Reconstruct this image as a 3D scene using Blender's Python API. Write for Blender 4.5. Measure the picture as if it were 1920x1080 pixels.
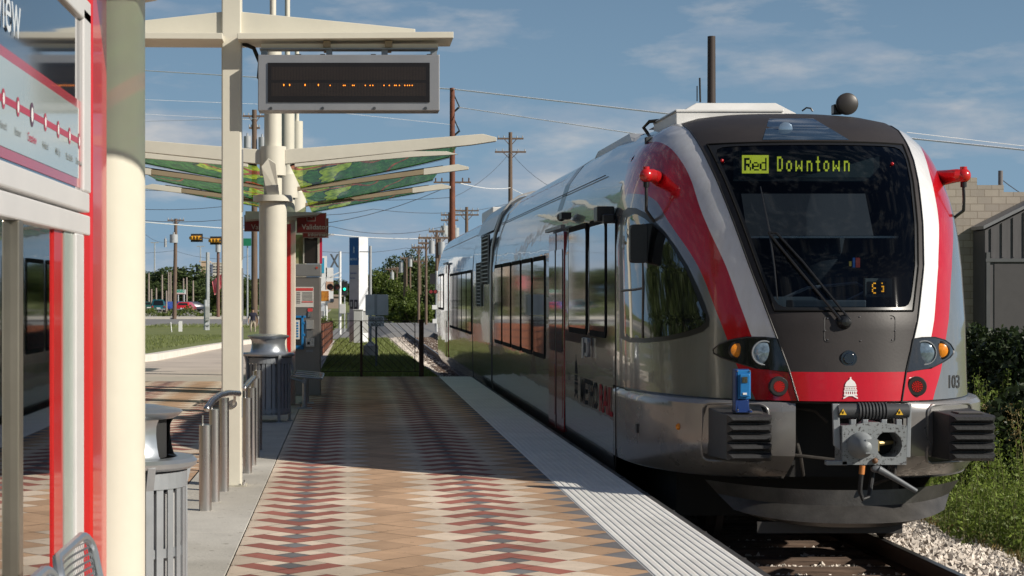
import bpy, bmesh, math, random
import numpy as np
from mathutils import Vector, Matrix
from mathutils.geometry import delaunay_2d_cdt
S=bpy.context.scene; COL=S.collection
R=random.Random(7); NR=np.random.RandomState(5)
for o in list(bpy.data.objects): bpy.data.objects.remove(o)
# ---------------------------------------------------------------- camera, sky, sun, exposure
CH=1.57; F=3500.0; VX,VY=656.0,551.0          # eye height, focal length and vanishing point (photo pixels)
cd=bpy.data.cameras.new('camera'); cam=bpy.data.objects.new('camera',cd); COL.objects.link(cam); S.camera=cam
cam.location=(0,0,CH); cam.rotation_euler=(math.radians(90),0,0)
cd.sensor_width=36; cd.lens=F/1920*36; cd.shift_x=(960-VX)/1920; cd.shift_y=(VY-540)/1920
cd.clip_start=.1; cd.clip_end=5000
cd.dof.use_dof=True; cd.dof.focus_distance=15.5; cd.dof.aperture_fstop=14
EL=math.radians(29.5); AZ=math.radians(120)
sd=Vector((math.sin(AZ)*math.cos(EL),math.cos(AZ)*math.cos(EL),math.sin(EL)))
sl=bpy.data.lights.new('sun','SUN'); sl.energy=4.7; sl.angle=math.radians(.53); sl.color=(1,.93,.82)
so=bpy.data.objects.new('sun',sl); COL.objects.link(so); so.rotation_euler=(-sd).to_track_quat('-Z','Y').to_euler(); so.location=(30,-20,40)
S.view_settings.view_transform='Standard'; S.view_settings.look='None'; S.view_settings.exposure=.14; S.view_settings.gamma=1
W=bpy.data.worlds.new('World'); S.world=W; W.use_nodes=True
nt=W.node_tree; nt.nodes.clear()
def wn(t,**k):
    n=nt.nodes.new(t)
    for a,b in k.items(): setattr(n,a,b)
    return n
out=wn('ShaderNodeOutputWorld'); bg=wn('ShaderNodeBackground'); bg.inputs[1].default_value=.055
sky=wn('ShaderNodeTexSky',sky_type='NISHITA',sun_disc=False,sun_elevation=EL,sun_rotation=AZ,air_density=1.0,dust_density=.25,ozone_density=2.5)
tc=wn('ShaderNodeTexCoord'); mp=wn('ShaderNodeMapping'); mp.inputs['Scale'].default_value=(5.5,5.5,19); mp.inputs['Location'].default_value=(2.3,.2,.9)
nz=wn('ShaderNodeTexNoise'); nz.inputs['Scale'].default_value=1.9; nz.inputs['Detail'].default_value=7; nz.inputs['Roughness'].default_value=.56
rp=wn('ShaderNodeValToRGB'); rp.color_ramp.elements[0].position=.49; rp.color_ramp.elements[0].color=(0,0,0,1); rp.color_ramp.elements[1].position=.68; rp.color_ramp.elements[1].color=(.7,.7,.7,1)
nz2=wn('ShaderNodeTexNoise'); nz2.inputs['Scale'].default_value=4.3; nz2.inputs['Detail'].default_value=5
rp2=wn('ShaderNodeValToRGB'); rp2.color_ramp.elements[0].position=.42; rp2.color_ramp.elements[0].color=(5.6,6.6,8.0,1); rp2.color_ramp.elements[1].position=.66; rp2.color_ramp.elements[1].color=(10.5,10.0,9.6,1)
mx=wn('ShaderNodeMixRGB')
L=nt.links.new
L(tc.outputs['Generated'],mp.inputs[0]); L(mp.outputs[0],nz.inputs[0]); L(mp.outputs[0],nz2.inputs[0])
L(nz.outputs[0],rp.inputs[0]); L(nz2.outputs[0],rp2.inputs[0]); L(rp.outputs[0],mx.inputs[0])
tn=wn('ShaderNodeMixRGB',blend_type='MULTIPLY'); tn.inputs[0].default_value=1; tn.inputs[2].default_value=(.68,.70,.78,1)
hz_s=wn('ShaderNodeSeparateXYZ'); L(tc.outputs['Generated'],hz_s.inputs[0]); hz_r=wn('ShaderNodeValToRGB'); he=hz_r.color_ramp.elements; he[0].position=.0; he[0].color=(.95,.95,.95,1); he[1].position=.30; he[1].color=(0,0,0,1)
L(hz_s.outputs[2],hz_r.inputs[0]); hm=wn('ShaderNodeMixRGB'); hm.inputs[2].default_value=(3.7,6.2,8.9,1); L(hz_r.outputs[0],hm.inputs[0])
L(sky.outputs[0],tn.inputs[1]); L(tn.outputs[0],hm.inputs[1]); L(hm.outputs[0],mx.inputs[1]); L(rp2.outputs[0],mx.inputs[2]); L(mx.outputs[0],bg.inputs[0]); L(bg.outputs[0],out.inputs[0])

# ---------------------------------------------------------------- helpers
def P(px,py,d): return Vector(((px-VX)*d/F, d, CH-(py-VY)*d/F))
def GX(px,d): return (px-VX)*d/F
def GZ(py,d): return CH-(py-VY)*d/F
class MB:
    def __init__(s): s.v=[]; s.f=[]; s.m=[]; s.cm=0
    def add(s,vs,fs):
        n=len(s.v); s.v+= [tuple(v) for v in vs]; s.f+=[tuple(n+i for i in f) for f in fs]; s.m+=[s.cm]*len(fs); return s
    def box(s,x0,x1,y0,y1,z0,z1):
        return s.add([(x0,y0,z0),(x1,y0,z0),(x1,y1,z0),(x0,y1,z0),(x0,y0,z1),(x1,y0,z1),(x1,y1,z1),(x0,y1,z1)],
          [(0,3,2,1),(4,5,6,7),(0,1,5,4),(1,2,6,5),(2,3,7,6),(3,0,4,7)])
    def prism(s,pts,off):
        n=len(pts); off=Vector(off); a=[Vector(p) for p in pts]
        return s.add(a+[p+off for p in a],[tuple(range(n)),tuple(reversed(range(n,2*n)))]+[(i,i+n,(i+1)%n+n,(i+1)%n) for i in range(n)])
    def tube(s,path,r,seg=10,caps=True,closed=False):
        P_=[Vector(p) for p in path]; n=len(P_); rr=r if hasattr(r,'__len__') else [r]*n
        vs=[];fs=[]; up=None
        for i,p in enumerate(P_):
            if closed: t=(P_[(i+1)%n]-P_[i-1])
            else: t=(P_[min(i+1,n-1)]-P_[max(i-1,0)])
            t.normalize()
            if up is None:
                up=Vector((0,0,1)) if abs(t.z)<.9 else Vector((1,0,0))
            a=up.cross(t); 
            if a.length<1e-6: a=Vector((1,0,0)).cross(t)
            a.normalize(); b=t.cross(a); up=b
            for k in range(seg):
                g=2*math.pi*k/seg; vs.append(p+(a*math.cos(g)+b*math.sin(g))*rr[i])
        m=n if closed else n-1
        for i in range(m):
            j=(i+1)%n
            for k in range(seg): fs.append((i*seg+k,i*seg+(k+1)%seg,j*seg+(k+1)%seg,j*seg+k))
        if caps and not closed: fs+= [tuple(reversed(range(seg))),tuple((n-1)*seg+k for k in range(seg))]
        return s.add(vs,fs)
    def lathe(s,prof,c,seg=24,axis='Z',a0=0,a1=2*math.pi,caps=False):
        c=Vector(c); full=abs(a1-a0-2*math.pi)<1e-6; m=seg if full else seg+1; vs=[];fs=[]
        for (r,h) in prof:
            for k in range(m):
                g=a0+(a1-a0)*k/seg; x,y=r*math.cos(g),r*math.sin(g)
                vs.append(c+(Vector((x,y,h)) if axis=='Z' else Vector((x,-h,y)) if axis=='Y' else Vector((h,x,y))))
        for i in range(len(prof)-1):
            for k in range(m if full else m-1):
                k2=(k+1)%m; fs.append((i*m+k,i*m+k2,(i+1)*m+k2,(i+1)*m+k))
        if caps:
            fs.append(tuple(reversed(range(m)))); fs.append(tuple((len(prof)-1)*m+k for k in range(m)))
        return s.add(vs,fs)
    def ball(s,c,r,sx=1,sy=1,sz=1,seg=14,rg=8):
        c=Vector(c); vs=[c+Vector((0,0,r*sz))];fs=[]
        for i in range(1,rg):
            t=math.pi*i/rg
            for k in range(seg):
                g=2*math.pi*k/seg; vs.append(c+Vector((r*sx*math.sin(t)*math.cos(g),r*sy*math.sin(t)*math.sin(g),r*sz*math.cos(t))))
        vs.append(c-Vector((0,0,r*sz))); e=len(vs)-1
        for k in range(seg): fs.append((0,1+k,1+(k+1)%seg))
        for i in range(rg-2):
            for k in range(seg): a=1+i*seg; fs.append((a+k,a+seg+k,a+seg+(k+1)%seg,a+(k+1)%seg))
        a=1+(rg-2)*seg
        for k in range(seg): fs.append((a+k,e,a+(k+1)%seg))
        return s.add(vs,fs)
    def build(s,name,mat,parent=None,smooth=False,bevel=0,fix=True,kind=None):
        me=bpy.data.meshes.new(name); par=parent.location if parent is not None else Vector((0,0,0))
        if parent is not None and parent.parent is not None: par=parent['wloc']
        par=Vector(par); V=[(v[0]-par.x,v[1]-par.y,v[2]-par.z) for v in s.v]
        me.from_pydata(V,[],s.f)
        mats=mat if isinstance(mat,(list,tuple)) else [mat]
        for m in mats: me.materials.append(m)
        if len(mats)>1: me.polygons.foreach_set('material_index',s.m)
        if fix or bevel:
            bm=bmesh.new(); bm.from_mesh(me)
            if fix: bmesh.ops.recalc_face_normals(bm,faces=bm.faces)
            if bevel:
                ed=[e for e in bm.edges if e.is_manifold and e.calc_face_angle(0)>.6]
                bmesh.ops.bevel(bm,geom=ed,offset=bevel,segments=2,affect='EDGES',profile=.5,clamp_overlap=True)
            bm.to_mesh(me); bm.free()
        if smooth:
            me.polygons.foreach_set('use_smooth',[True]*len(me.polygons))
            if smooth is not True or True: 
                try: me.set_sharp_from_angle(angle=math.radians(38))
                except Exception: pass
        me.update(); o=bpy.data.objects.new(name,me); COL.objects.link(o)
        if parent is not None:
            o.parent=parent; o['wloc']=list(par)
        if kind: o['kind']=kind
        return o
def empty(name,loc,label,cat,group=None):
    o=bpy.data.objects.new(name,None); COL.objects.link(o); o.location=loc; o.empty_display_size=.2
    return tag(o,label,cat,group)
def tag(o,label,cat,group=None):
    o['label']=label; o['category']=cat
    if group: o['group']=group
    return o
def kids(o): return [c for c in bpy.data.objects if c.parent==o]
def copy_tree(o,loc=None,label=None,parent=None,rot=None,scale=None):
    c=o.copy(); COL.objects.link(c)
    if parent is not None: c.parent=parent
    if loc is not None: c.location=loc
    if rot is not None: c.rotation_euler=rot
    if scale is not None: c.scale=scale
    if label: c['label']=label
    for k in kids(o): copy_tree(k,parent=c)
    return c
_m={}
def mat(name,col=(.5,.5,.5),rough=.5,metal=0,var=.12,vs=3,bump=0,bs=60,coat=0,spec=.5,col2=None,emit=0,stretch=None,attr=False,alpha=None,rvar=.1,speck=0):
    if name in _m: return _m[name]
    m=bpy.data.materials.new(name); m.use_nodes=True; n=m.node_tree.nodes; l=m.node_tree.links.new; b=n['Principled BSDF']
    t=n.new('ShaderNodeTexCoord'); mpn=n.new('ShaderNodeMapping'); l(t.outputs['Object'],mpn.inputs[0])
    if stretch: mpn.inputs['Scale'].default_value=stretch
    z=n.new('ShaderNodeTexNoise'); z.inputs['Scale'].default_value=vs; z.inputs['Detail'].default_value=6; z.inputs['Roughness'].default_value=.65; l(mpn.outputs[0],z.inputs[0])
    r=n.new('ShaderNodeValToRGB'); r.color_ramp.elements[0].position=.3; r.color_ramp.elements[1].position=.7
    c2=col2 or tuple(c*(1-var) for c in col); c1=col if col2 else tuple(min(1,c*(1+var*.6)) for c in col)
    r.color_ramp.elements[0].color=(*c2,1); r.color_ramp.elements[1].color=(*c1,1); l(z.outputs[0],r.inputs[0]); src=r.outputs[0]
    if speck:
        w1=n.new('ShaderNodeTexNoise'); w1.inputs['Scale'].default_value=speck; w1.inputs['Detail'].default_value=3; l(t.outputs['Object'],w1.inputs[0]); w2=n.new('ShaderNodeValToRGB'); w2.color_ramp.elements[0].position=.66; w2.color_ramp.elements[0].color=(1,1,1,1); w2.color_ramp.elements[1].position=.70; w2.color_ramp.elements[1].color=(.62,.60,.57,1); l(w1.outputs[0],w2.inputs[0])
        w3=n.new('ShaderNodeTexNoise'); w3.inputs['Scale'].default_value=.55; w3.inputs['Detail'].default_value=5; l(t.outputs['Object'],w3.inputs[0]); w4=n.new('ShaderNodeValToRGB'); w4.color_ramp.elements[0].position=.38; w4.color_ramp.elements[0].color=(.80,.79,.77,1); w4.color_ramp.elements[1].position=.6; w4.color_ramp.elements[1].color=(1.03,1.03,1.03,1); l(w3.outputs[0],w4.inputs[0])
        for s_ in (w2,w4):
            q=n.new('ShaderNodeMixRGB'); q.blend_type='MULTIPLY'; q.inputs[0].default_value=1; l(src,q.inputs[1]); l(s_.outputs[0],q.inputs[2]); src=q.outputs[0]
    if attr:
        a=n.new('ShaderNodeVertexColor'); a.layer_name='tint'; q=n.new('ShaderNodeMixRGB'); q.blend_type='MULTIPLY'; q.inputs[0].default_value=1
        l(src,q.inputs[1]); l(a.outputs[0],q.inputs[2]); src=q.outputs[0]
    l(src,b.inputs['Base Color']); b.inputs['Metallic'].default_value=metal; b.inputs['Coat Weight'].default_value=coat; b.inputs['Coat Roughness'].default_value=.05
    b.inputs['Specular IOR Level'].default_value=spec
    mr=n.new('ShaderNodeMapRange'); mr.inputs[3].default_value=max(.02,rough-rvar*rough*2); mr.inputs[4].default_value=min(1,rough+rvar*rough*2); l(z.outputs[0],mr.inputs[0]); l(mr.outputs[0],b.inputs['Roughness'])
    if bump:
        z2=n.new('ShaderNodeTexNoise'); z2.inputs['Scale'].default_value=bs; z2.inputs['Detail'].default_value=4; l(mpn.outputs[0],z2.inputs[0])
        bp=n.new('ShaderNodeBump'); bp.inputs['Strength'].default_value=bump; bp.inputs['Distance'].default_value=.02; l(z2.outputs[0],bp.inputs['Height']); l(bp.outputs[0],b.inputs['Normal'])
    if emit:
        b.inputs['Emission Color'].default_value=(*col,1); b.inputs['Emission Strength'].default_value=emit
    _m[name]=m; return m
def text3(s,size,org,xd,ud,m,parent,name='lettering',ext=.004,sx=1,fn=None,bold=.0,align='LEFT'):
    c=bpy.data.curves.new('t','FONT'); c.body=s; c.size=size; c.extrude=0; c.align_x=align; c.offset=bold; c.resolution_u=3
    o=bpy.data.objects.new('t',c); COL.objects.link(o); dg=bpy.context.evaluated_depsgraph_get(); me=bpy.data.meshes.new_from_object(o.evaluated_get(dg))
    bpy.data.objects.remove(o); b=MB(); xd=Vector(xd).normalized(); ud=Vector(ud).normalized(); org=Vector(org); nn=xd.cross(ud)
    vs=[org+xd*(v.co.x*sx)+ud*v.co.y+nn*ext for v in me.vertices]
    if fn: vs=[fn(v) for v in vs]
    b.add(vs,[tuple(p.vertices) for p in me.polygons]); bpy.data.meshes.remove(me)
    return b.build(name,m,parent,fix=False)
def patch(poly,fn,step,name,m,parent,smooth=True,inner=True):
    """polygon in some 2-D space, filled with a fine mesh and mapped onto a 3-D surface by fn"""
    pl=[]; n=len(poly)
    for i in range(n):
        a=Vector(poly[i]);b=Vector(poly[(i+1)%n]); k=max(1,int((b-a).length/step))
        for j in range(k): pl.append(a.lerp(b,j/k))
    xs=[p.x for p in pl]; ys=[p.y for p in pl]; pts=[]
    def inside(x,y):
        c=False; m_=len(pl)
        for i in range(m_):
            x1,y1=pl[i];x2,y2=pl[i-1]
            if (y1>y)!=(y2>y) and x<(x2-x1)*(y-y1)/(y2-y1)+x1: c=not c
        return c
    x=min(xs)+step*.5
    while x<max(xs):
        y=min(ys)+step*.5
        while y<max(ys):
            if inside(x,y) and min((Vector((x,y))-p).length for p in pl)>step*.45: pts.append(Vector((x,y)))
            y+=step
        x+=step
    N=len(pl); r=delaunay_2d_cdt(pl+pts,[],[list(range(N))],1,1e-5)
    b=MB(); b.add([fn(v.x,v.y) for v in r[0]],[tuple(f) for f in r[2]])
    return b.build(name,m,parent,smooth=smooth)
def rrect(a0,a1,b0,b1,r,k=4):
    o=[]
    for (ca,cb,g0) in ((a1-r,b1-r,0),(a0+r,b1-r,90),(a0+r,b0+r,180),(a1-r,b0+r,270)):
        for i in range(k+1):
            g=math.radians(g0+90*i/k); o.append((ca+r*math.cos(g),cb+r*math.sin(g)))
    return o
def circ(cx,cy,r,k=20): return [(cx+r*math.cos(2*math.pi*i/k),cy+r*math.sin(2*math.pi*i/k)) for i in range(k)]
def lerp_tab(t,x):
    if x<=t[0][0]: return t[0][1]
    for (a,b),(c,d) in zip(t,t[1:]):
        if x<=c: return b+(d-b)*(x-a)/(c-a)
    return t[-1][1]
# common materials
CREAM=mat('cream_paint',(.67,.635,.53),.4,var=.08,vs=1.6,bump=.05,bs=8)
STEEL=mat('brushed_steel',(.58,.56,.54),.28,1,var=.15,vs=9,stretch=(1,1,.15))
ALU=mat('silver_paint',(.42,.45,.48),.3,.75,var=.1,vs=4)
GREY=mat('grey_metal',(.33,.35,.37),.42,.4,var=.15,vs=3)
BLACK=mat('black_rubber',(.022,.022,.024),.5,var=.3,vs=12,bump=.1)
DARK=mat('dark_underframe',(.012,.012,.012),.8,var=.4,vs=6)
RED=mat('red_paint',(.50,.012,.014),.3,var=.1,vs=2,coat=.4)
CONC=mat('concrete',(.56,.53,.47),.85,var=.16,vs=1.3,bump=.15,bs=40,speck=16)
WHITE=mat('white_paint',(.78,.78,.77),.4,var=.05)
WOOD=mat('pole_wood',(.16,.11,.08),.85,var=.35,vs=3,stretch=(4,4,.4),bump=.3)
RUST=mat('rusted_steel',(.17,.055,.028),.75,var=.4,vs=4,bump=.2)
BLUE=mat('blue_plastic',(.02,.14,.42),.4)
ORANGE=mat('amber_lens',(.85,.28,.02),.25,var=.3,vs=60)
BROWN=mat('brown_steel',(.055,.022,.016),.6,var=.3)
# ---------------------------------------------------------------- setting: platform, ground, roads
PE=35.45; XL,X1,X2,XE=-.69,1.69,2.30,2.35      # platform end; paver edge, tactile left and right, platform edge
def struct(o): o['kind']='structure'; return o
Y0=-6
b=MB(); b.box(-9,X1,Y0,PE,-.9,-.022); b.box(X1,XE-.05,Y0,PE,-.9,-.012); struct(b.build('platform_base',mat('platform_concrete',(.18,.17,.16),.85,var=.2,bump=.1)))
b=MB(); b.box(XE-.05,XE,Y0,PE+.01,-.45,-.004)
y=Y0
while y<PE: b.box(XE-.052,XE+.004,y,y+.02,-.3,.002); y+=1.22
struct(b.build('platform_edge_rubber',mat('edge_rubber',(.045,.043,.042),.7,var=.25)))
# concrete strip with expansion joints
b=MB(); x0,x1=-1.335,XL-.008
y=Y0
while y<PE:
    y2=min(PE,y+3.05); b.box(x0,x1,y+.004,y2-.004,-.09,0); y=y2
struct(b.build('concrete_strip',CONC,bevel=.003))
# pavers
PAV=[mat('paver_cream',(.73,.60,.47),.85,var=.13,vs=5,attr=True,bump=.15,bs=90,speck=22),mat('paver_orange',(.57,.37,.23),.85,var=.13,vs=5,attr=True,bump=.15,bs=90,speck=22),
     mat('paver_red',(.38,.135,.10),.85,var=.15,vs=5,attr=True,bump=.15,bs=90,speck=22),mat('paver_grey',(.20,.195,.20),.85,var=.15,vs=5,attr=True,bump=.15,bs=90,speck=22)]
A_=.2178
def clip(poly,x0,x1,y0,y1):
    for ax,lim,sg in ((0,x0,1),(0,x1,-1),(1,y0,1),(1,y1,-1)):
        o=[]
        for i in range(len(poly)):
            p,q=poly[i-1],poly[i]; dp=(p[ax]-lim)*sg; dq=(q[ax]-lim)*sg
            if dp>=0: o.append(p)
            if (dp>=0)!=(dq>=0):
                t=dp/(dp-dq); o.append((p[0]+(q[0]-p[0])*t,p[1]+(q[1]-p[1])*t))
        poly=o
        if len(poly)<3: return []
    return poly
def shrink(poly,g):
    cx=sum(p[0] for p in poly)/len(poly); cy=sum(p[1] for p in poly)/len(poly); o=[]
    n=len(poly)
    for i in range(n):
        a=Vector(poly[i-1]);p=Vector(poly[i]);c=Vector(poly[(i+1)%n]); d1=(p-a).normalized(); d2=(c-p).normalized()
        n1=Vector((-d1.y,d1.x)); n2=Vector((-d2.y,d2.x)); k=(n1+n2); den=1+n1.dot(n2)
        if den<.1: o.append(tuple(p)); continue
        o.append(tuple(p+k*g/den))
    return o
def pavers(name,x0,x1,y0,y1,c0,motifs,z,full=None):
    """motif centres in units of A_; (U centre, sign)"""
    b=MB(); tint=[]
    def put(poly,m):
        q=[(c0+u*A_,v*A_) for u,v in poly]; ar=sum(q[i-1][0]*q[i][1]-q[i][0]*q[i-1][1] for i in range(len(q)))
        if ar<0: q=q[::-1]
        q=clip(shrink(q,.0022),x0+.002,x1-.002,y0,y1)
        if len(q)<3: return
        b.cm=m; b.add([(p[0],p[1],z+R.uniform(-.0008,.0008)) for p in q],[tuple(range(len(q)))]); tint.append(R.uniform(.80,1.10))
    v0=int(y0/A_)-6; v0-=v0%2; v1=int(y1/A_)+6
    for uc,sg,hi in motifs:
        v=v0
        while v<v1:
            def T(pl): return [(uc+u,(v+w) if sg>0 else (v-w)) for u,w in pl]
            put(T([(0,0),(.5,.5),(0,1),(-.5,.5)]),2)          # corner brick of the red chevron
            for s in (1,-1):
                put(T([(s*.5,.5),(s*1.5,1.5),(s*1.0,2.0),(0,1)]),2)
                put(T([(s*.5,1.5),(s*1.0,2.0),(s*.5,2.5),(0,2)]),0)
            put(T([(0,1),(.5,1.5),(0,2),(-.5,1.5)]),3)
            for i,m in enumerate(hi):
                for s in (1,-1):
                    cu=1.5+i; cv=.5+i
                    if s*cu+uc>99: continue
                    if i>=2 and s<0: continue
                    put(T([(s*(cu-1),cv),(s*cu,cv-1),(s*(cu+1),cv),(s*cu,cv+1)]),m)
            v+=2
    o=b.build(name,PAV,fix=False); me=o.data; ca=me.color_attributes.new('tint','FLOAT_COLOR','CORNER'); arr=[]
    for p,t in zip(me.polygons,tint): arr+= [t,t,t,1]*p.loop_total
    ca.data.foreach_set('color',arr); return struct(o)
sg_out=1
# motif 1 at U=0 (vertex towards the camera), motif 2 at U=6 (vertex away); shared diamonds between belong to one motif only
def pav2(name,x0,x1,y0,y1,c0,n,z):
    ms=[]
    for i in range(n):
        ms.append((6*i,1 if i%2==0 else -1,(0,1) if (n>2 or i==0) else (0,1,3)))
    return pavers(name,x0,x1,y0,y1,c0,ms,z)
pav2('paver_walkway',XL,X1,6,PE,-.345,2,0)
pav2('paver_plaza',-9,-1.343,9,33.5,-1.9-.4356*9*A_/A_*0-6*A_*5,6,0)
b=MB(); b.box(-9,-1.343,33.5,PE,-.02,0); struct(b.build('plaza_band',mat('plaza_band_mat',(.5,.45,.38),.85)))
# tactile strip
b=MB(); n=12; pt=(X2-X1)/n
for k in range(n):
    xa=X1+k*pt+.005; xb=xa+.034
    y=Y0
    b.add([(xa,Y0,-.002),(xa+.006,Y0,.0035),(xb-.006,Y0,.0035),(xb,Y0,-.002),(xa,PE,-.002),(xa+.006,PE,.0035),(xb-.006,PE,.0035),(xb,PE,-.002)],[(0,1,5,4),(1,2,6,5),(2,3,7,6),(0,3,2,1)])
b.box(X1,X2,Y0,PE,-.03,-.0005)
for k in range(n):
    xc=X1+k*pt+.0435; y=9.0
    while y<19:
        b.add([(xc-.006,y,0),(xc+.006,y,0),(xc+.006,y+.014,0),(xc-.006,y+.014,0),(xc,y+.007,.006)],[(0,1,4),(1,2,4),(2,3,4),(3,0,4)]); y+=.03
struct(b.build('tactile_strip',mat('tactile_tile',(.78,.77,.74),.55,var=.12,vs=2),fix=False))
# terrain: gently falling away beyond the platform end, ballast bed by the track
def gz(x,y):
    t=(y-PE)/75.0; far=-.02-1.0*min(1,max(0,t))
    if y<PE:
        lo=-1.05 if x>-9 else -.06
        z=lo if x>-9 else -.05
    else: z=far
    # railway formation
    tr=-.80
    if x>1.6: 
        k=min(1,(x-1.6)/1.0); zz=far+(tr-far)*k if y>PE else tr
        z=zz
    if x>6.6: z=tr-.25*min(1,(x-6.6)/2)
    return z
xs=[-2500,-900,-400,-200,-120,-80,-60,-45,-30,-20,-14,-9.02,-9,-6,-4,-2,-.8,0,.8,1.2,1.6,1.9,2.2,2.6,3.4,4.4,5.6,6.2,6.6,7.2,8,9,12,18,30,60,120,300,900,2500]
ys=[-200,-60,-20,0,10,20,30,35.3,35.5,38,42,48,55,62,70,80,90,100,110,120,140,160,190,230,300,450,900,2600]
b=MB(); b.add([(x,y,gz(x,y)) for y in ys for x in xs],[(j*len(xs)+i,j*len(xs)+i+1,(j+1)*len(xs)+i+1,(j+1)*len(xs)+i) for j in range(len(ys)-1) for i in range(len(xs)-1)])
GR=mat('lawn_grass',(.21,.235,.075),.95,col2=(.13,.155,.045),vs=.9,bump=.8,bs=30)
struct(b.build('ground',GR,fix=False))
def sheet(name,m,x0,x1,y0,y1,dz,nx=12,ny=12,fn=None):
    b=MB(); X=[x0+(x1-x0)*i/nx for i in range(nx+1)]; Y=[y0+(y1-y0)*i/ny for i in range(ny+1)]
    b.add([(x,y,(fn or gz)(x,y)+dz) for y in Y for x in X],[(j*(nx+1)+i,j*(nx+1)+i+1,(j+1)*(nx+1)+i+1,(j+1)*(nx+1)+i) for j in range(ny) for i in range(nx)])
    return struct(b.build(name,m,fix=False))
BAL=mat('ballast_bed',(.36,.32,.28),.95,col2=(.12,.10,.09),vs=18,bump=1,bs=30)
sheet('ballast_bed',BAL,2.36,5.9,9,PE,.006,10,20)
def fb(x,y): return max(gz(1.6,y)-.03,-.78) if x<1.3 else gz(x,y)
def balx(x,y): return gz(x,y)
sheet('ballast_bed_far',BAL,2.0,6.3,PE+.02,102,.012,12,40)
ASPH=mat('asphalt',(.24,.235,.23),.9,var=.15,vs=.6,bump=.2,bs=30)
# crossing road on the right of the platform and the street beyond the lawn
def rdz(x,y):
    e=min(1,max(0,min(y-102,139-y)/1.0)); t=max(gz(x,y),-.585 if x>1.5 else -2) if x<30 else gz(x,y)
    return gz(x,y)+(t-gz(x,y))*e
sheet('crossing_road',ASPH,-2.9,60,102,139,.012,60,37,rdz)
b=MB(); b.add([(-400,148,-.99),(-3,148,-.99),(-3,190,-.99),(-400,190,-.99)],[(0,1,2,3)]); struct(b.build('street',ASPH))
b=MB(); b.box(-400,-3,146.5,148,-1.02,-.90); b.box(-400,-3,190,190.6,-1.02,-.84); b.box(-400,-3,196,205,-1.02,-.9)
struct(b.build('street_kerb',mat('kerb_concrete',(.62,.58,.50),.85)))
b=MB(); b.box(-300,-3,207,300,-1.3,-.93); struct(b.build('parking_lot',mat('lot_asphalt',(.36,.34,.31),.9)))
# concrete drive beyond the plaza with its curving kerb
kp=[(-9.5,36),(-7.6,38.5),(-6.2,42),(-5.4,46),(-5.0,52),(-4.75,58),(-4.6,66),(-4.2,75),(-3.6,84)]
kp=[(-14,39),(-8.0,41.5),(-5.6,44.5),(-5.05,49),(-4.95,56),(-4.9,64),(-4.7,74),(-4.2,84),(-3.2,94)]
b=MB(); rp_=[(-1.6,36+i*7) for i in range(9)]
pl=[(-9,35.5)]+[(x,y) for x,y in kp]+[(-1.0,94),(-1.0,35.5)]
pl3=[(x,y,gz(x if x>-8.9 else -8.9,max(y,35.6))+.02) for x,y in pl]
for i in range(len(kp)-1):
    (xa,ya),(xb,yb)=kp[i],kp[i+1]
    za=gz(-3,ya)+.02; zb=gz(-3,yb)+.02
    b.add([(xa,ya,za),(-1.15,ya,za),(-1.15,yb,zb),(xb,yb,zb)],[(0,1,2,3)])
b.add([(-14,39,gz(-3,39)+.02),(-9,35.46,.0),(-1.15,35.46,.0),(-1.15,39,gz(-3,39)+.02)],[(0,1,2,3)])
struct(b.build('concrete_drive',mat('drive_concrete',(.58,.50,.42),.85,var=.14,vs=.6,bump=.1)))
b=MB()
for i in range(len(kp)-1):
    (xa,ya),(xb,yb)=kp[i],kp[i+1]; za=gz(-3,ya); zb=gz(-3,yb); w=.28; h=.2
    b.add([(xa,ya,za-.1),(xa,ya,za+h),(xa-w,ya+.1,za+h),(xa-w,ya+.1,za-.1),(xb,yb,zb-.1),(xb,yb,zb+h),(xb-w,yb+.1,zb+h),(xb-w,yb+.1,zb-.1)],[(0,1,5,4),(1,2,6,5),(2,3,7,6)])
struct(b.build('drive_kerb',mat('kerb_pale',(.72,.68,.62),.8,bump=.1)))
# lawn berm behind the kerb
def berm(x,y):
    return gz(-3,max(y,36))+.17
b=MB(); rows=[]
for i,(xa,ya) in enumerate(kp):
    rows.append([(xa-.28,ya+.1,berm(xa,ya)+.02),(xa-1.5,ya+.8,berm(xa,ya)+.06),(xa-6,ya+3,berm(xa,ya)+.1),(xa-30,ya+10,berm(xa,ya)+.1),(xa-120,ya+12,berm(xa,ya))])
rows.append([(-3.2,146.4,-.9),(-5,146.4,-.9),(-10,146.4,-.9),(-30,146.4,-.9),(-130,146.4,-.9)])
b.add([p for r in rows for p in r],[(j*5+i,j*5+i+1,(j+1)*5+i+1,(j+1)*5+i) for j in range(len(rows)-1) for i in range(4)])
struct(b.build('lawn',GR))
b=MB(); y=PE+.1
b.add([(-1.15,36,gz(0,36)+.02),(-.62,36,gz(0,36)+.02),(-.75,94,gz(0,94)+.03),(-1.15,94,gz(0,94)+.03)],[(0,1,2,3)]); struct(b.build('footpath',mat('path_concrete',(.62,.57,.5),.85)))
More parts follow.
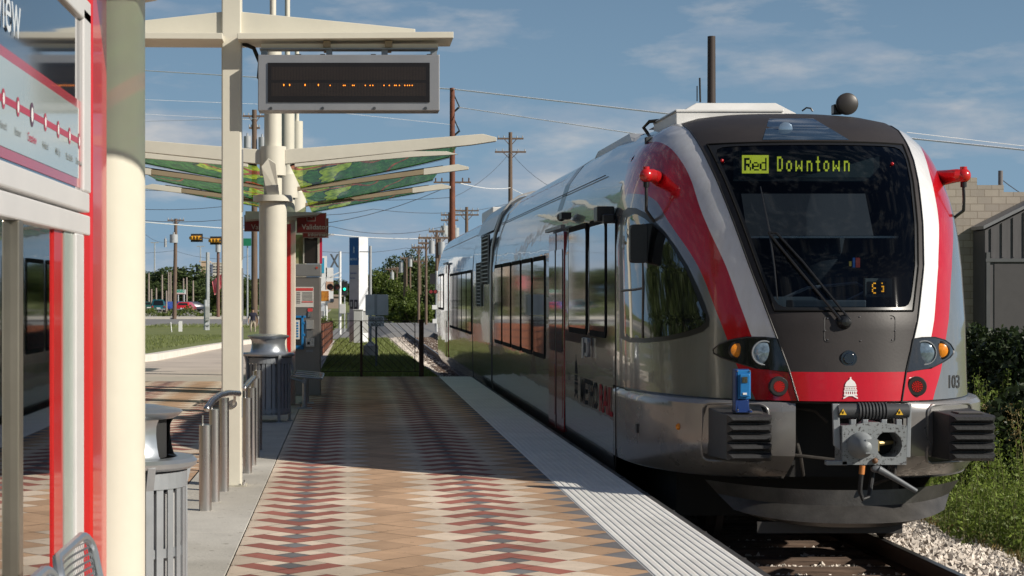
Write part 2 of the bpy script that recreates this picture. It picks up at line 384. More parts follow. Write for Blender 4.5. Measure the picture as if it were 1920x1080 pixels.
# track
TRX=3.90; RZ=-.57
tr=empty('railway_track',(TRX,14,-.75),'straight railway track with brown rails on timber sleepers running past the platform','railway track')
for s in (-1,1):
    b=MB(); xr=TRX+s*.7525
    pr=[(-.07,-.17),(.07,-.17),(.07,-.158),(.012,-.14),(.011,-.045),(.036,-.035),(.036,-.006),(.028,0),(-.028,0),(-.036,-.006),(-.036,-.035),(-.011,-.045),(-.012,-.14),(-.07,-.158)]
    b.prism([(xr+x,2,RZ+z) for x,z in pr],(0,240,0)); rl=b.build('rail',[mat('rail_rust',(.07,.04,.03),.7,var=.35,vs=8),STEEL],tr)
    b=MB(); b.box(xr-.027,xr+.027,2,242,RZ-.001,RZ+.0015); b.build('running_surface',mat('rail_top',(.28,.27,.27),.3,.9),rl,fix=False)
SLP=mat('sleeper_timber',(.13,.085,.06),.9,var=.4,vs=5,stretch=(.6,4,4),bump=.5,bs=15)
b=MB(); b.box(TRX-1.3,TRX+1.3,-.11,.11,-.92,RZ-.172); 
first=None; c=0; y=13.1
while y<104:
    if y<19.5 or y>52:
        if first is None:
            bb=MB(); bb.box(TRX-1.3,TRX+1.3,y-.11,y+.11,-.92,RZ-.172); first=bb.build('sleeper',SLP,tr,bevel=.012); fy=y
        elif c<98:
            o=first.copy(); COL.objects.link(o); o.parent=tr; o.location=(R.uniform(-.04,.04),y-fy,R.uniform(-.012,.008)); c+=1
    y+=.54
# ballast stones
def stones(name,areas,m):
    vs=[];fs=[];n=0
    base=np.array([(1,0,0),(-1,0,0),(0,1,0),(0,-1,0),(0,0,1),(0,0,-1)],float)
    fc=np.array([(0,2,4),(2,1,4),(1,3,4),(3,0,4),(2,0,5),(1,2,5),(3,1,5),(0,3,5)])
    b1=np.array([(x,y,z) for x in(-1,1) for y in(-1,1) for z in(-1,1)],float)*.62
    allv=[];allf=[]
    for (x0,x1,y0,y1,cnt,s0,s1,zf) in areas:
        for i in range(cnt):
            x=NR.uniform(x0,x1);y=NR.uniform(y0,y1); s=NR.uniform(s0,s1); z=zf(x,y)
            q=base*(1+NR.uniform(-.22,.22,(6,3)))+NR.uniform(-.2,.2,(6,3)); a=NR.uniform(0,6.28,3)
            Rm=np.array(Matrix.Rotation(a[0],3,'X')@Matrix.Rotation(a[1],3,'Y')@Matrix.Rotation(a[2],3,'Z'))
            q=(q*np.array([1,.88,.75]))@Rm*s+np.array([x,y,z+NR.uniform(-.2,.5)*s]); allv.append(q); allf.append(fc+6*n); n+=1
    me=bpy.data.meshes.new(name); v=np.concatenate(allv); f=np.concatenate(allf)
    me.from_pydata(v.tolist(),[],f.tolist()); me.materials.append(m); o=bpy.data.objects.new(name,me); COL.objects.link(o); o['kind']='stuff'
    ca=me.color_attributes.new('tint','FLOAT_COLOR','POINT'); t=np.repeat(NR.uniform(.65,1.2,n),6); arr=np.stack([t,t*.98,t*.95,np.ones_like(t)],1).ravel(); ca.data.foreach_set('color',arr)
    return tag(o,'pale crushed stone ballast beside and between the rails','ballast')
STN=mat('ballast_stone',(.70,.64,.58),.9,var=.2,vs=9,attr=True)
def shoulder(x,y): return -.745 if x<5.25 else -.745-.14*(x-5.25)
stones('ballast',[(2.5,4.6,12.8,18,3400,.018,.036,lambda x,y:-.80),(4.75,6.5,12.8,21,6500,.024,.046,lambda x,y:shoulder(x,y)+.02),
   (2.1,3.1,36,60,3000,.02,.04,lambda x,y:gz(x,y)+.02),(3.2,4.6,50,100,1500,.03,.05,lambda x,y:gz(x,y)+.02),(1.9,3.1,60,100,2500,.03,.06,lambda x,y:gz(x,y)+.02),(4.7,9,70,102,1500,.04,.07,lambda x,y:gz(x,y)+.03)],STN)
# ---------------------------------------------------------------- the train
TX=3.90
SEC=[(.001,3.22),(.5,3.205),(.8,3.16),(1.0,3.10),(1.15,3.0),(1.3,2.82),(1.4,2.55),(1.455,2.3),(1.475,2.0),(1.475,.735)]
WT=sorted([(z,w) for w,z in SEC])
YF=[(.735,14.50),(.99,14.55),(1.36,14.60),(1.79,14.76),(2.14,14.98),(2.5,15.28),(2.7,15.50),(2.9,15.80),(3.0,16.0),(3.1,16.30),(3.16,16.6),(3.2,16.9),(3.22,17.2)]
MT=[(.735,.405),(.99,.464),(1.36,.582),(1.79,.697),(2.14,.768),(2.7,.872),(3.0,.915),(3.14,.93),(3.22,.6)]
R1=[(.735,.5),(.99,.63),(1.2,.703),(1.36,.749),(1.79,.857),(2.2,.97),(2.7,1.05),(2.93,1.15),(3.0,1.4),(3.3,1.6)]
R2=[(.6,.66),(.735,.70),(.98,.81),(1.2,.874),(1.36,.922),(1.79,1.04),(2.2,1.21),(2.38,1.27),(2.47,1.40),(2.52,1.6),(3.3,1.6)]
YB=17.2; NX=2.3
def nose_y(hw,z):
    w=lerp_tab(WT,z); yf=lerp_tab(YF,z); u=abs(hw)/w
    if u>=1: return YB+(.0 if u<1.001 else 9)
    return yf+(YB-yf)*(1-(1-u**NX)**(1/NX))
def skirt_y(hw,z,yf=14.55,nx=3.0,w=1.475,yb=YB):
    u=min(1,abs(hw)/w); t=max(0,(.40-z)/.3); return yf+.25*t*t+(yb-yf)*(1-(1-u**nx)**(1/nx))
def on_nose(px,py,off=.006,fn=nose_y):
    d=13.8; 
    while d<17.3:
        x=GX(px,d)-TX; z=GZ(py,d)
        if d>=fn(x,z)-off: break
        d+=.02
    lo,hi=d-.02,d
    for _ in range(12):
        m_=(lo+hi)/2; x=GX(px,m_)-TX; z=GZ(py,m_)
        if m_>=fn(x,z)-off: hi=m_
        else: lo=m_
    return P(px,py,hi)
def livery():
    m=bpy.data.materials.new('train_livery'); m.use_nodes=True; n=m.node_tree.nodes; l=m.node_tree.links.new; b=n['Principled BSDF']
    def N(t,**k):
        q=n.new(t)
        for a,c in k.items(): setattr(q,a,c)
        return q
    def M(op,a,c=None,e=None):
        q=N('ShaderNodeMath',operation=op)
        for i,v in enumerate((a,c,e)):
            if v is None: continue
            if isinstance(v,(int,float)): q.inputs[i].default_value=v
            else: l(v,q.inputs[i])
        return q.outputs[0]
    tc=N('ShaderNodeTexCoord'); sp=N('ShaderNodeSeparateXYZ'); l(tc.outputs['Object'],sp.inputs[0])
    ax=M('ABSOLUTE',sp.outputs[0]); y=sp.outputs[1]; z=M('ADD',sp.outputs[2],RZ)   # train empty sits at rail level, z=RZ
    yc=M('ADD',y,14.0)
    # mirror for the rear cab
    def curve(tab):
        q=N('ShaderNodeFloatCurve'); c=q.mapping.curves[0]; pts=[(a/4,b_/2) for a,b_ in tab]
        c.points[0].location=pts[0]; c.points[1].location=pts[-1]
        for p in pts[1:-1]: c.points.new(*p)
        q.mapping.update(); l(M('DIVIDE',z,4.0),q.inputs['Value']); return M('MULTIPLY',q.outputs[0],2.0)
    r1=curve(R1); r2=curve(R2)
    front=M('LESS_THAN',yc,M('ADD',16.9,M('MULTIPLY',M('SUBTRACT',z,2.4),1.1)))
    up=M('GREATER_THAN',z,1.08)
    inb=M('MULTIPLY',M('GREATER_THAN',ax,r1),M('LESS_THAN',ax,r2))
    redU=M('MULTIPLY',M('MULTIPLY',inb,up),front)
    redL=M('MULTIPLY',M('MULTIPLY',M('LESS_THAN',z,1.08),M('LESS_THAN',ax,r2)),M('LESS_THAN',yc,15.6))
    red=M('MAXIMUM',redU,redL)
    wh=M('MULTIPLY',M('MULTIPLY',M('LESS_THAN',ax,r1),up),M('LESS_THAN',yc,17.0))
    nz=N('ShaderNodeTexNoise'); nz.inputs['Scale'].default_value=1.5; nz.inputs['Detail'].default_value=5; l(tc.outputs['Object'],nz.inputs[0])
    sv=N('ShaderNodeValToRGB'); sv.color_ramp.elements[0].color=(.26,.255,.25,1); sv.color_ramp.elements[1].color=(.33,.325,.32,1); l(nz.outputs[0],sv.inputs[0])
    m1=N('ShaderNodeMixRGB'); l(wh,m1.inputs[0]); l(sv.outputs[0],m1.inputs[1]); m1.inputs[2].default_value=(.80,.80,.80,1)
    m2=N('ShaderNodeMixRGB'); l(red,m2.inputs[0]); l(m1.outputs[0],m2.inputs[1]); m2.inputs[2].default_value=(.52,.006,.014,1)
    mg=N('ShaderNodeMapping'); mg.inputs['Scale'].default_value=(5,5,.9); l(tc.outputs['Object'],mg.inputs[0]); ng=N('ShaderNodeTexNoise'); ng.inputs['Scale'].default_value=2.6; ng.inputs['Detail'].default_value=7; ng.inputs['Roughness'].default_value=.7; l(mg.outputs[0],ng.inputs[0])
    rg=N('ShaderNodeValToRGB'); rg.color_ramp.elements[0].position=.36; rg.color_ramp.elements[0].color=(.93,.92,.90,1); rg.color_ramp.elements[1].position=.58; rg.color_ramp.elements[1].color=(1,1,1,1); l(ng.outputs[0],rg.inputs[0])
    m3=N('ShaderNodeMixRGB',blend_type='MULTIPLY'); m3.inputs[0].default_value=1; l(m2.outputs[0],m3.inputs[1]); l(rg.outputs[0],m3.inputs[2]); l(m3.outputs[0],b.inputs['Base Color'])
    l(M('MULTIPLY',M('SUBTRACT',1.0,M('MAXIMUM',red,wh)),.55),b.inputs['Metallic'])
    b.inputs['Roughness'].default_value=.2; b.inputs['Coat Weight'].default_value=.7; b.inputs['Coat Roughness'].default_value=.03
    mp=N('ShaderNodeMapping'); mp.inputs['Scale'].default_value=(1,.35,2.2); l(tc.outputs['Object'],mp.inputs[0])
    w=N('ShaderNodeTexNoise'); w.inputs['Scale'].default_value=2.2; w.inputs['Detail'].default_value=2; l(mp.outputs[0],w.inputs[0])
    bp=N('ShaderNodeBump'); bp.inputs['Strength'].default_value=.07; bp.inputs['Distance'].default_value=.05; l(w.outputs[0],bp.inputs['Height']); l(bp.outputs[0],b.inputs['Normal']); l(bp.outputs[0],b.inputs['Coat Normal'])
    return m
LIV=livery()
FASC=mat('fascia_grey',(.036,.031,.030),.48,var=.15,vs=3,bump=.03,spec=.35)
WFM=mat('window_frame_black',(.006,.006,.006),.85,spec=.12)
RUB=mat('window_rubber',(.012,.012,.012),.35,var=.2)
GLS=mat('dark_glass',(.010,.012,.013),.03,var=.2,spec=1.0,coat=1,rvar=0)
def ws_glass(name,tcol,base=.05,k=1.0):
    m=bpy.data.materials.new(name); m.use_nodes=True; n=m.node_tree.nodes; n.clear(); l=m.node_tree.links.new
    o=n.new('ShaderNodeOutputMaterial'); t=n.new('ShaderNodeBsdfTransparent'); t.inputs[0].default_value=(*tcol,1); g=n.new('ShaderNodeBsdfGlossy'); g.inputs['Roughness'].default_value=.015; g.inputs[0].default_value=(1,1,1,1)
    f=n.new('ShaderNodeFresnel'); f.inputs[0].default_value=1.5; a=n.new('ShaderNodeMath'); a.operation='MULTIPLY_ADD'; a.inputs[1].default_value=k; a.inputs[2].default_value=base; l(f.outputs[0],a.inputs[0])
    x=n.new('ShaderNodeMixShader'); l(a.outputs[0],x.inputs[0]); l(t.outputs[0],x.inputs[1]); l(g.outputs[0],x.inputs[2]); l(x.outputs[0],o.inputs[0]); return m
WS=ws_glass('windshield_glass',(.40,.46,.52),.0,.6)
T=empty('commuter_train',(TX,14.0,RZ),'silver, red and white diesel commuter train standing at the platform with Downtown on its display','train')
zrows=sorted(set([.735,.80,.88,.96,1.04,1.12,1.2,1.28,1.36,1.436,1.52,1.6,1.7,1.79,1.9,2.0,2.14,2.25,2.38,2.5,2.6,2.7,2.78,2.85,2.91,2.96,3.0,3.05,3.1,3.13,3.16,3.18,3.2,3.212,3.22]))
G0,G1=1.436,2.85
def gl(z): return lerp_tab(MT,z)-.055
def cols(z):
    w=lerp_tab(WT,z); m_=min(lerp_tab(MT,z),w*.93); g=m_-.055; c=[0]; c=[g*i/8 for i in range(9)]+[g+.0275,m_]
    u0=m_/w; t0=math.asin(min(1,u0**(NX/2)))
    for i in range(1,21):
        t=t0+(math.pi/2-t0)*i/20; c.append(w*math.sin(t)**(2/NX))
    c[-1]=w; return c
grid=[]
for z in zrows:
    c=cols(z); row=[(TX-x,nose_y(x,z),z) for x in reversed(c[1:])]+[(TX+x,nose_y(x,z),z) for x in c]; grid.append(row)
NC=len(grid[0]); mid=NC//2
def band(z0,z1,cond):
    b=MB(); b.v=[p for r in grid for p in r]
    for j in range(len(zrows)-1):
        zm=(zrows[j]+zrows[j+1])/2
        for i in range(NC-1):
            k=min(abs(i-mid),abs(i+1-mid))   # column band index
            if cond(zm,k): b.f.append((j*NC+i,j*NC+i+1,(j+1)*NC+i+1,(j+1)*NC+i)); b.m.append(0)
    return b
def prune(b):
    used=sorted({i for f in b.f for i in f}); mp_={o:i for i,o in enumerate(used)}; b.v=[b.v[i] for i in used]; b.f=[tuple(mp_[i] for i in f) for f in b.f]; return b
glassy=lambda z,k: G0<z<G1 and k<8
redlow=lambda z: z<.93
b=prune(band(0,9,lambda z,k: k>=10 or (z<.96 and k<10)))
# prismatic body behind the nose
sec=[(-1.33,-.30),(-1.45,-.12),(-1.475,.1),(-1.475,.735)]+[(-w,z) for w,z in reversed(SEC[:-1])][0:]
secL=[(TX+x,z) for x,z in sec]; secR=[(TX-x,z) for x,z in reversed(sec)][0:]; ring=secL+secR
def extr(b,y0,y1,ring=ring,n=1):
    m_=len(ring); 
    for q in range(n):
        a=y0+(y1-y0)*q/n; c=y0+(y1-y0)*(q+1)/n
        b.add([(x,a,z) for x,z in ring]+[(x,c,z) for x,z in ring],[(i,(i+1)%m_,(i+1)%m_+m_,i+m_) for i in range(m_)])
def caps(b,y,ring=ring): b.add([(x,y,z) for x,z in ring],[tuple(range(len(ring)))])
def raised(k): return [(x,z+.075*k*min(1,max(0,(z-2.5)/.5))) for x,z in ring]
def extr2(b,y0,y1,k0,k1):
    A=raised(k0); C=raised(k1); m_=len(A); b.add([(x,y0,z) for x,z in A]+[(x,y1,z) for x,z in C],[(i,(i+1)%m_,(i+1)%m_+m_,i+m_) for i in range(m_)])
extr2(b,YB,19.5,0,1); extr2(b,19.5,31.7,1,1); caps(b,31.7,raised(1))
body=b.build('car_body',LIV,T,smooth=True)
# rear car and its cab (mirror about the power module)
YM=34.35
b2=prune(band(0,9,lambda z,k: True)); b2.v=[(x,2*YM-y,z) for x,y,z in b2.v]; extr(b2,36.95,2*YM-YB); caps(b2,36.95)
rear=b2.build('rear_car_body',LIV,T,smooth=True)
b=MB(); rs=[(TX+x*.9,z*.97) for x,z in [(p[0]-TX,p[1]) for p in ring]]; extr(b,31.6,32.0,rs); extr(b,36.6,37.0,rs); b.build('gangway',DARK,T)
rm=[(TX+(x-TX)*1.004,z+(.04 if z>2 else 0)) for x,z in raised(1)]
b=MB(); extr(b,31.98,36.65,rm); caps(b,31.98,rm); caps(b,36.65,rm); pm=b.build('power_module',LIV,T,smooth=True)
b=MB(); b.cm=0
rw=[(TX+(x-TX)*1.03,z+(.07 if z>2 else 0)) for x,z in raised(1) if z>.6]
n_=len(rw)
for (ya,yb) in ((31.55,31.8),):
    b.add([(x,ya,z) for x,z in rw]+[(x,yb,z) for x,z in rw],[(i,i+1,i+1+n_,i+n_) for i in range(n_-1)])
    rv=[(TX+(x-TX)*.99,z-.03) for x,z in rw]; b.add([(x,ya,z) for x,z in rw]+[(x,ya,z) for x,z in rv],[(i,i+1,i+1+n_,i+n_) for i in range(n_-1)])
b.build('end_rim',mat('rim_paint',(.55,.53,.50),.35,.3),T,smooth=True)
# fascia
b=prune(band(0,9,lambda z,k: z>.96 and k<10 and not glassy(z,k))); fasc=b.build('front_fascia',FASC,T,smooth=True)
# rubber trim along fascia edge
for s in (-1,1):
    pts=[]
    for i in range(41):
        z=.735+(3.12-.735)*i/40; hw=lerp_tab(MT,z); pts.append((TX+s*hw,nose_y(hw,z)-.004,z))
    b=MB(); b.tube(pts,.0075,6); b.build('edge_trim',RUB,fasc,smooth=True)
    pts=[]
    for i in range(31):
        z=G0+(G1-G0)*i/30; hw=gl(z); pts.append((TX+s*hw,nose_y(hw,z)-.002,z))
    b=MB(); b.tube(pts,.009,6); b.build('glass_seal',WFM,fasc,smooth=True)
for zz in (G0,G1):
    pts=[(TX+gl(zz)*(i/12-1),nose_y(gl(zz)*(i/12-1),zz)-.002,zz) for i in range(25)]
    b=MB(); b.tube(pts,.009,6); b.build('glass_seal',WFM,fasc,smooth=True)
b=prune(band(0,9,glassy)); b.v=[(x,y+.004,z) for x,y,z in b.v]; wsh=b.build('windshield',WS,T,smooth=True)
# printed dark border of the windshield (ceramic frit) with its rounded corners
def ring_patch(outer,inner,fn,name,m,par):
    n=len(outer); b=MB(); K=3
    for i in range(n):
        for k in range(K): pass
    vs=[fn(*o) for o in outer]+[fn(*o) for o in inner]
    b.add(vs,[(i,(i+1)%n,(i+1)%n+n,i+n) for i in range(n)]); return b.build(name,m,par,smooth=True)
def NF(off): return lambda x,z: (TX+x,nose_y(x,z)-off,z)
oc=[];ic=[]
def sym(u,v,inset):   # u,v in [-1,1]
    z=(G0+G1)/2+v*((G1-G0)/2-inset); return (u*(gl(z)-inset),z)
for (cu,cv) in ((1,1),(-1,1),(-1,-1),(1,-1)):
    pass
sq=[]
for i in range(24): sq.append((1,-1+2*i/24))
for i in range(24): sq.append((1-2*i/24,1))
for i in range(24): sq.append((-1,1-2*i/24))
for i in range(24): sq.append((-1+2*i/24,-1))
def rnd(u,v,k=20): 
    r=(abs(u)**k+abs(v)**k)**(1/k); return u/r,v/r
ring_patch([sym(u,v,.0) for u,v in sq],[sym(*rnd(u,v),.028) for u,v in sq],NF(.002),'window_border',RUB,wsh)
# top light window
TRW=mat('lamp_window',(.03,.055,.09),.06,spec=.9,coat=1)
patch([(1442,222),(1525,222),(1592,262),(1430,262)],lambda a,c:on_nose(a,c,.005),6,'lamp_window',TRW,fasc)
b=MB(); p=on_nose(1473,242,.012); b.lathe([(.001,.006),(.045,.006),(.06,.0)],p,20,'Y'); b.build('top_lamp',mat('lamp_reflector',(.30,.40,.50),.15,.6,vs=60),fasc,smooth=True)
# hatch, sensor
def outline(poly,w,name,m,par,fn=on_nose,off=.006):
    b=MB(); b.tube([fn(a,c,off) for a,c in poly],w,5,closed=True); return b.build(name,m,par,smooth=True)
rr=[(a,c) for a,c in rrect(1546,1678,592,641,6)]
outline(rr,.003,'hatch_seam',RUB,fasc,off=.001)
hb=MB()
for (a,c) in ((1552,597),(1612,594),(1672,597),(1552,637),(1614,639),(1673,637),(1547,620),(1678,620)):
    hb.ball(on_nose(a,c,.003),.006,seg=6,rg=4)
hb.build('hatch_screws',STEEL,fasc,smooth=True)
b=MB(); p=on_nose(1592,672,.004); b.lathe([(.001,.012),(.04,.012),(.046,.004),(.062,.004),(.064,-.01)],p,26,'Y'); b.build('round_sensor',mat('sensor_glass',(.012,.022,.045),.1,coat=1),fasc,smooth=True)
# headlamp pods
POD=mat('pod_black',(.02,.02,.022),.12,var=.4,vs=30,coat=1)
LENS=mat('lens_glass',(.20,.27,.33),.08,.35,var=.5,vs=22,coat=1)
REDL=mat('tail_lens',(.10,.004,.004),.3,var=.6,vs=80)
pp=[(.462,.958),(.53,1.215),(.62,1.225),(.75,1.225),(.86,1.20),(.93,1.165),(.972,1.12),(.965,1.09),(.92,1.06),(.84,1.03),(.70,.985)]
for s in (-1,1):
    pod=patch([(s*a,c) for a,c in pp],lambda x,z:(TX+x,nose_y(x,z)-.006,z),.035,'headlamp_pod',POD,T)
    pts=[(TX+s*a,nose_y(a,c)-.006,c) for a,c in pp]; b=MB(); b.tube(pts,.006,5,closed=True); b.build('pod_rim',RUB,pod,smooth=True)
    p=(TX+s*.632,nose_y(.632,1.105)-.008,1.105); b=MB(); b.lathe([(.001,.022),(.045,.018),(.075,.008),(.086,0)],p,28,'Y'); b.build('headlight',LENS,pod,smooth=True)
    b=MB(); b.lathe([(.086,0),(.09,.012),(.097,.012),(.1,0)],p,28,'Y'); b.build('headlight_rim',GREY,pod,smooth=True)
    p=(TX+s*.81,nose_y(.81,1.12)-.008,1.12); b=MB(); b.lathe([(.001,.018),(.035,.014),(.056,.004)],p,22,'Y'); b.build('indicator_light',ORANGE,pod,smooth=True)
    b=MB(); b.lathe([(.056,.004),(.06,.008),(.075,-.004)],p,22,'Y'); b.build('indicator_rim',RUB,pod,smooth=True)
    p=(TX+s*.54,nose_y(.54,.845)-.022,.845); b=MB(); b.lathe([(.001,.012),(.07,.012),(.078,.004),(.08,-.02)],p,28,'Y'); tl=b.build('tail_light',mat('tail_housing',(.03,.03,.03),.3),T,smooth=True)
    b=MB()
    for rr_,kk in ((0,1),(.013,6),(.026,10),(.038,13)):
        for q in range(kk):
            g=2*math.pi*q/kk; b.ball((p[0]+rr_*math.cos(g),p[1]-.013,p[2]+rr_*math.sin(g)),.0032,seg=6,rg=4)
    b.build('red_lamps',mat('red_lamp_glow',(.9,.012,.008),.3,emit=.9,var=.2),tl,smooth=True)
    b=MB(); b.lathe([(.001,.0135),(.046,.0135)],p,20,'Y'); b.build('red_lens',REDL,tl)
# seams in red band, gap lines
for s in (-1,1):
    for (x0,z0,x1,z1,n) in ((1.475,.735,0,0,0),):
        pass
# capitol emblem
EM=mat('emblem_white',(.82,.80,.78),.4,var=.03)
def emblem(cx,y0,y1,fn,par,m,step=4,wd=1.0):
    h=y1-y0; Y=lambda t:y0+h*t; w=h*.30*wd
    parts=[[(cx-w*.10,Y(.07)),(cx-w*.1,Y(.0)),(cx+w*.1,Y(.0)),(cx+w*.1,Y(.07)),(cx+w*.22,Y(.12)),(cx+w*.62,Y(.22)),(cx+w*.82,Y(.34)),(cx+w*.85,Y(.43)),(cx-w*.85,Y(.43)),(cx-w*.82,Y(.34)),(cx-w*.62,Y(.22)),(cx-w*.22,Y(.12))],
      [(cx-w*.9,Y(.455)),(cx+w*.9,Y(.455)),(cx+w*.95,Y(.49)),(cx-w*.95,Y(.49))],
      [(cx-w*.9,Y(.54)),(cx+w*.9,Y(.54)),(cx+w*.95,Y(.585)),(cx-w*.95,Y(.585))],
      [(cx-w,Y(.61)),(cx+w,Y(.61)),(cx+w,Y(.665)),(cx-w,Y(.665))],
      [(cx-w,Y(.78)),(cx+w,Y(.78)),(cx+w*1.02,Y(.85)),(cx+w*.55,Y(.85)),(cx+w*1.1,Y(.92)),(cx+w*1.1,Y(1)),(cx+w*.3,Y(.87)),(cx-w*.3,Y(.87)),(cx-w*1.1,Y(1)),(cx-w*1.1,Y(.92)),(cx-w*.55,Y(.85)),(cx-w*1.02,Y(.85))]]
    for k in range(6):
        a=cx-w+2*w*k/6+w*.05; parts.append([(a,Y(.665)),(a+w*.18,Y(.665)),(a+w*.18,Y(.78)),(a,Y(.78))])
    for k in range(7):
        a=cx-w*.9+1.8*w*k/7+w*.02; parts.append([(a,Y(.49)),(a+w*.14,Y(.49)),(a+w*.14,Y(.54)),(a,Y(.54))])
    b=MB()
    for p in parts: b.add([fn(a,c) for a,c in p],[tuple(range(len(p)))])
    return b.build('dome_emblem',m,par)
emblem(1595,707,748,lambda a,c:on_nose(a,c,.008),T,EM,wd=1.0)
# number 103
o=text3('103',.17,(0,0,0),(1,0,0),(0,0,1),mat('number_black',(.03,.03,.03),.5),T,name='fleet_number',sx=.62,bold=.003,fn=lambda v:on_nose(1777+v.x*150,727-v.z*200,.006))
# interior of the cab
INT=mat('cab_interior',(.05,.055,.06),.8); INT2=mat('cab_blind',(.10,.10,.10),.9,var=.08); INT3=mat('cab_grey',(.30,.33,.34),.6)
b=MB(); b.box(TX-1.2,TX+1.2,17.0,17.1,.9,3.0); b.box(TX-.7,TX+.7,15.6,17.1,.98,1.05); cab=b.build('cab_interior',INT,T)
b=MB()
pts=[]
for z in (2.08,2.16,2.3,2.44,2.55): pass
bl=[]
for j in range(5):
    z=2.05+.36*j/4; yy=15.35+.25*j/4
    for i in range(2): bl.append((TX-.62+1.04*i,yy+.05,z))
b.add(bl,[(j*2,j*2+1,j*2+3,j*2+2) for j in range(4)]); b.build('sun_blind',INT2,cab)
b=MB(); b.box(TX-.68,TX+.62,15.38,15.40,2.03,2.047); b.build('blind_rod',STEEL,cab)
b=MB(); b.prism([(TX-.45,14.95,1.36),(TX+.5,14.95,1.36),(TX+.5,15.5,1.55),(TX-.45,15.5,1.55)],(0,0,-.1)); b.box(TX-.35,TX+.25,15.0,15.2,1.46,1.52); b.build('dashboard',mat('dash_grey',(.10,.12,.13),.5),cab,bevel=.01)
b=MB(); b.lathe([(.28,.55),(.36,.42),(.40,.2),(.40,-.1)],(TX+.15,15.9,1.5),20,'Z',caps=True); b.build('driver_seat',mat('seat_fabric',(.045,.055,.06),.9),cab,smooth=True)
b=MB(); b.tube([(TX+.1,15.3,1.48),(TX+.4,15.35,1.62),(TX+.55,15.5,1.5)],.012,6); b.tube([(TX-.35,15.6,1.5),(TX-.1,15.5,1.62),(TX+.3,15.5,1.66),(TX+.6,15.6,1.5)],.015,6); b.build('desk_rail',GREY,cab,smooth=True)
q0=P(1622,522,15.1); q1=P(1673,558,15.1)
b=MB(); b.box(q0.x,q1.x,15.1,15.16,q1.z,q0.z); nd=b.build('number_display',mat('display_case',(.17,.19,.17),.5),cab,bevel=.004)
b=MB(); b.box(q0.x+.02,q1.x-.05,15.094,15.1,q1.z+.03,q0.z-.025); b.build('display_panel',mat('disp_black',(.02,.018,.012),.4),nd)
b=MB(); c0=P(1635,530,15.09)
for (i,j) in ((1,0),(2,0),(0,1),(0,2),(1,3),(2,3),(0,4),(0,5),(1,6),(2,6),(7,2),(8,2),(8,3),(8,4),(8,5),(7,5),(7,0)):
    b.box(c0.x+i*.011,c0.x+i*.011+.008,15.086,15.09,c0.z-j*.013-.01,c0.z-j*.013)
b.build('display_digits',mat('digit_orange',(1,.42,.02),.4,emit=1.5),nd)
b=MB(); q=P(1592,490,15.3); b.box(q.x,q.x+.02,15.3,15.31,q.z-.04,q.z); b.cm=1; b.box(q.x+.03,q.x+.05,15.3,15.31,q.z-.05,q.z+.03); b.cm=2; b.box(q.x+.055,q.x+.09,15.3,15.31,q.z-.05,q.z+.03)
b.build('sticker_sheet',[mat('st_y',(.5,.35,.05),.5),mat('st_b',(.03,.12,.4),.5),mat('st_r',(.45,.05,.03),.5)],cab)
# destination display
GL={'D':['1110','1001','1001','1001','1001','1001','1110'],'o':['0000','0000','0110','1001','1001','1001','0110'],'w':['00000','00000','10001','10001','10101','11011','10001'],
 'n':['0000','0000','1110','1001','1001','1001','1001'],'t':['010','010','111','010','010','010','011'],'R':['1110','1001','1001','1110','1010','1001','1001'],'e':['0000','0000','0110','1001','1111','1000','0111'],'d':['0001','0001','0111','1001','1001','1001','0111']}
DY=15.93; a0=P(1386,284,DY); a1=P(1638,333,DY)
b=MB(); b.box(a0.x-.05,a1.x+.05,DY,DY+.08,a1.z-.03,a0.z+.02); dd=b.build('destination_display',mat('display_dark',(.018,.028,.026),.5),T)
b=MB(); b.box(a0.x,a1.x,DY-.004,DY,a1.z,a0.z); b.build('display_face',mat('display_face',(.05,.075,.07),.5,vs=120,var=.4),dd)
LED=mat('led_yellow',(.60,.64,.05),.5,emit=.95,var=.15); px_=P(1391,291,DY); u=.0060
b=MB()
def led(i,j): b.box(px_.x+i*u,px_.x+i*u+u*.84,DY-.008,DY-.004,px_.z-j*u-u*.84,px_.z-j*u)
red_px=set(); cx=0
for ch in 'Red':
    g=GL[ch]
    for i_ in range(10):
        for j_ in range(18):
            if g[int(j_*7/18)][int(i_*4/10)]=='1': red_px.add((cx+i_,4+j_))
    cx+=11
RWn=38
for i in range(RWn):
    for j in range(26):
        if (i-3,j) not in red_px: led(i,j)
cx=50
for ch in 'Downtown':
    g=GL[ch]
    for r_,row in enumerate(g):
        for c_,v in enumerate(row):
            if v=='1':
                for a in (0,1):
                    for c in range(3): led(cx+int(c_*2.2)+a,2+r_*3+c)
    cx+=int(len(g[0])*2.2)+5
b.build('led_text',LED,dd)
# small red marker lamps inside top corners
for (a,c) in ((1354,301),(1673,307)):
    b=MB(); b.ball(on_nose(a,c,.01),.014,seg=10,rg=6); b.build('marker_lamp',mat('marker_red',(.4,.01,.015),.2,emit=.15),fasc,smooth=True)
# wipers
def wl(pts,off=.03): return [on_nose(a,c,off) for a,c in pts]
WB=mat('wiper_black',(.012,.013,.015),.35)
wi=MB(); wi.tube(wl([(1580,604),(1540,556),(1490,496),(1441,436)],.035),.010,6); wi.tube(wl([(1594,600),(1555,552),(1506,492),(1456,437)],.035),.010,6); wi.tube(wl([(1441,436),(1456,437)],.035),.012,6)
wp=wi.build('wiper_arm',WB,T,smooth=True)
b=MB(); b.tube(wl([(1426,350),(1434,392),(1443,436),(1452,500),(1458,562)],.022),[.005,.008,.011,.008,.005],6); b.build('wiper_blade',WB,wp,smooth=True)
b=MB(); p=on_nose(1584,604,.02); b.lathe([(.001,.035),(.03,.03),(.05,.005),(.06,-.02)],p,16,'Y'); b.build('wiper_hub',WB,wp,smooth=True)
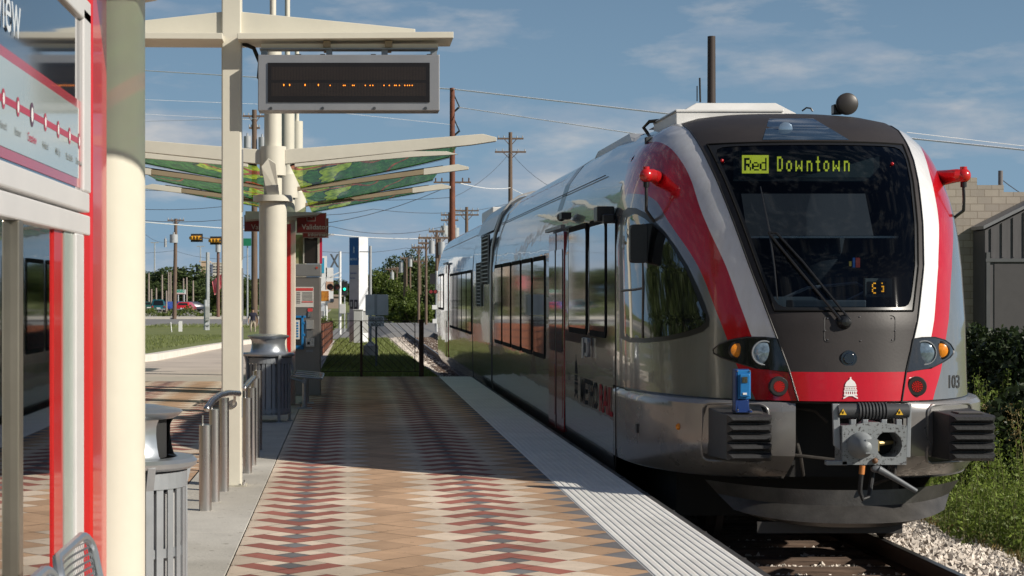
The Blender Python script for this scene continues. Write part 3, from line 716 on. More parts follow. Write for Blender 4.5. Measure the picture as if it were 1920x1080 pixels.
# mirror arms
REDG=mat('red_gloss',(.52,.012,.012),.25,coat=.8,var=.08)
for s in (-1,1):
    bx=TX+s*1.36; z=2.585; y=16.0
    b=MB(); b.tube([(TX+s*1.22,16.25,z-.01),(TX+s*1.27,16.12,z-.005),(bx-s*.05,16.0,z),(bx+s*.02,16.0,z)],[.07,.062,.056,.05],14); b.ball((bx,16.0,z),.062,seg=16,rg=10); b.tube([(bx,16,z+.03),(bx,16,z+.075)],.03,12)
    ma=b.build('mirror_mount',REDG,T,smooth=True)
    b=MB(); b.tube([(bx,16.0,z-.03),(bx,16.0,z-.08),(bx,16.0,z-.1)],.026,10); b.tube([(bx,16,z-.08),(bx,15.99,z-.2),(bx,16.0,z-.30),(bx+s*(-.09 if s<0 else .09),16.02+(0 if s<0 else .9),z-.42),(bx+s*(-.06 if s<0 else .12),16.04+(0 if s<0 else 1.3),z-.6)],.014,8); b.build('mirror_rod',RUB,ma,smooth=True)
    b=MB(); bz=z-.42; fy=0 if s<0 else 1.35; fx=0 if s<0 else .10
    for (ox,w,h0,h1) in ((.0,.13,-.0,-.33),(.085,.10,-.0,-.33)):
        pass
    b.prism([(a,15.97+fy,c) for a,c in rrect(bx+fx-.14,bx+fx+.01,bz-.33,bz,.03)],(0,.10,0)); b.prism([(a,16.02+fy,c) for a,c in rrect(bx+fx-.015,bx+fx+.08,bz-.33,bz+.01,.03)],(0,.09,0)); b.build('mirror_head',mat('mirror_black',(.014,.014,.015),.4),ma,bevel=.008)
# side windows and doors on the flat side (x = left face)
XS=TX-1.475
def side_prism(poly,x0,x1): return [(x0,a,c) for a,c in poly],(x1-x0,0,0)
def side_x(z): return TX-lerp_tab(WT,max(.735,z))
def window(y0,y1,z0,z1,par,r=.09):
    b=MB(); b.prism([(XS+.01,a,c) for a,c in rrect(y0,y1,z0,z1,r)],(-.022,0,0)); w=b.build('window',WFM,par)
    b=MB(); b.prism([(XS-.004,a,c) for a,c in rrect(y0+.06,y1-.06,z0+.06,z1-.06,r*.7)],(-.0105,0,0)); b.build('pane',GLS,w); return w
for (y0,y1) in ((17.62,18.84),(19.05,20.62)): window(y0,y1,1.15,2.30,body)
for k in range(5): window(23.15+k*1.64,24.62+k*1.64,.76,2.05,body)
for k in range(5): window(37.15+k*1.64,38.62+k*1.64,.76,2.05,rear)
for (y0,y1) in ((48.3,49.6),(49.8,51.0)): window(y0,y1,1.15,2.1,rear,)
def door(y0,y1,z0,z1,par):
    DR=mat('door_red',(.33,.012,.018),.22,coat=.7,var=.08)
    b=MB(); b.prism([(XS+.02,a,c) for a,c in rrect(y0,y1,z0,z1,.06)],(-.03,0,0)); d=b.build('door',DR,par)
    m_=(y0+y1)/2
    for (a,c) in ((y0+.1,m_-.07),(m_+.07,y1-.1)):
        b=MB(); b.prism([(XS-.008,p,q) for p,q in rrect(a,c,z0+.9,z1-.2,.06)],(-.01,0,0)); b.build('door_pane',GLS,d)
        b=MB(); b.prism([(XS-.008,p,q) for p,q in rrect(a+.03,c-.03,z0+.15,z0+.75,.05)],(-.006,0,0)); b.build('door_panel',DR,d)
    b=MB(); b.box(XS-.018,XS-.009,m_-.015,m_+.015,z0,z1); b.build('door_seal',RUB,d)
    b=MB(); b.box(XS-.05,XS,y0-.06,y1+.06,z1+.03,z1+.07); b.build('door_gutter',GREY,d)
door(21.08,22.66,.0,2.28,body); door(45.9,47.5,.0,2.28,rear)
b=MB(); b.prism([(XS-.01,a,c) for a,c in rrect(31.95,32.05,0,2.5,.01)],(-.01,0,0))
# louvres on the power module
for (y0,y1,z0,z1) in ((32.25,33.9,1.74,2.60),(34.1,35.35,1.34,2.15)):
    b=MB(); b.prism([(XS,a,c) for a,c in rrect(y0,y1,z0,z1,.03)],(-.02,0,0)); lv=b.build('louvre',DARK,pm)
    b=MB(); n=12
    for k in range(n):
        zc=z0+.05+(z1-z0-.1)*k/(n-1); b.box(XS-.045,XS-.018,y0+.04,y1-.04,zc-.008,zc+.008)
    b.box(XS-.04,XS-.015,y0+.0,y0+.04,z0,z1); b.box(XS-.04,XS-.015,y1-.04,y1,z0,z1); b.build('louvre_slats',GREY,lv)
# body seams (thin dark rubber lines standing on the skin)
def seam(pts,r=.006,par=body,name='seam'):
    b=MB(); b.tube(pts,r,5); return b.build(name,RUB,par)
def sidept(y,z): return (side_x(z)-.001,y,z)
seam([(side_x(2.68)-.002,y,2.75) for y in (18.6,20,25,31.5)]); seam([sidept(y,2.75) for y in (37,44,51)],par=rear)
seam([sidept(17.02,z) for z in (-.1,.3,.735)]); seam([(XS,17.05,.735),(XS,17.05,2.1)])
seam([sidept(21.0,.0),sidept(21.0,2.3)],.004); 

b=MB(); pts=[(TX-w_,y_,z_+.004+.075*min(1,max(0,(z_-2.5)/.5))) for y_ in (22.0,22.5) for w_,z_ in SEC[3:7]]; b.add(pts,[(i,i+1,i+5,i+4) for i in range(3)]); b.build('roof_grille',mat('roof_dark',(.03,.035,.045),.4,coat=.5),body)
b=MB(); pts=[(TX-w_*1.01,y_,z_+.125) for y_ in (32.2,36.4) for w_,z_ in SEC[3:7]]; b.add(pts,[(i,i+1,i+5,i+4) for i in range(3)]); b.build('roof_grille',mat('roof_dark'),pm)
# cab side window (arched), door handle, small fittings
csw=[(1163,634),(1162,560),(1162,470),(1163,415),(1168,396),(1178,389),(1192,390),(1208,398),(1226,413),(1246,434),(1268,464),(1290,500),(1309,540),(1323,575),(1330,598),(1329,612),(1318,622),(1290,631),(1250,639),(1210,643),(1180,642)]
cw=patch(csw,lambda a,c:on_nose(a,c,.004),9,'cab_side_window',RUB,T)
cx_,cy_=1225,560
ins=[(a+(9 if a<1180 else -7 if a>1290 else (cx_-a)*.07),c+(12 if c<420 else (-9 if c>590 else 6 if a>1230 else 0))) for a,c in csw]
patch(ins,lambda a,c:on_nose(a,c,.009),9,'cab_side_pane',GLS,cw)
b=MB(); b.tube([on_nose(a,c,.016) for a,c in ((1166,545),(1190,543),(1206,540))],.012,6); b.tube([on_nose(a,c,.014) for a,c in ((1206,420),(1206,530),(1205,634))],.012,6); b.build('sliding_frame',mat('frame_bronze',(.16,.14,.12),.35,.5),cw,smooth=True)
b=MB(); b.prism([(XS+.0,a,c) for a,c in rrect(18.9,19.35,.93,1.12,.04)],(-.02,0,0)); hd=b.build('door_handle_plate',GREY,body,bevel=.005)
b=MB(); b.box(XS-.03,XS-.02,19.05,19.33,.97,1.07); b.build('handle_recess',BLACK,hd)
b=MB(); b.tube([(XS-.06,18.95,.92),(XS-.06,18.95,1.12)],.015,8); b.build('door_handle',ALU,hd)
b=MB(); b.box(XS-.09,XS+.02,20.6,20.9,2.40,2.47); b.ball((XS-.06,20.9,2.43),.05,seg=8,rg=6); b.build('side_camera',RUB,body)
b=MB(); b.box(XS-.14,XS+.02,17.25,17.5,2.24,2.38); b.box(XS-.1,XS,17.1,17.25,2.22,2.3); b.build('side_camera',RUB,body,bevel=.01)
b=MB(); b.prism([(XS-.001,a,c) for a,c in ((17.05,2.25),(17.55,2.25),(17.55,1.0),(17.05,1.0))],(-.004,0,0)); b.build('pillar_band',mat('pillar_dark',(.03,.035,.04),.08,coat=1),body)
b=MB(); b.prism([(XS-.001,a,c) for a,c in ((17.5,1.05),(21.0,1.05),(21.0,1.18),(17.5,1.18))],(-.003,0,0)); b.build('window_band',mat('pillar_dark'),body)
# lettering on the side
text3('METRO',.37,(XS-.003,19.60,.44),(0,-1,0),(0,0,1),mat('letter_dark',(.010,.011,.013),.75,spec=.15),body,sx=1.11,bold=.006)
text3('RAIL',.37,(XS-.003,18.12,.44),(0,-1,0),(0,0,1),mat('letter_red',(.42,.01,.015),.7,spec=.15),body,sx=1.24,bold=.006)
emblem(20.0,-.92,-.44,lambda a,c:(XS-.003,2*20.0-a,-c-.0),body,mat('letter_dark'),wd=.9)
text3('103',.12,(XS-.003,20.75,.62),(0,-1,0),(0,0,1),mat('letter_dark'),body,sx=1.0)
# lower skirt with buffer recess (left, right halves)
SKM=mat('skirt_silver',(.30,.29,.28),.28,.45,var=.12,vs=2,coat=.4)
for s in (-1,1):
    zs=[.09,.13,.2,.30,.40,.52,.64,.69,.722]; hs=[.42+(1.475-.42)*math.sin(math.pi/2*i/24) for i in range(25)]
    b=MB(); g=[]
    for z in zs:
        ins_=0 if z<.7 else .02
        zl=.0 if z>.3 else (.3-z)*.6
        g.append([(TX+s*(h-ins_*(h>.5)),skirt_y(h,z)+ins_+zl*1.2,z-(.0)) for h in hs])
    n=25
    b.add([p for r in g for p in r],[(j*n+i,j*n+i+1,(j+1)*n+i+1,(j+1)*n+i) for j in range(len(zs)-1) for i in range(n-1)])
    # shelf on top and the inner return
    b.add([(TX+s*(h-.02),skirt_y(h,.7)+.02,.722) for h in hs]+[(TX+s*(h-.06),max(skirt_y(h,.7)+.03,nose_y(min(h,1.47)*.97,.74)+.1),.733) for h in hs],[(i,i+1,i+1+n,i+n) for i in range(n-1)])
    b.add([(TX+s*.42,skirt_y(.42,z)+(0 if z>.3 else (.3-z)*.72),z) for z in zs]+[(TX+s*.42,15.6,z) for z in zs],[(i,i+1,i+1+len(zs),i+len(zs)) for i in range(len(zs)-1)])
    b.add([(TX+s*h,skirt_y(h,.09)+.126,.09) for h in hs]+[(TX+s*h*.9,17,.09) for h in hs],[(i,i+1,i+1+n,i+n) for i in range(n-1)])
    sk=b.build('bumper_skirt',SKM,T,smooth=True)
    # recess (dark rounded frame) and ribbed anti-climber
    bx=TX+s*.851
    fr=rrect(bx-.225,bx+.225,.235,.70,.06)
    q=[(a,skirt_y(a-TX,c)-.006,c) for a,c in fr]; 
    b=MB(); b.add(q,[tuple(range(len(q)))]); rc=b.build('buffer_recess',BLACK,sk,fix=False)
    b=MB(); b.tube(q,.011,6,closed=True); b.build('recess_lip',SKM,rc,smooth=True)
    b=MB(); hw_=.17; yb_=skirt_y(.85,.5)+.02; yfb=14.20
    b.add([(bx-hw_-.02,yb_+.3,.27),(bx+hw_+.02,yb_+.3,.27),(bx+hw_+.02,yb_+.3,.665),(bx-hw_-.02,yb_+.3,.665),(bx-hw_,yfb+.06,.30),(bx+hw_,yfb+.06,.30),(bx+hw_,yfb+.06,.645),(bx-hw_,yfb+.06,.645)],[(0,1,2,3),(4,7,6,5),(0,4,5,1),(1,5,6,2),(2,6,7,3),(3,7,4,0)])
    BUF=mat('buffer_black',(.035,.035,.037),.55,var=.25,vs=14,bump=.12)
    bu=b.build('buffer',BUF,T,bevel=.008)
    for k in range(5):
        zc=.325+k*.072; b=MB()
        b.prism([(bx-hw_-.004,yfb+.065,zc-.03),(bx-hw_-.004,yfb+.065,zc+.034),(bx-hw_+.03,yfb,zc+.02),(bx-hw_+.03,yfb,zc-.006)],(0,0,0)) if False else None
        b.add([(bx-hw_,yfb+.062,zc-.032),(bx+hw_,yfb+.062,zc-.032),(bx+hw_,yfb+.062,zc+.032),(bx-hw_,yfb+.062,zc+.032),(bx-hw_+.035,yfb-.012,zc-.004),(bx+hw_-.035,yfb-.012,zc-.004),(bx+hw_-.012,yfb-.012,zc+.02),(bx-hw_+.012,yfb-.012,zc+.02)],[(4,7,6,5),(0,4,5,1),(1,5,6,2),(2,6,7,3),(3,7,4,0)])
        b.build('buffer_rib',BUF,bu)
    b=MB(); b.box(bx-.08,bx+.12,yfb+.12,yfb+.3,.652,.66); b.build('step_plate',mat('step_grey',(.09,.085,.08),.6),bu)
b=MB(); p=on_nose(1273,800,.004,lambda x,z:skirt_y(x,z)); b.lathe([(.001,.012),(.018,.008),(.028,0)],p,14,'Y'); b.build('side_marker',ORANGE,T,smooth=True)
b=MB(); p=on_nose(1196,803,.004,lambda x,z:skirt_y(x,z)); b.box(p.x-.012,p.x+.01,p.y-.02,p.y+.05,p.z-.04,p.z+.04); b.build('skirt_slot',BLACK,T)
# shadow gap between nose and skirt
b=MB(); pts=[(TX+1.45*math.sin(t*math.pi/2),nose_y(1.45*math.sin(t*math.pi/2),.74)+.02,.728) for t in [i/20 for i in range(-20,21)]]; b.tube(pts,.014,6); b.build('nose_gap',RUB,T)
# underframe, plough
b=MB(); b.box(TX-1.1,TX+.75,16.0,52,-.33,.2); b.box(TX-.42,TX+.42,15.0,16,.1,.72)
uf=b.build('underframe',DARK,T)
b=MB(); top=[];bot=[];low=[]
for i in range(21):
    u_=-1+2*i/20; top.append((TX+u_*1.03,14.55+.55*abs(u_)**2.2,.04+.03*abs(u_)**3)); bot.append((TX+u_*.84,14.38+.5*abs(u_)**2.2,-.20+.05*abs(u_)**4)); low.append((TX+u_*.74,14.50+.5*abs(u_)**2.2,-.245+.06*abs(u_)**4))
mid_=[(a[0]*.5+c[0]*.5,(a[1]+c[1])/2+.07,(a[2]+c[2])/2) for a,c in zip(top,bot)]
b.add(top+mid_+bot+low,[(k*21+i,k*21+i+1,(k+1)*21+i+1,(k+1)*21+i) for k in range(3) for i in range(20)]); pg=b.build('plough',mat('plough_grey',(.085,.08,.075),.42,.5,var=.3,vs=5,bump=.1),T,smooth=True)
b=MB(); b.prism([(TX-.7,14.66,-.22),(TX+.44,14.66,-.22),(TX+.44,14.66,-.31),(TX-.7,14.66,-.31)],(0,.03,0)); b.build('rail_guard',mat('guard_black',(.04,.037,.035),.6),pg)
# wheels visible under the nose
for s in (-1,1):
    for yy in (16.4,18.2):
        b=MB(); b.lathe([(.001,.0),(.30,.0),(.33,.06),(.38,.07),(.38,.13),(.001,.13)],(TX+s*.75-.065,yy,RZ+.38),24,'X'); b.build('wheel',mat('wheel_dark',(.03,.025,.022),.6),T,smooth=True)
# coupler
CPM=mat('coupler_grey',(.26,.28,.29),.55,.2,var=.2,vs=4,col2=(.06,.06,.06) if False else None,bump=.1,bs=30)
cz0,cz1=.30,.60; cy=13.87
b=MB(); pl=[(TX-.24,cz0),(TX+.235,cz0),(TX+.24,cz1-.01),(TX+.07,cz1-.01),(TX+.04,cz1+.015),(TX-.04,cz1+.015),(TX-.07,cz1-.01),(TX-.24,cz1-.01)]
# plate with a real hole on the right
hole=[(TX+.105+.098*math.cos(2*math.pi*i/28),(cz0+cz1)/2+.0+.102*math.sin(2*math.pi*i/28)) for i in range(28)]
allp=[Vector(p) for p in pl]+[Vector(p) for p in hole]; r=delaunay_2d_cdt(allp,[],[list(range(8)),list(reversed(range(8,36)))],0,1e-6)
fs=[]
for f in r[2]:
    c=sum((r[0][i] for i in f),Vector((0,0)))/len(f)
    ce=Vector((TX+.105,(cz0+cz1)/2))
    if abs(c.x-ce.x)<.09 and (c-ce).length<.094: continue
    fs.append(tuple(f))
b.add([(v.x,cy,v.y) for v in r[0]],fs); n0=8
b.add([(x,cy,z) for x,z in pl]+[(x,cy+.22,z) for x,z in pl],[(i,(i+1)%8,(i+1)%8+8,i+8) for i in range(8)])
b.add([(x,cy,z) for x,z in hole]+[(x*.9+.1*(TX+.105),cy+.2,z*.9+.1*.45) for x,z in hole],[(i,(i+1)%28,(i+1)%28+28,i+28) for i in range(28)])
def spotted():
    m=mat('coupler_plate',(.26,.28,.29),.55,.2,var=.15,vs=4); n=m.node_tree.nodes; l=m.node_tree.links.new
    t=n.new('ShaderNodeTexCoord'); z=n.new('ShaderNodeTexNoise'); z.inputs['Scale'].default_value=38; z.inputs['Detail'].default_value=6; z.inputs['Roughness'].default_value=.7; l(t.outputs['Object'],z.inputs[0]); r_=n.new('ShaderNodeValToRGB'); r_.color_ramp.elements[0].position=.40; r_.color_ramp.elements[1].position=.46; l(z.outputs[0],r_.inputs[0])
    b_=n['Principled BSDF']; src=b_.inputs['Base Color'].links[0].from_socket; q=n.new('ShaderNodeMixRGB'); l(r_.outputs[0],q.inputs[0]); q.inputs[1].default_value=(.05,.045,.045,1); l(src,q.inputs[2]); l(q.outputs[0],b_.inputs['Base Color']); return m
cp=b.build('coupler',spotted(),T)
b=MB(); b.add([(x,cy+.2,z) for x,z in hole],[tuple(range(28))]); b.build('coupler_socket',DARK,cp,fix=False)
b=MB(); b.tube([(TX+.04,cy+.05,.455),(TX+.16,cy+.1,.46)],[.02,.014],8); b.tube([(TX-.01,cy-.09,.41),(TX-.01,cy-.09,.49)],.018,8); b.build('coupler_pin',mat('brass_pin',(.25,.19,.08),.4,.6),cp,smooth=True)
b=MB(); b.lathe([(.001,.17),(.035,.165),(.06,.14),(.075,.10),(.095,.03),(.10,.0)],(TX-.105,cy,.445),26,'Y'); b.box(TX-.11,TX-.02,cy-.16,cy-.04,.395,.50); b.build('coupler_cone',CPM,cp,smooth=True)
b=MB(); b.box(TX-.36,TX-.2,cy+.0,cy+.06,cz0-.004,cz0+.03); b.build('guide_horn',CPM,cp,bevel=.006)
b=MB(); b.tube([(TX-.26,cy+.08,cz1+.095),(TX+.27,cy+.08,cz1+.095)],.056,16)
for i in range(9):
    xx=TX-.10+i*.025; h=.012; b.tube([(xx-.006,cy+.07,cz1+.095),(xx+.006,cy+.07,cz1+.095)],.064,16)
ro=b.build('coupler_cover',mat('cover_black',(.06,.063,.068),.5),cp,smooth=True)
for s in (-1,1):
    xx=TX+s*.21-.02; b=MB(); b.prism([(xx-.026,cy+.015,cz1+.07),(xx+.026,cy+.015,cz1+.07),(xx,cy+.02,cz1+.115)],(0,.004,0)); wt=b.build('warning_triangle',mat('warn_yellow',(.75,.45,.02),.5),ro)
    b=MB(); b.box(xx-.003,xx+.003,cy+.011,cy+.014,cz1+.08,cz1+.10); b.build('warning_mark',BLACK,wt)
for pl_ in ([(TX-.30,cz1+.15),(TX-.25,cz1+.15),(TX-.24,cz0+.1),(TX-.29,cz0+.14)],[(TX+.26,cz1+.15),(TX+.29,cz1+.15),(TX+.28,cz0+.05),(TX+.25,cz0+.05)]):
    b=MB(); b.prism([(x_,cy+.05,z_) for x_,z_ in pl_],(0,.03,0)); b.build('coupler_bracket',GREY,cp,bevel=.004)
for xx in (-.17,-.08,.06,.17):
    b=MB(); b.box(TX+xx,TX+xx+.04,cy+.03,cy+.08,cz1-.01,cz1+.035); b.build('coupler_lug',GREY,cp,bevel=.004)
b=MB(); b.ball((TX+.0,cy-.01,cz0+.03),.022,seg=10,rg=6); b.build('coupler_bolt',mat('rust_bolt',(.2,.1,.05),.6),cp,smooth=True)
b=MB(); b.ball((TX+.01,cy-.02,cz0-.03),.04,1.2,.6,.7); b.tube([(TX+.02,cy-.03,cz0-.03),(TX+.1,cy-.04,cz0-.075),(TX+.29,cy-.07,cz0-.19)],[.03,.024,.018],10); b.build('release_lever',mat('lever_grey',(.14,.15,.16),.5,.2),cp,smooth=True)
hs=[(TX-.09,cy+.0,cz0),(TX-.10,cy+.0,cz0-.08),(TX-.105,cy+.02,cz0-.2),(TX-.08,cy+.03,cz0-.26),(TX-.03,cy+.05,cz0-.24),(TX+.0,cy+.09,cz0-.14),(TX+.03,cy+.15,cz0-.05),(TX+.04,cy+.3,cz0+.05)]
b=MB(); b.tube(hs,.017,8); ho=b.build('brake_hose',BLACK,cp,smooth=True)
b=MB(); b.tube([(TX-.092,cy+.0,cz0-.005),(TX-.098,cy,cz0-.07)],.021,10); b.build('hose_clamp',mat('hose_orange',(.55,.2,.05),.6),ho,smooth=True)
for k_,pts_ in enumerate(([(TX-.38,14.9,.62),(TX-.36,14.85,.45),(TX-.33,14.8,.3),(TX-.28,14.9,.12)],[(TX-.33,14.9,.66),(TX-.2,14.85,.64),(TX-.1,14.85,.55)],[(TX+.34,14.6,.64),(TX+.36,14.5,.4),(TX+.3,14.4,.16),(TX+.2,14.6,.08)],[(TX-.40,14.7,.3),(TX-.2,14.65,.28),(TX+.1,14.7,.24),(TX+.4,14.7,.27)])):
    b=MB(); b.tube(pts_,.014,7); b.build('air_pipe',mat('pipe_dirty',(.035,.03,.026),.8,0,var=.5,vs=20),T,smooth=True)
# roof equipment
b=MB(); ybx=17.0
b.prism([(TX-.93,ybx,3.0),(TX+.05,ybx,3.0),(TX+.05,ybx,3.225),(TX-.93,ybx,3.225)],(0,1.25,0)); b.prism([(TX-.935,ybx-.012,3.225),(TX+.05,ybx-.012,3.225),(TX+.05,ybx-.012,3.25),(TX-.935,ybx-.012,3.25)],(0,1.28,0))
b.prism([(TX-.88,17.2,3.23),(TX+.22,17.2,3.23),(TX+.06,17.35,3.345),(TX-.68,17.35,3.345)],(0,1.7,0))
rf=b.build('roof_fairing',mat('roof_white',(.74,.73,.70),.4,var=.08),T,bevel=.008)
b=MB(); b.box(TX-.94,TX-.925,ybx-.005,18.2,3.228,3.236); b.build('fairing_seam',RUB,rf)
b=MB(); b.prism([(TX-1.06,18.7,2.98),(TX-1.06,18.7,3.05),(TX-1.04,19.1,3.21),(TX-1.04,21.5,3.21),(TX-1.06,21.85,3.1),(TX-1.06,21.85,2.98)],(.5,0,0)); rd=b.build('roof_equipment_box',mat('roof_grey',(.42,.44,.46),.35,.3),T)
b=MB()
for k in range(4): b.ball((TX-1.05,19.4+k*.33,3.10),.022,seg=8,rg=5)
b.build('roof_bolts',RUB,rd)
b=MB(); b.box(TX-1.0,TX+1.0,38,41,3.1,3.34); b.box(TX-.6,TX+.6,43,46,3.15,3.4); b.build('roof_fairing',mat('roof_white'),rear,bevel=.02)
b=MB(); b.tube([(TX-.95,18.3,3.1),(TX-1.02,18.3,3.2),(TX-.98,18.2,3.25),(TX-.9,18.1,3.25)],.018,6); b.build('roof_cable',RUB,T,smooth=True)
p=P(1307,190,18.2); b=MB(); b.tube([p,p+Vector((0,0,.15))],.006,5); b.tube([P(1313,192,18.6),P(1312,146,18.6)],.010,6); b.build('radio_antenna',RUB,T)
b=MB(); p=P(1588,195,16.9); b.lathe([(.001,.03),(.08,.03),(.1,.015),(.1,-.01),(.001,-.02)],p,26,'Y'); hn=b.build('horn_disc',mat('horn_black',(.035,.03,.028),.4),T,smooth=True)
b=MB(); q=P(1568,202,16.95); b.box(q.x-.03,q.x+.06,16.92,17.02,q.z-.06,q.z+.03); b.build('horn_bracket',RUB,hn,bevel=.008)
b=MB(); b.tube([P(1504,208,16.7),P(1512,202,16.7),P(1520,203,16.7),P(1524,209,16.7)],.008,6); b.build('lifting_eye',RUB,T,smooth=True)
# blue lamp standing on the left buffer
px0=P(1380,693,14.28); px1=P(1411,775,14.28); ZB=.664
bl_=empty('blue_marker_device',(px0.x+.06,14.3,ZB),'small blue electronic marker box bolted upright on top of the left buffer of the train','marker lamp')
b=MB(); b.box(px0.x,px0.x+.02,14.30,14.42,ZB,px0.z-.0); b.box(px0.x,px0.x+.125,14.40,14.42,ZB,px0.z); b.box(px0.x,px0.x+.125,14.28,14.44,ZB-.002,ZB+.012)
b.prism([(px0.x+.005,14.30,ZB+.01),(px0.x+.11,14.30,ZB+.01),(px0.x+.095,14.30,ZB+.09),(px0.x+.02,14.30,ZB+.09)],(0,.02,0)); b.build('bracket',mat('device_navy',(.012,.04,.17),.35),bl_,bevel=.003)
b=MB(); b.box(px0.x+.005,px0.x+.118,14.30,14.40,ZB+.10,px0.z-.005); cs=b.build('case',mat('device_blue',(.012,.16,.42),.4),bl_,bevel=.006)
b=MB(); b.box(px0.x+.03,px0.x+.105,14.27,14.30,ZB+.12,px0.z-.035); lid=b.build('lid',mat('device_blue'),cs,bevel=.006)
b=MB(); b.box(px0.x+.045,px0.x+.085,14.264,14.27,px0.z-.10,px0.z-.055); b.build('keypad',mat('keypad',(.05,.05,.03),.4,vs=90,var=.8),cs)
b=MB(); b.box(px0.x+.05,px0.x+.08,14.264,14.27,ZB+.135,ZB+.150); b.build('sticker',WHITE,cs)
b=MB()
for (a,c) in ((.015,.10),(.11,.10)):
    b.ball((px0.x+a,14.295,px0.z-.012),.006,seg=6,rg=4); b.ball((px0.x+a,14.275,ZB+.018),.008,seg=6,rg=4)
b.build('screws',STEEL,bl_,smooth=True)
# ---------------------------------------------------------------- platform furniture
# --- canopies
def art_glass():
    m=bpy.data.materials.new('painted_glass'); m.use_nodes=True; n=m.node_tree.nodes; n.clear(); l=m.node_tree.links.new
    N=lambda t:n.new(t)
    o=N('ShaderNodeOutputMaterial'); tc=N('ShaderNodeTexCoord'); mp=N('ShaderNodeMapping'); mp.inputs['Scale'].default_value=(1.5,.22,1); l(tc.outputs['Object'],mp.inputs[0])
    a=N('ShaderNodeTexNoise'); a.inputs['Scale'].default_value=1.1; a.inputs['Detail'].default_value=2.5; l(mp.outputs[0],a.inputs[0])
    sx_=N('ShaderNodeSeparateXYZ'); l(tc.outputs['Object'],sx_.inputs[0]); ab=N('ShaderNodeMath'); ab.operation='ABSOLUTE'; l(sx_.outputs[0],ab.inputs[0])
    ma=N('ShaderNodeMath'); ma.operation='MULTIPLY_ADD'; ma.inputs[1].default_value=.22; l(ab.outputs[0],ma.inputs[0]); l(a.outputs[0],ma.inputs[2])
    r=N('ShaderNodeValToRGB'); e=r.color_ramp.elements; e[0].position=0; e[0].color=(.24,.34,.02,1); e[1].position=.615; e[1].color=(.010,.016,.008,1)
    q=e.new(.63); q.color=(.03,.12,.02,1)
    r.color_ramp.interpolation='CONSTANT'; l(ma.outputs[0],r.inputs[0])
    a2=N('ShaderNodeTexNoise'); a2.inputs['Scale'].default_value=.9; a2.inputs['Detail'].default_value=1; mp2=N('ShaderNodeMapping'); mp2.inputs['Location'].default_value=(5,3,0); mp2.inputs['Scale'].default_value=(1.3,.22,1); l(tc.outputs['Object'],mp2.inputs[0]); l(mp2.outputs[0],a2.inputs[0])
    r3=N('ShaderNodeValToRGB'); e=r3.color_ramp.elements; e[0].position=0; e[0].color=(0,0,0,1); e[1].position=.50; e[1].color=(1,1,1,1); q=e.new(.535); q.color=(0,0,0,1); r3.color_ramp.interpolation='CONSTANT'; l(a2.outputs[0],r3.inputs[0])
    r4=N('ShaderNodeMixRGB'); l(r3.outputs[0],r4.inputs[0]); l(r.outputs[0],r4.inputs[1]); r4.inputs[2].default_value=(.28,.055,.02,1); r=r4
    b=N('ShaderNodeTexNoise'); b.inputs['Scale'].default_value=9; b.inputs['Detail'].default_value=5; l(mp.outputs[0],b.inputs[0])
    r2=N('ShaderNodeValToRGB'); r2.color_ramp.elements[0].color=(.35,.4,.4,1); r2.color_ramp.elements[1].color=(1.4,1.3,1.2,1); r2.color_ramp.elements[0].position=.38; r2.color_ramp.elements[1].position=.62; l(b.outputs[0],r2.inputs[0])
    mu=N('ShaderNodeMixRGB'); mu.blend_type='MULTIPLY'; mu.inputs[0].default_value=.8; l(r.outputs[0],mu.inputs[1]); l(r2.outputs[0],mu.inputs[2])
    d=N('ShaderNodeBsdfDiffuse'); t=N('ShaderNodeBsdfTranslucent'); tr=N('ShaderNodeBsdfTransparent'); g=N('ShaderNodeBsdfGlossy'); g.inputs['Roughness'].default_value=.08
    br=N('ShaderNodeMixRGB'); br.blend_type='ADD'; br.inputs[0].default_value=1; l(mu.outputs[0],br.inputs[1]); l(mu.outputs[0],br.inputs[2])
    l(br.outputs[0],d.inputs[0]); l(br.outputs[0],t.inputs[0]); lt=N('ShaderNodeMixRGB'); lt.inputs[0].default_value=.38; lt.inputs[2].default_value=(1,1,1,1); l(br.outputs[0],lt.inputs[1]); l(lt.outputs[0],tr.inputs[0])
    x1=N('ShaderNodeMixShader'); x1.inputs[0].default_value=.6; l(d.outputs[0],x1.inputs[1]); l(t.outputs[0],x1.inputs[2])
    x2=N('ShaderNodeMixShader'); x2.inputs[0].default_value=.35; l(x1.outputs[0],x2.inputs[1]); l(tr.outputs[0],x2.inputs[2])
    f=N('ShaderNodeFresnel'); f.inputs[0].default_value=1.4; fm=N('ShaderNodeMath'); fm.operation='MULTIPLY'; fm.inputs[1].default_value=.12; l(f.outputs[0],fm.inputs[0]); x3=N('ShaderNodeMixShader'); l(fm.outputs[0],x3.inputs[0]); l(x2.outputs[0],x3.inputs[1]); l(g.outputs[0],x3.inputs[2]); l(x3.outputs[0],o.inputs[0]); return m
ART=art_glass(); SHADE_TAN=mat('shade_tan',(.30,.24,.15),.6)  # tan tone stands in for cream steel seen in shade
CX=-1.01
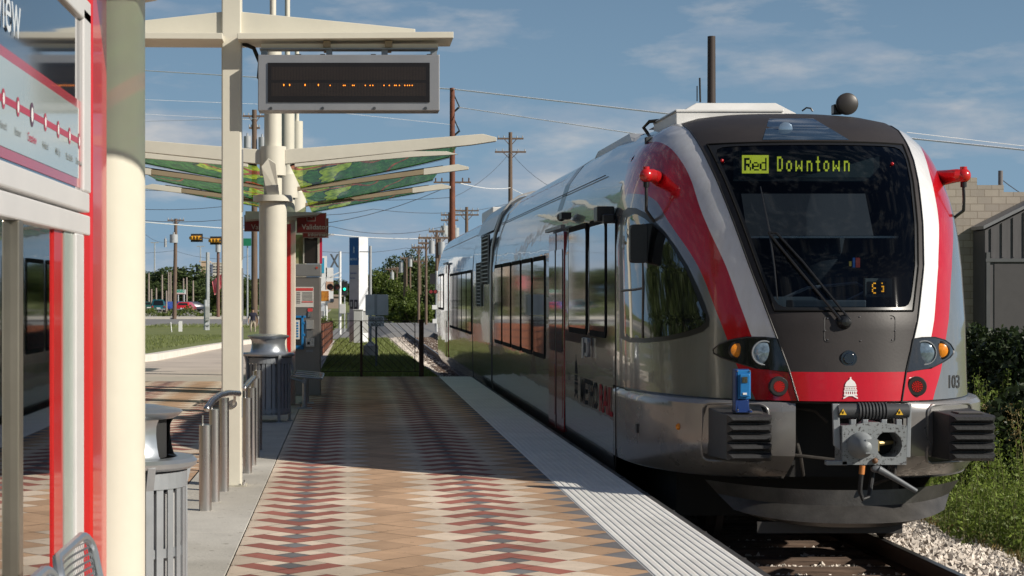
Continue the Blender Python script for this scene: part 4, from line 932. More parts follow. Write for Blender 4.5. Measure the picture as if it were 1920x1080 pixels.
def canopy(y0,label,top=4.86,pin=6.6,first=False):
    c=empty('platform_canopy',(CX,y0,0),label,'canopy','butterfly canopies of painted glass on cream columns')
    b=MB(); b.tube([(CX,y0,0),(CX,y0,2.78)],.182,28); co=b.build('column',CREAM,c,smooth=True)
    b=MB(); b.tube([(CX,y0,0),(CX,y0,.02)],.26,24); b.build('base_plate',CREAM,co)
    b=MB(); b.lathe([(.19,2.78),(.26,2.78),(.26,2.86),(.19,2.86)],(CX,y0,0),28); b.build('collar',CREAM,co,smooth=True)
    b=MB(); b.tube([(CX,y0,2.8),(CX,y0,3.15)],.12,20); b.tube([(CX,y0,3.12),(CX,y0,3.5)],.175,26); b.tube([(CX,y0,3.5),(CX,y0,top)],.115,24); b.tube([(CX,y0,top),(CX,y0,pin)],.042,12); b.build('mast',CREAM,c,smooth=True)
    # props from the collar up to the wings
    b=MB(); y0<26 and b.prism([(CX-.07,y0-.22,2.86),(CX+.09,y0-.22,2.86),(CX+.05,y0-.30,3.26),(CX-.05,y0-.30,3.33),(CX-.14,y0-.30,3.22)],(0,.06,0)); y0<26 and b.build('prop',CREAM,c,bevel=.006)
    for s in (-1,1):
        # main beam, thick at the mast and tapering to the tip
        b=MB(); X=lambda a: CX+s*a
        if y0<26:
            b=MB(); b.prism([(X(.16),y0-.07,3.27),(X(.16),y0-.07,3.46),(X(2.75),y0-.07,3.665),(X(2.93),y0-.07,3.62),(X(2.93),y0-.07,3.57),(X(2.6),y0-.07,3.52)],(0,.14,0)); b.build('main_beam',CREAM,c,bevel=.006)
        else:
            b=MB(); b.prism([(X(.16),y0-.07,3.235),(X(.16),y0-.07,3.30),(X(2.2),y0-.07,3.58),(X(2.2),y0-.07,3.50)],(0,.14,0)); mb=b.build('main_beam',SHADE_TAN,c,bevel=.004)  # rear beams coloured as shaded undersides; only the tips stay cream
            b=MB(); b.prism([(X(2.2),y0-.07,3.49),(X(2.2),y0-.07,3.59),(X(2.75),y0-.07,3.665),(X(2.93),y0-.07,3.62),(X(2.93),y0-.07,3.58)],(0,.14,0)); b.build('beam_tip',CREAM,mb,bevel=.004)

        for k,(dy,xt,zt) in enumerate(((-.55,2.15,3.38),) if y0<26 else ()):
            b=MB(); b.prism([(X(.3),y0+dy,3.20),(X(.3),y0+dy,3.24),(X(xt-.35),y0+dy,zt+.02),(X(xt+.1),y0+dy,zt+.02),(X(xt+.25),y0+dy,zt-.02),(X(xt-.3),y0+dy,zt-.05)],(0,.07,0)); b.build('rafter',CREAM,c,bevel=.004)
        for k,(ya,yb) in enumerate(((.1,(5.35 if y0<33 else 3.2)),) if first==0 else ((-1.42,1.42),)):
            b=MB(); V=[];n1=9;n2=5
            for i in range(n1+1):
                u=i/n1; x=X(.22+2.30*u); w=1-.30*u**3
                for j in range(n2+1):
                    v=j/n2; ym=(ya+yb)/2 if first else ya; V.append((x,y0+ym+(ya-ym+(yb-ya)*v)*w,3.265+.07*u*(1-u)+(.09*u if first else .38*u)-.0*v))
            b.add(V,[(i*(n2+1)+j,i*(n2+1)+j+1,(i+1)*(n2+1)+j+1,(i+1)*(n2+1)+j) for i in range(n1) for j in range(n2)]); gp=b.build('glass_panel',ART,c,smooth=True)
            for q in (0,n2):
                b=MB(); b.tube([V[i*(n2+1)+q] for i in range(n1+1)],.012,5); b.build('panel_edge',RUB,gp)
            b=MB(); ed=[(p[0],p[1],p[2]-.02) for p in [V[i*(n2+1)+n2] for i in range(n1+1)]]
            b.add([(x,y-.05,z) for x,y,z in ed]+[(x,y+.05,z) for x,y,z in ed],[(i,i+1,i+1+len(ed),i+len(ed)) for i in range(len(ed)-1)]); b.build('ledge',SHADE_TAN,gp)
    return c
canopy(24.5,'cream column directly behind the far litter bin, with painted green glass wings')
canopy(30.2,'middle cream canopy, its mast half hidden behind the nearest mast of the far group')
canopy(35.6,'farthest cream canopy, with the shortest looking mast, by the ticket machine')
canopy(7.55,'large cream canopy column at the left edge, right beside the red map panel',first=True)
# --- post with the sign gantry
PX,PY=-.966,15.3
gp=empty('sign_gantry',(PX,PY,0),'square cream post with T-shaped cream roof beams and the electronic sign below','sign post')
b=MB(); b.prism([(PX-.081,PY-.08,0),(PX+.081,PY-.08,0),(PX+.081,PY-.08,5.5),(PX-.081,PY-.08,5.5)],(0,.16,0)); po=b.build('post',CREAM,gp,bevel=.012)
b=MB(); b.box(PX-.12,PX+.12,PY-.12,PY+.12,0,.012); bp_=b.build('base_plate',mat('cream_worn',(.45,.42,.34),.6,var=.4,vs=14),po)
b=MB()
for (a,c) in ((-.1,-.1),(.1,-.1),(.1,.1),(-.1,.1)): b.tube([(PX+a,PY+c,.01),(PX+a,PY+c,.035)],.012,6)
b.build('bolts',STEEL,bp_)
b=MB(); b.box(PX+.081,PX+.088,PY-.05,PY-.01,.56,.72); b.build('socket_plate',GREY,po)
b=MB(); 
for (a,c) in ((1.35,1.78),(1.85,2.20),(2.24,2.75),(.8,1.3)): b.box(PX+.081,PX+.094,PY-.055,PY-.02,a,c)
b.build('side_strips',mat('strip_grey',(.25,.26,.27),.5),po)
for s,L1,L2 in ((1,1.50,1.80),(-1,1.35,1.8)):
    b=MB(); X=lambda a: PX+s*a; zb=3.62
    b.prism([(X(.08),PY-.05,zb+.05),(X(.08),PY-.05,zb+.255),(X(L1),PY-.05,zb+.115),(X(L1),PY-.05,zb+.05)],(0,.10,0)); b.build('arm_beam',CREAM,gp,bevel=.005)
    b=MB(); b.add([(X(.06),PY-.28,zb),(X(L2),PY-.28,zb+.01),(X(L2),PY+.25,zb+.01),(X(.06),PY+.25,zb),(X(.06),PY-.28,zb+.05),(X(L2),PY-.28,zb+.06),(X(L2),PY+.25,zb+.06),(X(.06),PY+.25,zb+.05)],[(0,3,2,1),(4,5,6,7),(0,1,5,4),(1,2,6,5),(2,3,7,6),(3,0,4,7)]); b.build('roof_plate',CREAM,gp,bevel=.004)
    for a in (.75,1.25): b=MB(); b.box(min(X(a),X(a+.06)),max(X(a),X(a+.06)),PY-.2,PY+.2,zb-.05,zb-.002); b.build('roof_rib',SHADE_TAN,gp)
b=MB(); b.tube([(PX+.09,PY-.02,zb-.0),(PX+.18,PY-.03,zb-.04),(PX+.23,PY-.03,zb-.16),(PX+.22,PY-.03,zb-.28),(PX+.26,PY-.03,zb-.33)],.017,8); b.build('cable',RUB,gp,smooth=True)
# electronic sign
x0,x1=GX(485,15.2),GX(823,15.2); z1=GZ(106,15.2); z0=GZ(210,15.2)
sg=empty('electronic_sign',((x0+x1)/2,15.2,z0),'grey framed electronic message sign with a row of amber dots hanging under the cream gantry','display sign')
FR=mat('sign_frame',(.36,.36,.37),.35,.5,var=.08)
b=MB(); b.box(x0,x1,15.08,15.34,z0,z1); cse=b.build('case',FR,sg,bevel=.006)
dx0,dx1,dz1,dz0=GX(502,15.05),GX(806,15.05),GZ(117,15.05),GZ(191,15.05)
b=MB(); b.box(dx0,dx1,15.07,15.079,dz0,dz1); dp=b.build('screen',mat('screen_black',(.012,.009,.008),.3,rvar=0),cse)
b=MB()
for (a,c) in ((dz1-.03,.115),(dz0+.05,.10)):
    pass
LM=mat('led_matrix_off',(.05,.035,.028),.5)
for (zt,nr) in ((dz1-.035,13),(dz1-.165,13)):
    b=MB(); nc=104
    for i in range(nc):
        for j in range(nr):
            xx=dx0+.03+i*(dx1-dx0-.06)/nc; zz=zt-j*.0082; b.add([(xx,15.068,zz-.0042),(xx+.0068,15.068,zz-.0042),(xx+.0068,15.068,zz),(xx,15.068,zz)],[(0,1,2,3)])
    b.build('led_matrix',LM,dp,fix=False)
AMB=mat('amber_led',(1,.26,.02),.5,emit=2.2)
b=MB()
for px in (532,543,572,597,619,644,647,661,664,685,694,699,720,730,740,743,749,759,764,768,773):
    p=P(px,160,15.06); b.box(p.x-.0035,p.x+.0035,15.064,15.067,p.z-.004,p.z+.004); 
    if px in(532,543,572,597): b.box(p.x-.0035,p.x+.0035,15.064,15.067,p.z+.004,p.z+.011)
b.build('lit_dots',AMB,dp)
b=MB()
for px in (508,605,702,798): b.lathe([(.001,.008),(.012,.008),(.013,0)],P(px,203,15.08),12,'Y')
b.build('cover_screws',mat('screw_dark',(.16,.16,.16),.35,.8),cse,smooth=True)
b=MB(); b.box(x0+.02,x1-.01,15.14,15.28,z1+.06,3.60); b.build('hanger_beam',CREAM,sg,bevel=.004)
b=MB()
for a in (.02,.55,1.0,1.40): b.box(x0+a,x0+a+.05,15.17,15.25,z1,z1+.06)
b.box(x0+.01,x1-.01,15.13,15.29,z1+.052,z1+.06); b.build('hanger_bracket',GREY,sg)
b=MB()
for px in (560,605,700,805): p=P(px,103,15.1); b.box(p.x-.02,p.x+.02,15.1,15.16,z1,z1+.008)
b.build('hinge',RUB,cse)
# --- litter bins
def bin_(y0,label,cx=-1.005,rot=0):
    c=empty('litter_bin',(cx,y0,0),label,'litter bin','round silver slatted litter bins')
    O=Vector((cx,y0,0))
    b=MB()
    for k in range(28):
        g=2*math.pi*k/28+.05; r=.275; w=.018 if k%7 else .03
        b.add([O+Vector((math.cos(g)*rr-math.sin(g)*t,math.sin(g)*rr+math.cos(g)*t,z)) for z in (.10,.78) for rr,t in ((r,-w),(r,w),(r-.008,w),(r-.008,-w))],[(0,1,5,4),(1,2,6,5),(2,3,7,6),(3,0,4,7)])
    b.lathe([(.267,.12),(.28,.12),(.28,.17),(.267,.17),(.267,.12)],O,36); b.lathe([(.267,.72),(.282,.72),(.282,.79),(.267,.79),(.267,.72)],O,36); b.lathe([(.262,.42),(.268,.42),(.268,.46),(.262,.46)],O,36)
    sl_=b.build('slats',GREY,c)
    b=MB()
    for k in range(4):
        g=2*math.pi*k/4+.5; u=Vector((math.cos(g),math.sin(g),0)); t=Vector((-u.y,u.x,0))
        b.add([O+u*r_+t*w+Vector((0,0,z)) for (r_,z) in ((.283,.0),(.283,.74),(.31,.82),(.325,.82),(.30,.72),(.30,.0)) for w in (-.018,.018)],[(0,1,3,2),(2,3,5,4),(4,5,7,6),(6,7,9,8),(8,9,11,10),(10,11,1,0),(0,2,4,6,8,10),(1,11,9,7,5,3)]) ; b.box(cx+u.x*.3-.035,cx+u.x*.3+.035,y0+u.y*.3-.035,y0+u.y*.3+.035,0,.012)
    b.build('leg_frame',GREY,c)
    b=MB(); b.lathe([(.001,.09),(.235,.09),(.235,.70),(.228,.70),(.228,.1)],O,28); ln=b.build('liner',mat('liner_grey',(.42,.42,.42),.6),c,smooth=True)
    b=MB(); b.lathe([(.23,.805),(.30,.80),(.322,.812),(.326,.832),(.31,.848),(.24,.85),(.235,.84)],O,40); rm_=b.build('rim',ALU,c,smooth=True)
    b=MB(); a0=math.radians(-65+rot); a1=math.radians(245+rot)-0
    prof=[(.235,.845),(.222,.86),(.212,.90),(.205,.95),(.207,.99),(.222,1.02),(.25,1.035),(.262,1.05),(.25,1.058),(.15,1.075),(.001,1.08)]
    b.lathe(prof[:6],O,40,'Z',a0,a1); b.lathe(prof[5:],O,40); b.lathe([(.20,.85),(.198,.99),(.21,1.02)],O,40,'Z',a0,a1); b.build('hood',ALU,c,smooth=True)
    b=MB(); b.lathe([(.19,.846),(.19,1.02),(.001,1.03)],O,24,'Z'); b.build('inner_shade',mat('bin_dark',(.02,.02,.02),.8),c,fix=False)
    return c
bin_(8.3,'silver litter bin close to the camera, half hidden by the big cream column',rot=75)
bin_(23.0,'silver slatted litter bin standing in the shade in front of the far cream column',rot=180)
# --- handrail
hr=empty('handrail',(-1.05,14.5,0),'brushed steel handrail on stepped round posts beside the square cream post','handrail')
pl=[(385,957,797,.034),(0,0,0,0)]
specs=[(-1.055,13.53,.635),(-1.035,14.05,.70),(-1.02,14.6,.735),(-1.0,15.15,.775),(-.945,16.3,.64),(-.94,16.95,.68),(-.935,17.6,.73),(-.93,18.3,.76),(-.925,19.0,.78)]
specs=[(GX(385,13.53),13.53,.62),(GX(402,14.1),14.1,.70),(GX(420,14.85),14.85,.745),(GX(464,16.35),16.35,.66),(GX(472.5,17.1),17.1,.71),(GX(478.5,17.9),17.9,.76),(GX(484,18.8),18.8,.80)]
for k,(x,y,h) in enumerate(specs):
    b=MB(); b.tube([(x,y,0),(x,y,h)],.040 if k else .046,20); ps=b.build('handrail_post',STEEL,hr,smooth=True)
    b=MB(); b.tube([(x-.02,y,h-.02),(x-.02,y,h+.07)],.006,6); b.build('pin',STEEL,ps)
def rail(pts,name='rail'):
    b=MB(); b.tube(pts,.024,14); b.ball(pts[0],.025,seg=12,rg=8); b.ball(pts[-1],.025,seg=12,rg=8); return b.build(name,STEEL,hr,smooth=True)
rail([P(388,766,13.4),P(398,752,13.55),P(412,741,13.8),P(426,737,14.1),P(436,737,14.6),P(447,738,14.9)])
rail([P(458,728,16.2),P(468,716,17.0),P(476,708,17.8)])
b=MB(); b.tube([P(440,740,14.8),P(440,750,14.85),P(438,757,15.0)],.010,8); b.build('rail_bracket',STEEL,hr,smooth=True); b=MB(); b.lathe([(.001,.012),(.035,.012),(.035,0)],P(437,757,15.22),16,'Y'); b.build('wall_flange',STEEL,hr,smooth=True)
# --- benches with perforated backs
BN=mat('perforated_steel',(.40,.41,.42),.3,.85,var=.15,vs=8)
def perf(b,fn,nu,nv,hole=.62):
    for i in range(nu):
        for j in range(nv):
            o=[(i,j),(i+1,j),(i+1,j+1),(i,j+1)]; c=(i+.5,j+.5); inn=[(c[0]+(a-c[0])*hole,c[1]+(q-c[1])*hole) for a,q in o]
            vs=[fn(a/nu,q/nv) for a,q in o+inn]; b.add(vs,[(k,(k+1)%4,(k+1)%4+4,k+4) for k in range(4)])
def bench(y0,n,label,legs=True,xo=0,PT=.60):
    c=empty('bench',(-.75+xo,y0,0),label,'bench','silver perforated benches')
    for k in range(n):
        ya=y0+k*PT; W_=PT-.06; th=math.radians(14)
        def back(u,v): return Vector((-.80+xo-.40*v*math.sin(th)*.9-.03*math.sin(math.pi*u),ya+.03+W_*u,.46+(.38 if xo==0 else .405)*v))
        def seat(u,v): return Vector((-.80+xo+.42*v,ya+.03+W_*u,.44+.015*math.cos(v*5)-.03*math.sin(math.pi*u)*(1-v)+(-.03*max(0,v-.8)*5)))
        def rr2(f,r=.14,k_=5): return [f(a,q) for a,q in rrect(0,1,0,1,r,k_)]
        for nm,f in (('seat_back',back),('seat',seat)):
            b=MB(); perf(b,lambda u,v:f(.045+.91*u,.045+.91*v),(17 if xo==0 else 27),(13 if xo==0 else 20),.66); s_=b.build(nm,BN,c,fix=False)
            b=MB(); b.tube(rr2(f),.014,8,closed=True); b.build('rim_tube',ALU,s_,smooth=True)
    b=MB(); b.tube([(-.62+xo,y0-.02,.38),(-.62+xo,y0+n*PT+.02,.38)],.03,10); b.build('beam',GREY,c)
    for q in (.3,n*PT-.3):
        b=MB(); b.tube([(-.62+xo,y0+q,.38),(-.62+xo,y0+q,.02)],.035,10); b.box(-.72+xo,-.52+xo,y0+q-.08,y0+q+.08,0,.015); b.tube([(-.62+xo,y0+q,.36),(-.82+xo,y0+q,.42),(-.86+xo,y0+q,.7)],.018,8); b.build('leg',ALU,c,smooth=True)
    return c
bench(3.52,3,'perforated silver seats at the bottom left corner, in front of the red map panel',xo=.12,PT=.67)
bench(25.3,3,'silver bench beyond the far litter bin, standing in front of the ticket machine')
# --- red map panel (wind screen)
KX=-.93
def kd(px): return -KX*3500/(656-px)
kp_=empty('map_panel',(KX,6,0),'tall red framed map and glass panel at the left edge showing the red line stations','map panel')
REDK=mat('kiosk_red',(.55,.012,.012),.3,coat=.5,var=.06,vs=1)
b=MB(); b.box(KX-.10,KX+.015,6.62,7.05,0,3.3); b.box(KX-.08,KX+.0,2.2,6.62,2.62,3.3); b.box(KX-.1,KX+.015,1.9,2.2,0,3.3); kf=b.build('red_frame',REDK,kp_,bevel=.03)
WFR=mat('frame_white',(.66,.64,.63),.35,.1,var=.05)
b=MB(); b.box(KX-.05,KX+.01,2.2,6.60,1.856,1.925); b.box(KX-.05,KX+.012,2.2,6.60,1.775,1.845); b.box(KX-.05,KX+.012,6.27,6.45,.12,1.775); b.box(KX-.05,KX+.012,2.2,6.5,.12,.2)
b.box(KX-.05,KX+.012,6.45,6.62,1.925,2.56); b.box(KX-.05,KX+.012,2.2,6.62,2.52,2.60); b.build('light_frame',WFR,kp_,bevel=.006)
b=MB(); b.box(KX-.04,KX+.0,6.08,6.27,.2,1.775); b.build('glass_edge',mat('edge_green',(.33,.38,.34),.3),kp_)
b=MB(); b.box(KX-.04,KX-.005,5.90,6.08,.2,1.775); b.build('red_post_reflection',REDK,kp_)  # solid strip stands in for the red post's reflection in the glass
b=MB(); b.box(KX-.03,KX+.012,5.18,5.25,.2,1.775); b.box(KX-.03,KX+.012,3.6,3.67,.2,1.775); b.build('mullion',mat('bronze_mullion',(.30,.27,.22),.3,.7),kp_,bevel=.004)
KG=ws_glass('screen_glass',(.42,.46,.46),.25,1.4)
b=MB(); b.box(KX-.02,KX-.012,2.2,5.90,.2,1.775); b.build('lower_glass',KG,kp_)
b=MB(); b.box(KX-.03,KX-.004,2.2,6.60,1.925,2.52); b.build('header_panel',mat('header_blue',(.012,.02,.035),.04,coat=1,spec=1,rvar=0),kp_)
b=MB(); b.box(KX-.004,KX-.001,2.2,6.45,1.935,2.235); mp_=b.build('map_red_border',mat('map_red',(.45,.015,.02),.15,coat=.6),kp_)
b=MB(); b.box(KX-.001,KX+.001,2.2,6.40,1.965,2.205); mw=b.build('map_face',mat('map_white',(.45,.50,.47),.12,coat=.8,var=.04,rvar=0),kp_)
b=MB(); b.box(KX+.001,KX+.002,2.2,6.42,2.083,2.103); b.build('route_line',mat('route_red',(.42,.03,.06),.3),mw)
st=[(5.0,'Howard'),(5.22,'Kramer'),(5.45,'Crestview'),(5.69,'Highland'),(5.94,'MLK, Jr.'),(6.18,'Plaza Saltillo'),(6.40,'Downtown'),(4.76,'Lakeline'),(4.5,'Leander')]
DT=mat('text_grey',(.22,.24,.24),.5)
for y,t in st:
    big=t=='Crestview'; r=.036 if big else .028
    b=MB(); b.add([(KX+.0025,y+math.cos(2*math.pi*i/20)*r*.9,2.093+math.sin(2*math.pi*i/20)*r) for i in range(20)],[tuple(range(20))]); dt=b.build('station_dot',mat('dot_dark',(.10,.03,.06),.3) if big else mat('route_red'),mw,fix=False)
    b=MB(); b.add([(KX+.0032,y+math.cos(2*math.pi*i/20)*r*.5,2.093+math.sin(2*math.pi*i/20)*r*.6) for i in range(20)],[tuple(range(20))]); b.build('dot_centre',WHITE,dt,fix=False)
    text3(t,.036 if big else .03,(KX+.002,y,2.012),(0,1,0),(0,0,1),mat('route_red') if big else DT,mw,name='station_name',align='CENTER',bold=.0006,ext=.001)
text3('Crestview',.20,(KX+.0,5.27,2.285),(0,1,0),(0,0,1),mat('header_letter',(.62,.66,.70),.4),kp_,name='header_lettering',align='RIGHT',ext=.001)
# --- ticket machine, validators, red signs
TV=28.8; tvx0,tvx1=-1.02,GX(601,TV)
tv=empty('ticket_machine',((tvx0+tvx1)/2,TV,0),'tall stainless steel ticket vending machine behind the silver bench','ticket machine')
TVS=mat('machine_steel',(.27,.25,.23),.38,.7,var=.12,vs=2)
b=MB(); b.box(tvx0,tvx1,TV,TV+.6,0,1.83); cb=b.build('cabinet',TVS,tv,bevel=.012)
b=MB(); b.box(tvx0-.01,tvx1+.01,TV-.03,TV+.62,1.84,2.03); hd_=b.build('header',mat('header_grey',(.26,.26,.26),.4,.5),tv,bevel=.01)
b=MB(); p=P(594,502,TV-.035); b.lathe([(.001,.004),(.018,.004),(.018,0)],p,12,'Y'); b.build('header_dot',mat('dot_red',(.4,.05,.03),.5),hd_)
def plate(x0,x1,y0,y1,d,name,m,par,t=.01,bev=0):
    a=P(x0,y0,d); c=P(x1,y1,d); b=MB(); b.box(a.x,c.x,d-t,d,c.z,a.z); return b.build(name,m,par,bevel=bev)
pw=plate(553,588,538,576,TV-.002,'poster',mat('poster_paper',(.55,.53,.50),.6),tv); plate(554,587,540,545,TV-.014,'poster_heading',mat('poster_red',(.55,.05,.05),.6),pw,.003); plate(566,587,565,567,TV-.014,'poster_line',mat('poster_red'),pw,.003)
b=MB()
for k in range(7):
    a=P(556,548+k*3.2,TV-.014); c=P(563,549.4+k*3.2,TV-.014); b.box(a.x,c.x,TV-.016,TV-.013,c.z,a.z); a=P(567,548+k*2.4,TV-.014); c=P(586,549+k*2.4,TV-.014); b.box(a.x,c.x,TV-.016,TV-.013,c.z,a.z)
b.build('poster_text',mat('poster_ink',(.12,.12,.12),.6),pw)
plate(577,586,578,584,TV-.002,'coin_badge',mat('poster_red'),tv); plate(578,584,584,594,TV-.002,'coin_slot',STEEL,tv,.02)
cr=plate(574,588,600,617,TV-.002,'card_reader',mat('reader_steel',(.5,.48,.45),.3,.7),tv,.04,.004); plate(575,587,620,634,TV-.002,'receipt_slot',mat('slot_dark',(.10,.10,.10),.4),tv,.02); plate(573,590,633,650,TV-.002,'ticket_tray',STEEL,tv,.05,.004); plate(576,581,641,646,TV-.055,'tray_opening',BLACK,tv,.004)
plate(574,587,656,660,TV-.002,'label_plate',GREY,tv,.004)
# blue validator with white card
BV=mat('validator_blue',(.015,.17,.42),.4)
vd=empty('card_validator',(GX(563,TV-.2),TV-.2,0),'blue card validator with a white instruction card fixed in front of the ticket machine','validator')
d_=TV-.12; b=MB()
for (x0,x1,y0,y1) in ((553,573,592,596),(565,569,592,650),(553,569,648,655),(567,571,604,608),(567,572,626,630)):
    a=P(x0,y0,d_); c=P(x1,y1,d_); b.box(a.x,c.x,d_-.02,d_+.10,c.z,a.z)
b.build('frame',BV,vd,bevel=.004); pc=plate(552,562,600,636,d_-.001,'card',mat('card_white',(.6,.6,.58),.5),vd,.02)
b=MB()
for k in range(6):
    a=P(556,604+k*5,d_-.022); c=P(559.5,607+k*5,d_-.022); b.box(a.x,c.x,d_-.026,d_-.021,c.z,a.z)
b.build('card_marks',BV,pc)
# slim red and cream shelter frame between the columns
sf=empty('shelter_frame',(-.98,26.4,0),'slim cream and red shelter frame with a grey roof behind the far canopy column','shelter')
b=MB(); xa=GX(554,26.6); b.box(xa-.09,xa,26.55,26.70,0,2.62); b.build('cream_post',CREAM,sf,bevel=.008)
b=MB(); xa=GX(545,26.2); b.box(xa-.055,xa,26.2,26.5,0,2.55); b.build('red_panel',REDK,sf)
b=MB(); b.add([(GX(460,26),26.0,GZ(412,26)),(GX(598,26),26.0,GZ(402,26)),(GX(604,26),26.0,GZ(398,26)),(GX(460,26),26.0,GZ(396,26)),(GX(460,28),28.0,GZ(418,28)),(GX(590,28),28.0,GZ(408,28)),(GX(598,28),28.0,GZ(402,28)),(GX(460,28),28.0,GZ(402,28))],[(0,1,2,3),(4,7,6,5),(0,4,5,1),(3,2,6,7),(1,5,6,2),(0,3,7,4)]); b.build('roof',mat('roof_zinc',(.30,.31,.30),.5,.3),sf)
REDS=mat('sign_red',(.20,.018,.02),.35,var=.08)
def redsign(x0,x1,y0,y1,d,txt,label,tx,ty,sz):
    a=P(x0,y0,d); c=P(x1,y1,d); t=empty('hanging_sign',((a.x+c.x)/2,d,c.z),label,'sign','dark red hanging signs')
    b=MB(); b.box(a.x,c.x,d,d+.05,c.z,a.z); bd=b.build('board',REDS,t,bevel=.004)
    b=MB(); e=.012
    for (p,q,r,s) in ((a.x,c.x,a.z-e,a.z),(a.x,c.x,c.z,c.z+e),(a.x,a.x+e,c.z,a.z),(c.x-e,c.x,c.z,a.z)): b.box(p,q,d-.006,d,r,s)
    b.build('border',mat('sign_border',(.28,.17,.16),.5),bd)
    o=P(tx,ty,d); text3(txt,sz,(o.x,d-.004,o.z),(1,0,0),(0,0,1),mat('sign_letter',(.45,.42,.42),.5),bd,bold=.001)
    return t,bd
s1,bd=redsign(556,612,399,437,27.3,'Validator','dark red Validator sign hanging right of the far column',566,430,.105)
b=MB(); q=P(575,402,27.29); e=.008; w,h=.13,.10
b.box(q.x,q.x+w,27.29,27.294,q.z-h,q.z-h+e); b.box(q.x,q.x+w,27.29,27.294,q.z-e,q.z); b.box(q.x,q.x+e,27.29,27.294,q.z-h,q.z); b.box(q.x+w-e,q.x+w,27.29,27.294,q.z-h,q.z); b.prism([(q.x+.03,27.29,q.z-.035),(q.x+.085,27.29,q.z-.015),(q.x+.085,27.29,q.z-.055)],(0,-.004,0)); b.build('card_symbol',mat('sign_letter'),bd)
redsign(458,520,403,434,27.3,'Validator','dark red Validator sign left of the far column, partly hidden by it',471,430,.105)
redsign(567,616,409,446,28.2,'Information','dark red Information sign half hidden behind the right Validator sign',577,443,.085)
# information screen above the machine
ib=empty('information_case',(GX(582,28.9),28.9,2.05),'dark glazed information case standing above the ticket machine','display case')
b=MB(); a=P(570,440,28.9); c=P(597,495,28.9); b.box(a.x,c.x,28.9,29.2,2.04,a.z); cc=b.build('case',mat('case_dark',(.018,.014,.012),.15,coat=.6),ib)
b=MB(); b.box(c.x-.012,c.x+.02,28.88,29.2,2.04,a.z); b.box(a.x-.015,a.x+.005,28.88,28.9,2.04,a.z); b.build('case_frame',mat('case_frame',(.42,.40,.36),.5),cc)
b=MB(); b.box(c.x+.02,c.x+.055,28.9,29.2,2.04,a.z+.05); b.build('red_edge',mat('pink_red',(.45,.02,.06),.4),cc)
b=MB(); b.box(a.x-.14,a.x-.02,28.92,29.1,2.04,a.z); b.build('poster_panel',mat('poster_mural',(.38,.30,.18),.6,col2=(.12,.20,.08),vs=6),cc)
b=MB(); p=P(583,446,28.8); b.ball((p.x,28.8,p.z+.03),.06,sz=.8); b.tube([(p.x,28.8,p.z+.1),(p.x,28.8,p.z)],.03,8); b.build('dome_camera',GREY,ib,smooth=True)
# --- cable fence across the platform end
cf=empty('cable_fence',(0,PE+.12,0),'dark brown cable fence with slanting steel wires closing the end of the platform','fence')
fy=PE+.12
fz=1.06
b=MB(); xp=GX(790,fy); b.box(xp-.045,xp+.045,fy-.045,fy+.045,-.5,fz+.02); b.build('post',BROWN,cf,bevel=.006)
for px,w in ((677.5,.024),(560,.024)):
    b=MB(); xp=GX(px,fy); b.box(xp-w,xp+w,fy-w,fy+w,-.5,fz); b.build('post',BROWN,cf,bevel=.004)
b=MB(); b.box(GX(540,fy),GX(790,fy),fy-.01,fy+.01,fz-.012,fz+.002); b.box(GX(540,fy),GX(790,fy),fy-.008,fy+.008,.085,.098); b.box(GX(778,fy)-.008,GX(778,fy)+.008,fy-.01,fy+.01,.1,fz); b.build('rails',BROWN,cf)
b=MB()
xa,xb,xc=GX(560,fy),GX(677.5,fy),GX(778,fy); zl,zh=.10,fz-.02
k=xb-.9
def seg2(x0_,s,lo,hi):
    # line through (x0_,zl) with slope s, clipped to [lo,hi]
    x_t=x0_+(zh-zl)/s; p=[(x0_,zl),(x_t,zh)]; p.sort()
    (x1_,z1_),(x2_,z2_)=p
    if x2_<=lo or x1_>=hi: return
    if x1_<lo: z1_=z1_+(z2_-z1_)*(lo-x1_)/(x2_-x1_); x1_=lo
    if x2_>hi: z2_=z1_+(z2_-z1_)*(hi-x1_)/(x2_-x1_); x2_=hi
    b.tube([(x1_,fy,z1_),(x2_,fy,z2_)],.0045,4)
x=xa-1.2
while x<xb+.1: seg2(x,.95,xa,xb); x+=.145
x=xb-.1
while x<xc+1.3: seg2(x,-.95,xb,xc); x+=.145
b.build('cables',mat('cable_dark',(.05,.035,.03),.5),cf)
# --- brown steel panels along the path
bf=empty('brown_panel_fence',(-.86,57,gz(-.9,57)),'low rust brown panel fence running beside the path beyond the ticket machine','fence')
RP=mat('corten_panel',(.20,.062,.028),.7,var=.25,vs=2)
y=40.0
while y<88:
    b=MB(); z=gz(0,y)-.02; z2=gz(0,y+3.9)-.02
    b.add([(-.86,y,z),(-.86,y+3.9,z2),(-.86,y+3.9,z2+.98),(-.86,y,z+.98),(-.82,y,z),(-.82,y+3.9,z2),(-.82,y+3.9,z2+.98),(-.82,y,z+.98)],[(0,3,2,1),(4,5,6,7),(0,1,5,4),(1,2,6,5),(2,3,7,6),(3,0,4,7)]); pn=b.build('panel',RP,bf)
    b=MB()
    for k in range(1,4): b.box(-.815,-.80,y+.05,y+3.85,z+.24*k,z+.24*k+.02)
    b.box(-.87,-.80,y+3.9,y+4.0,z2-.1,z2+1.02); b.build('panel_rail',BROWN,pn); y+=4
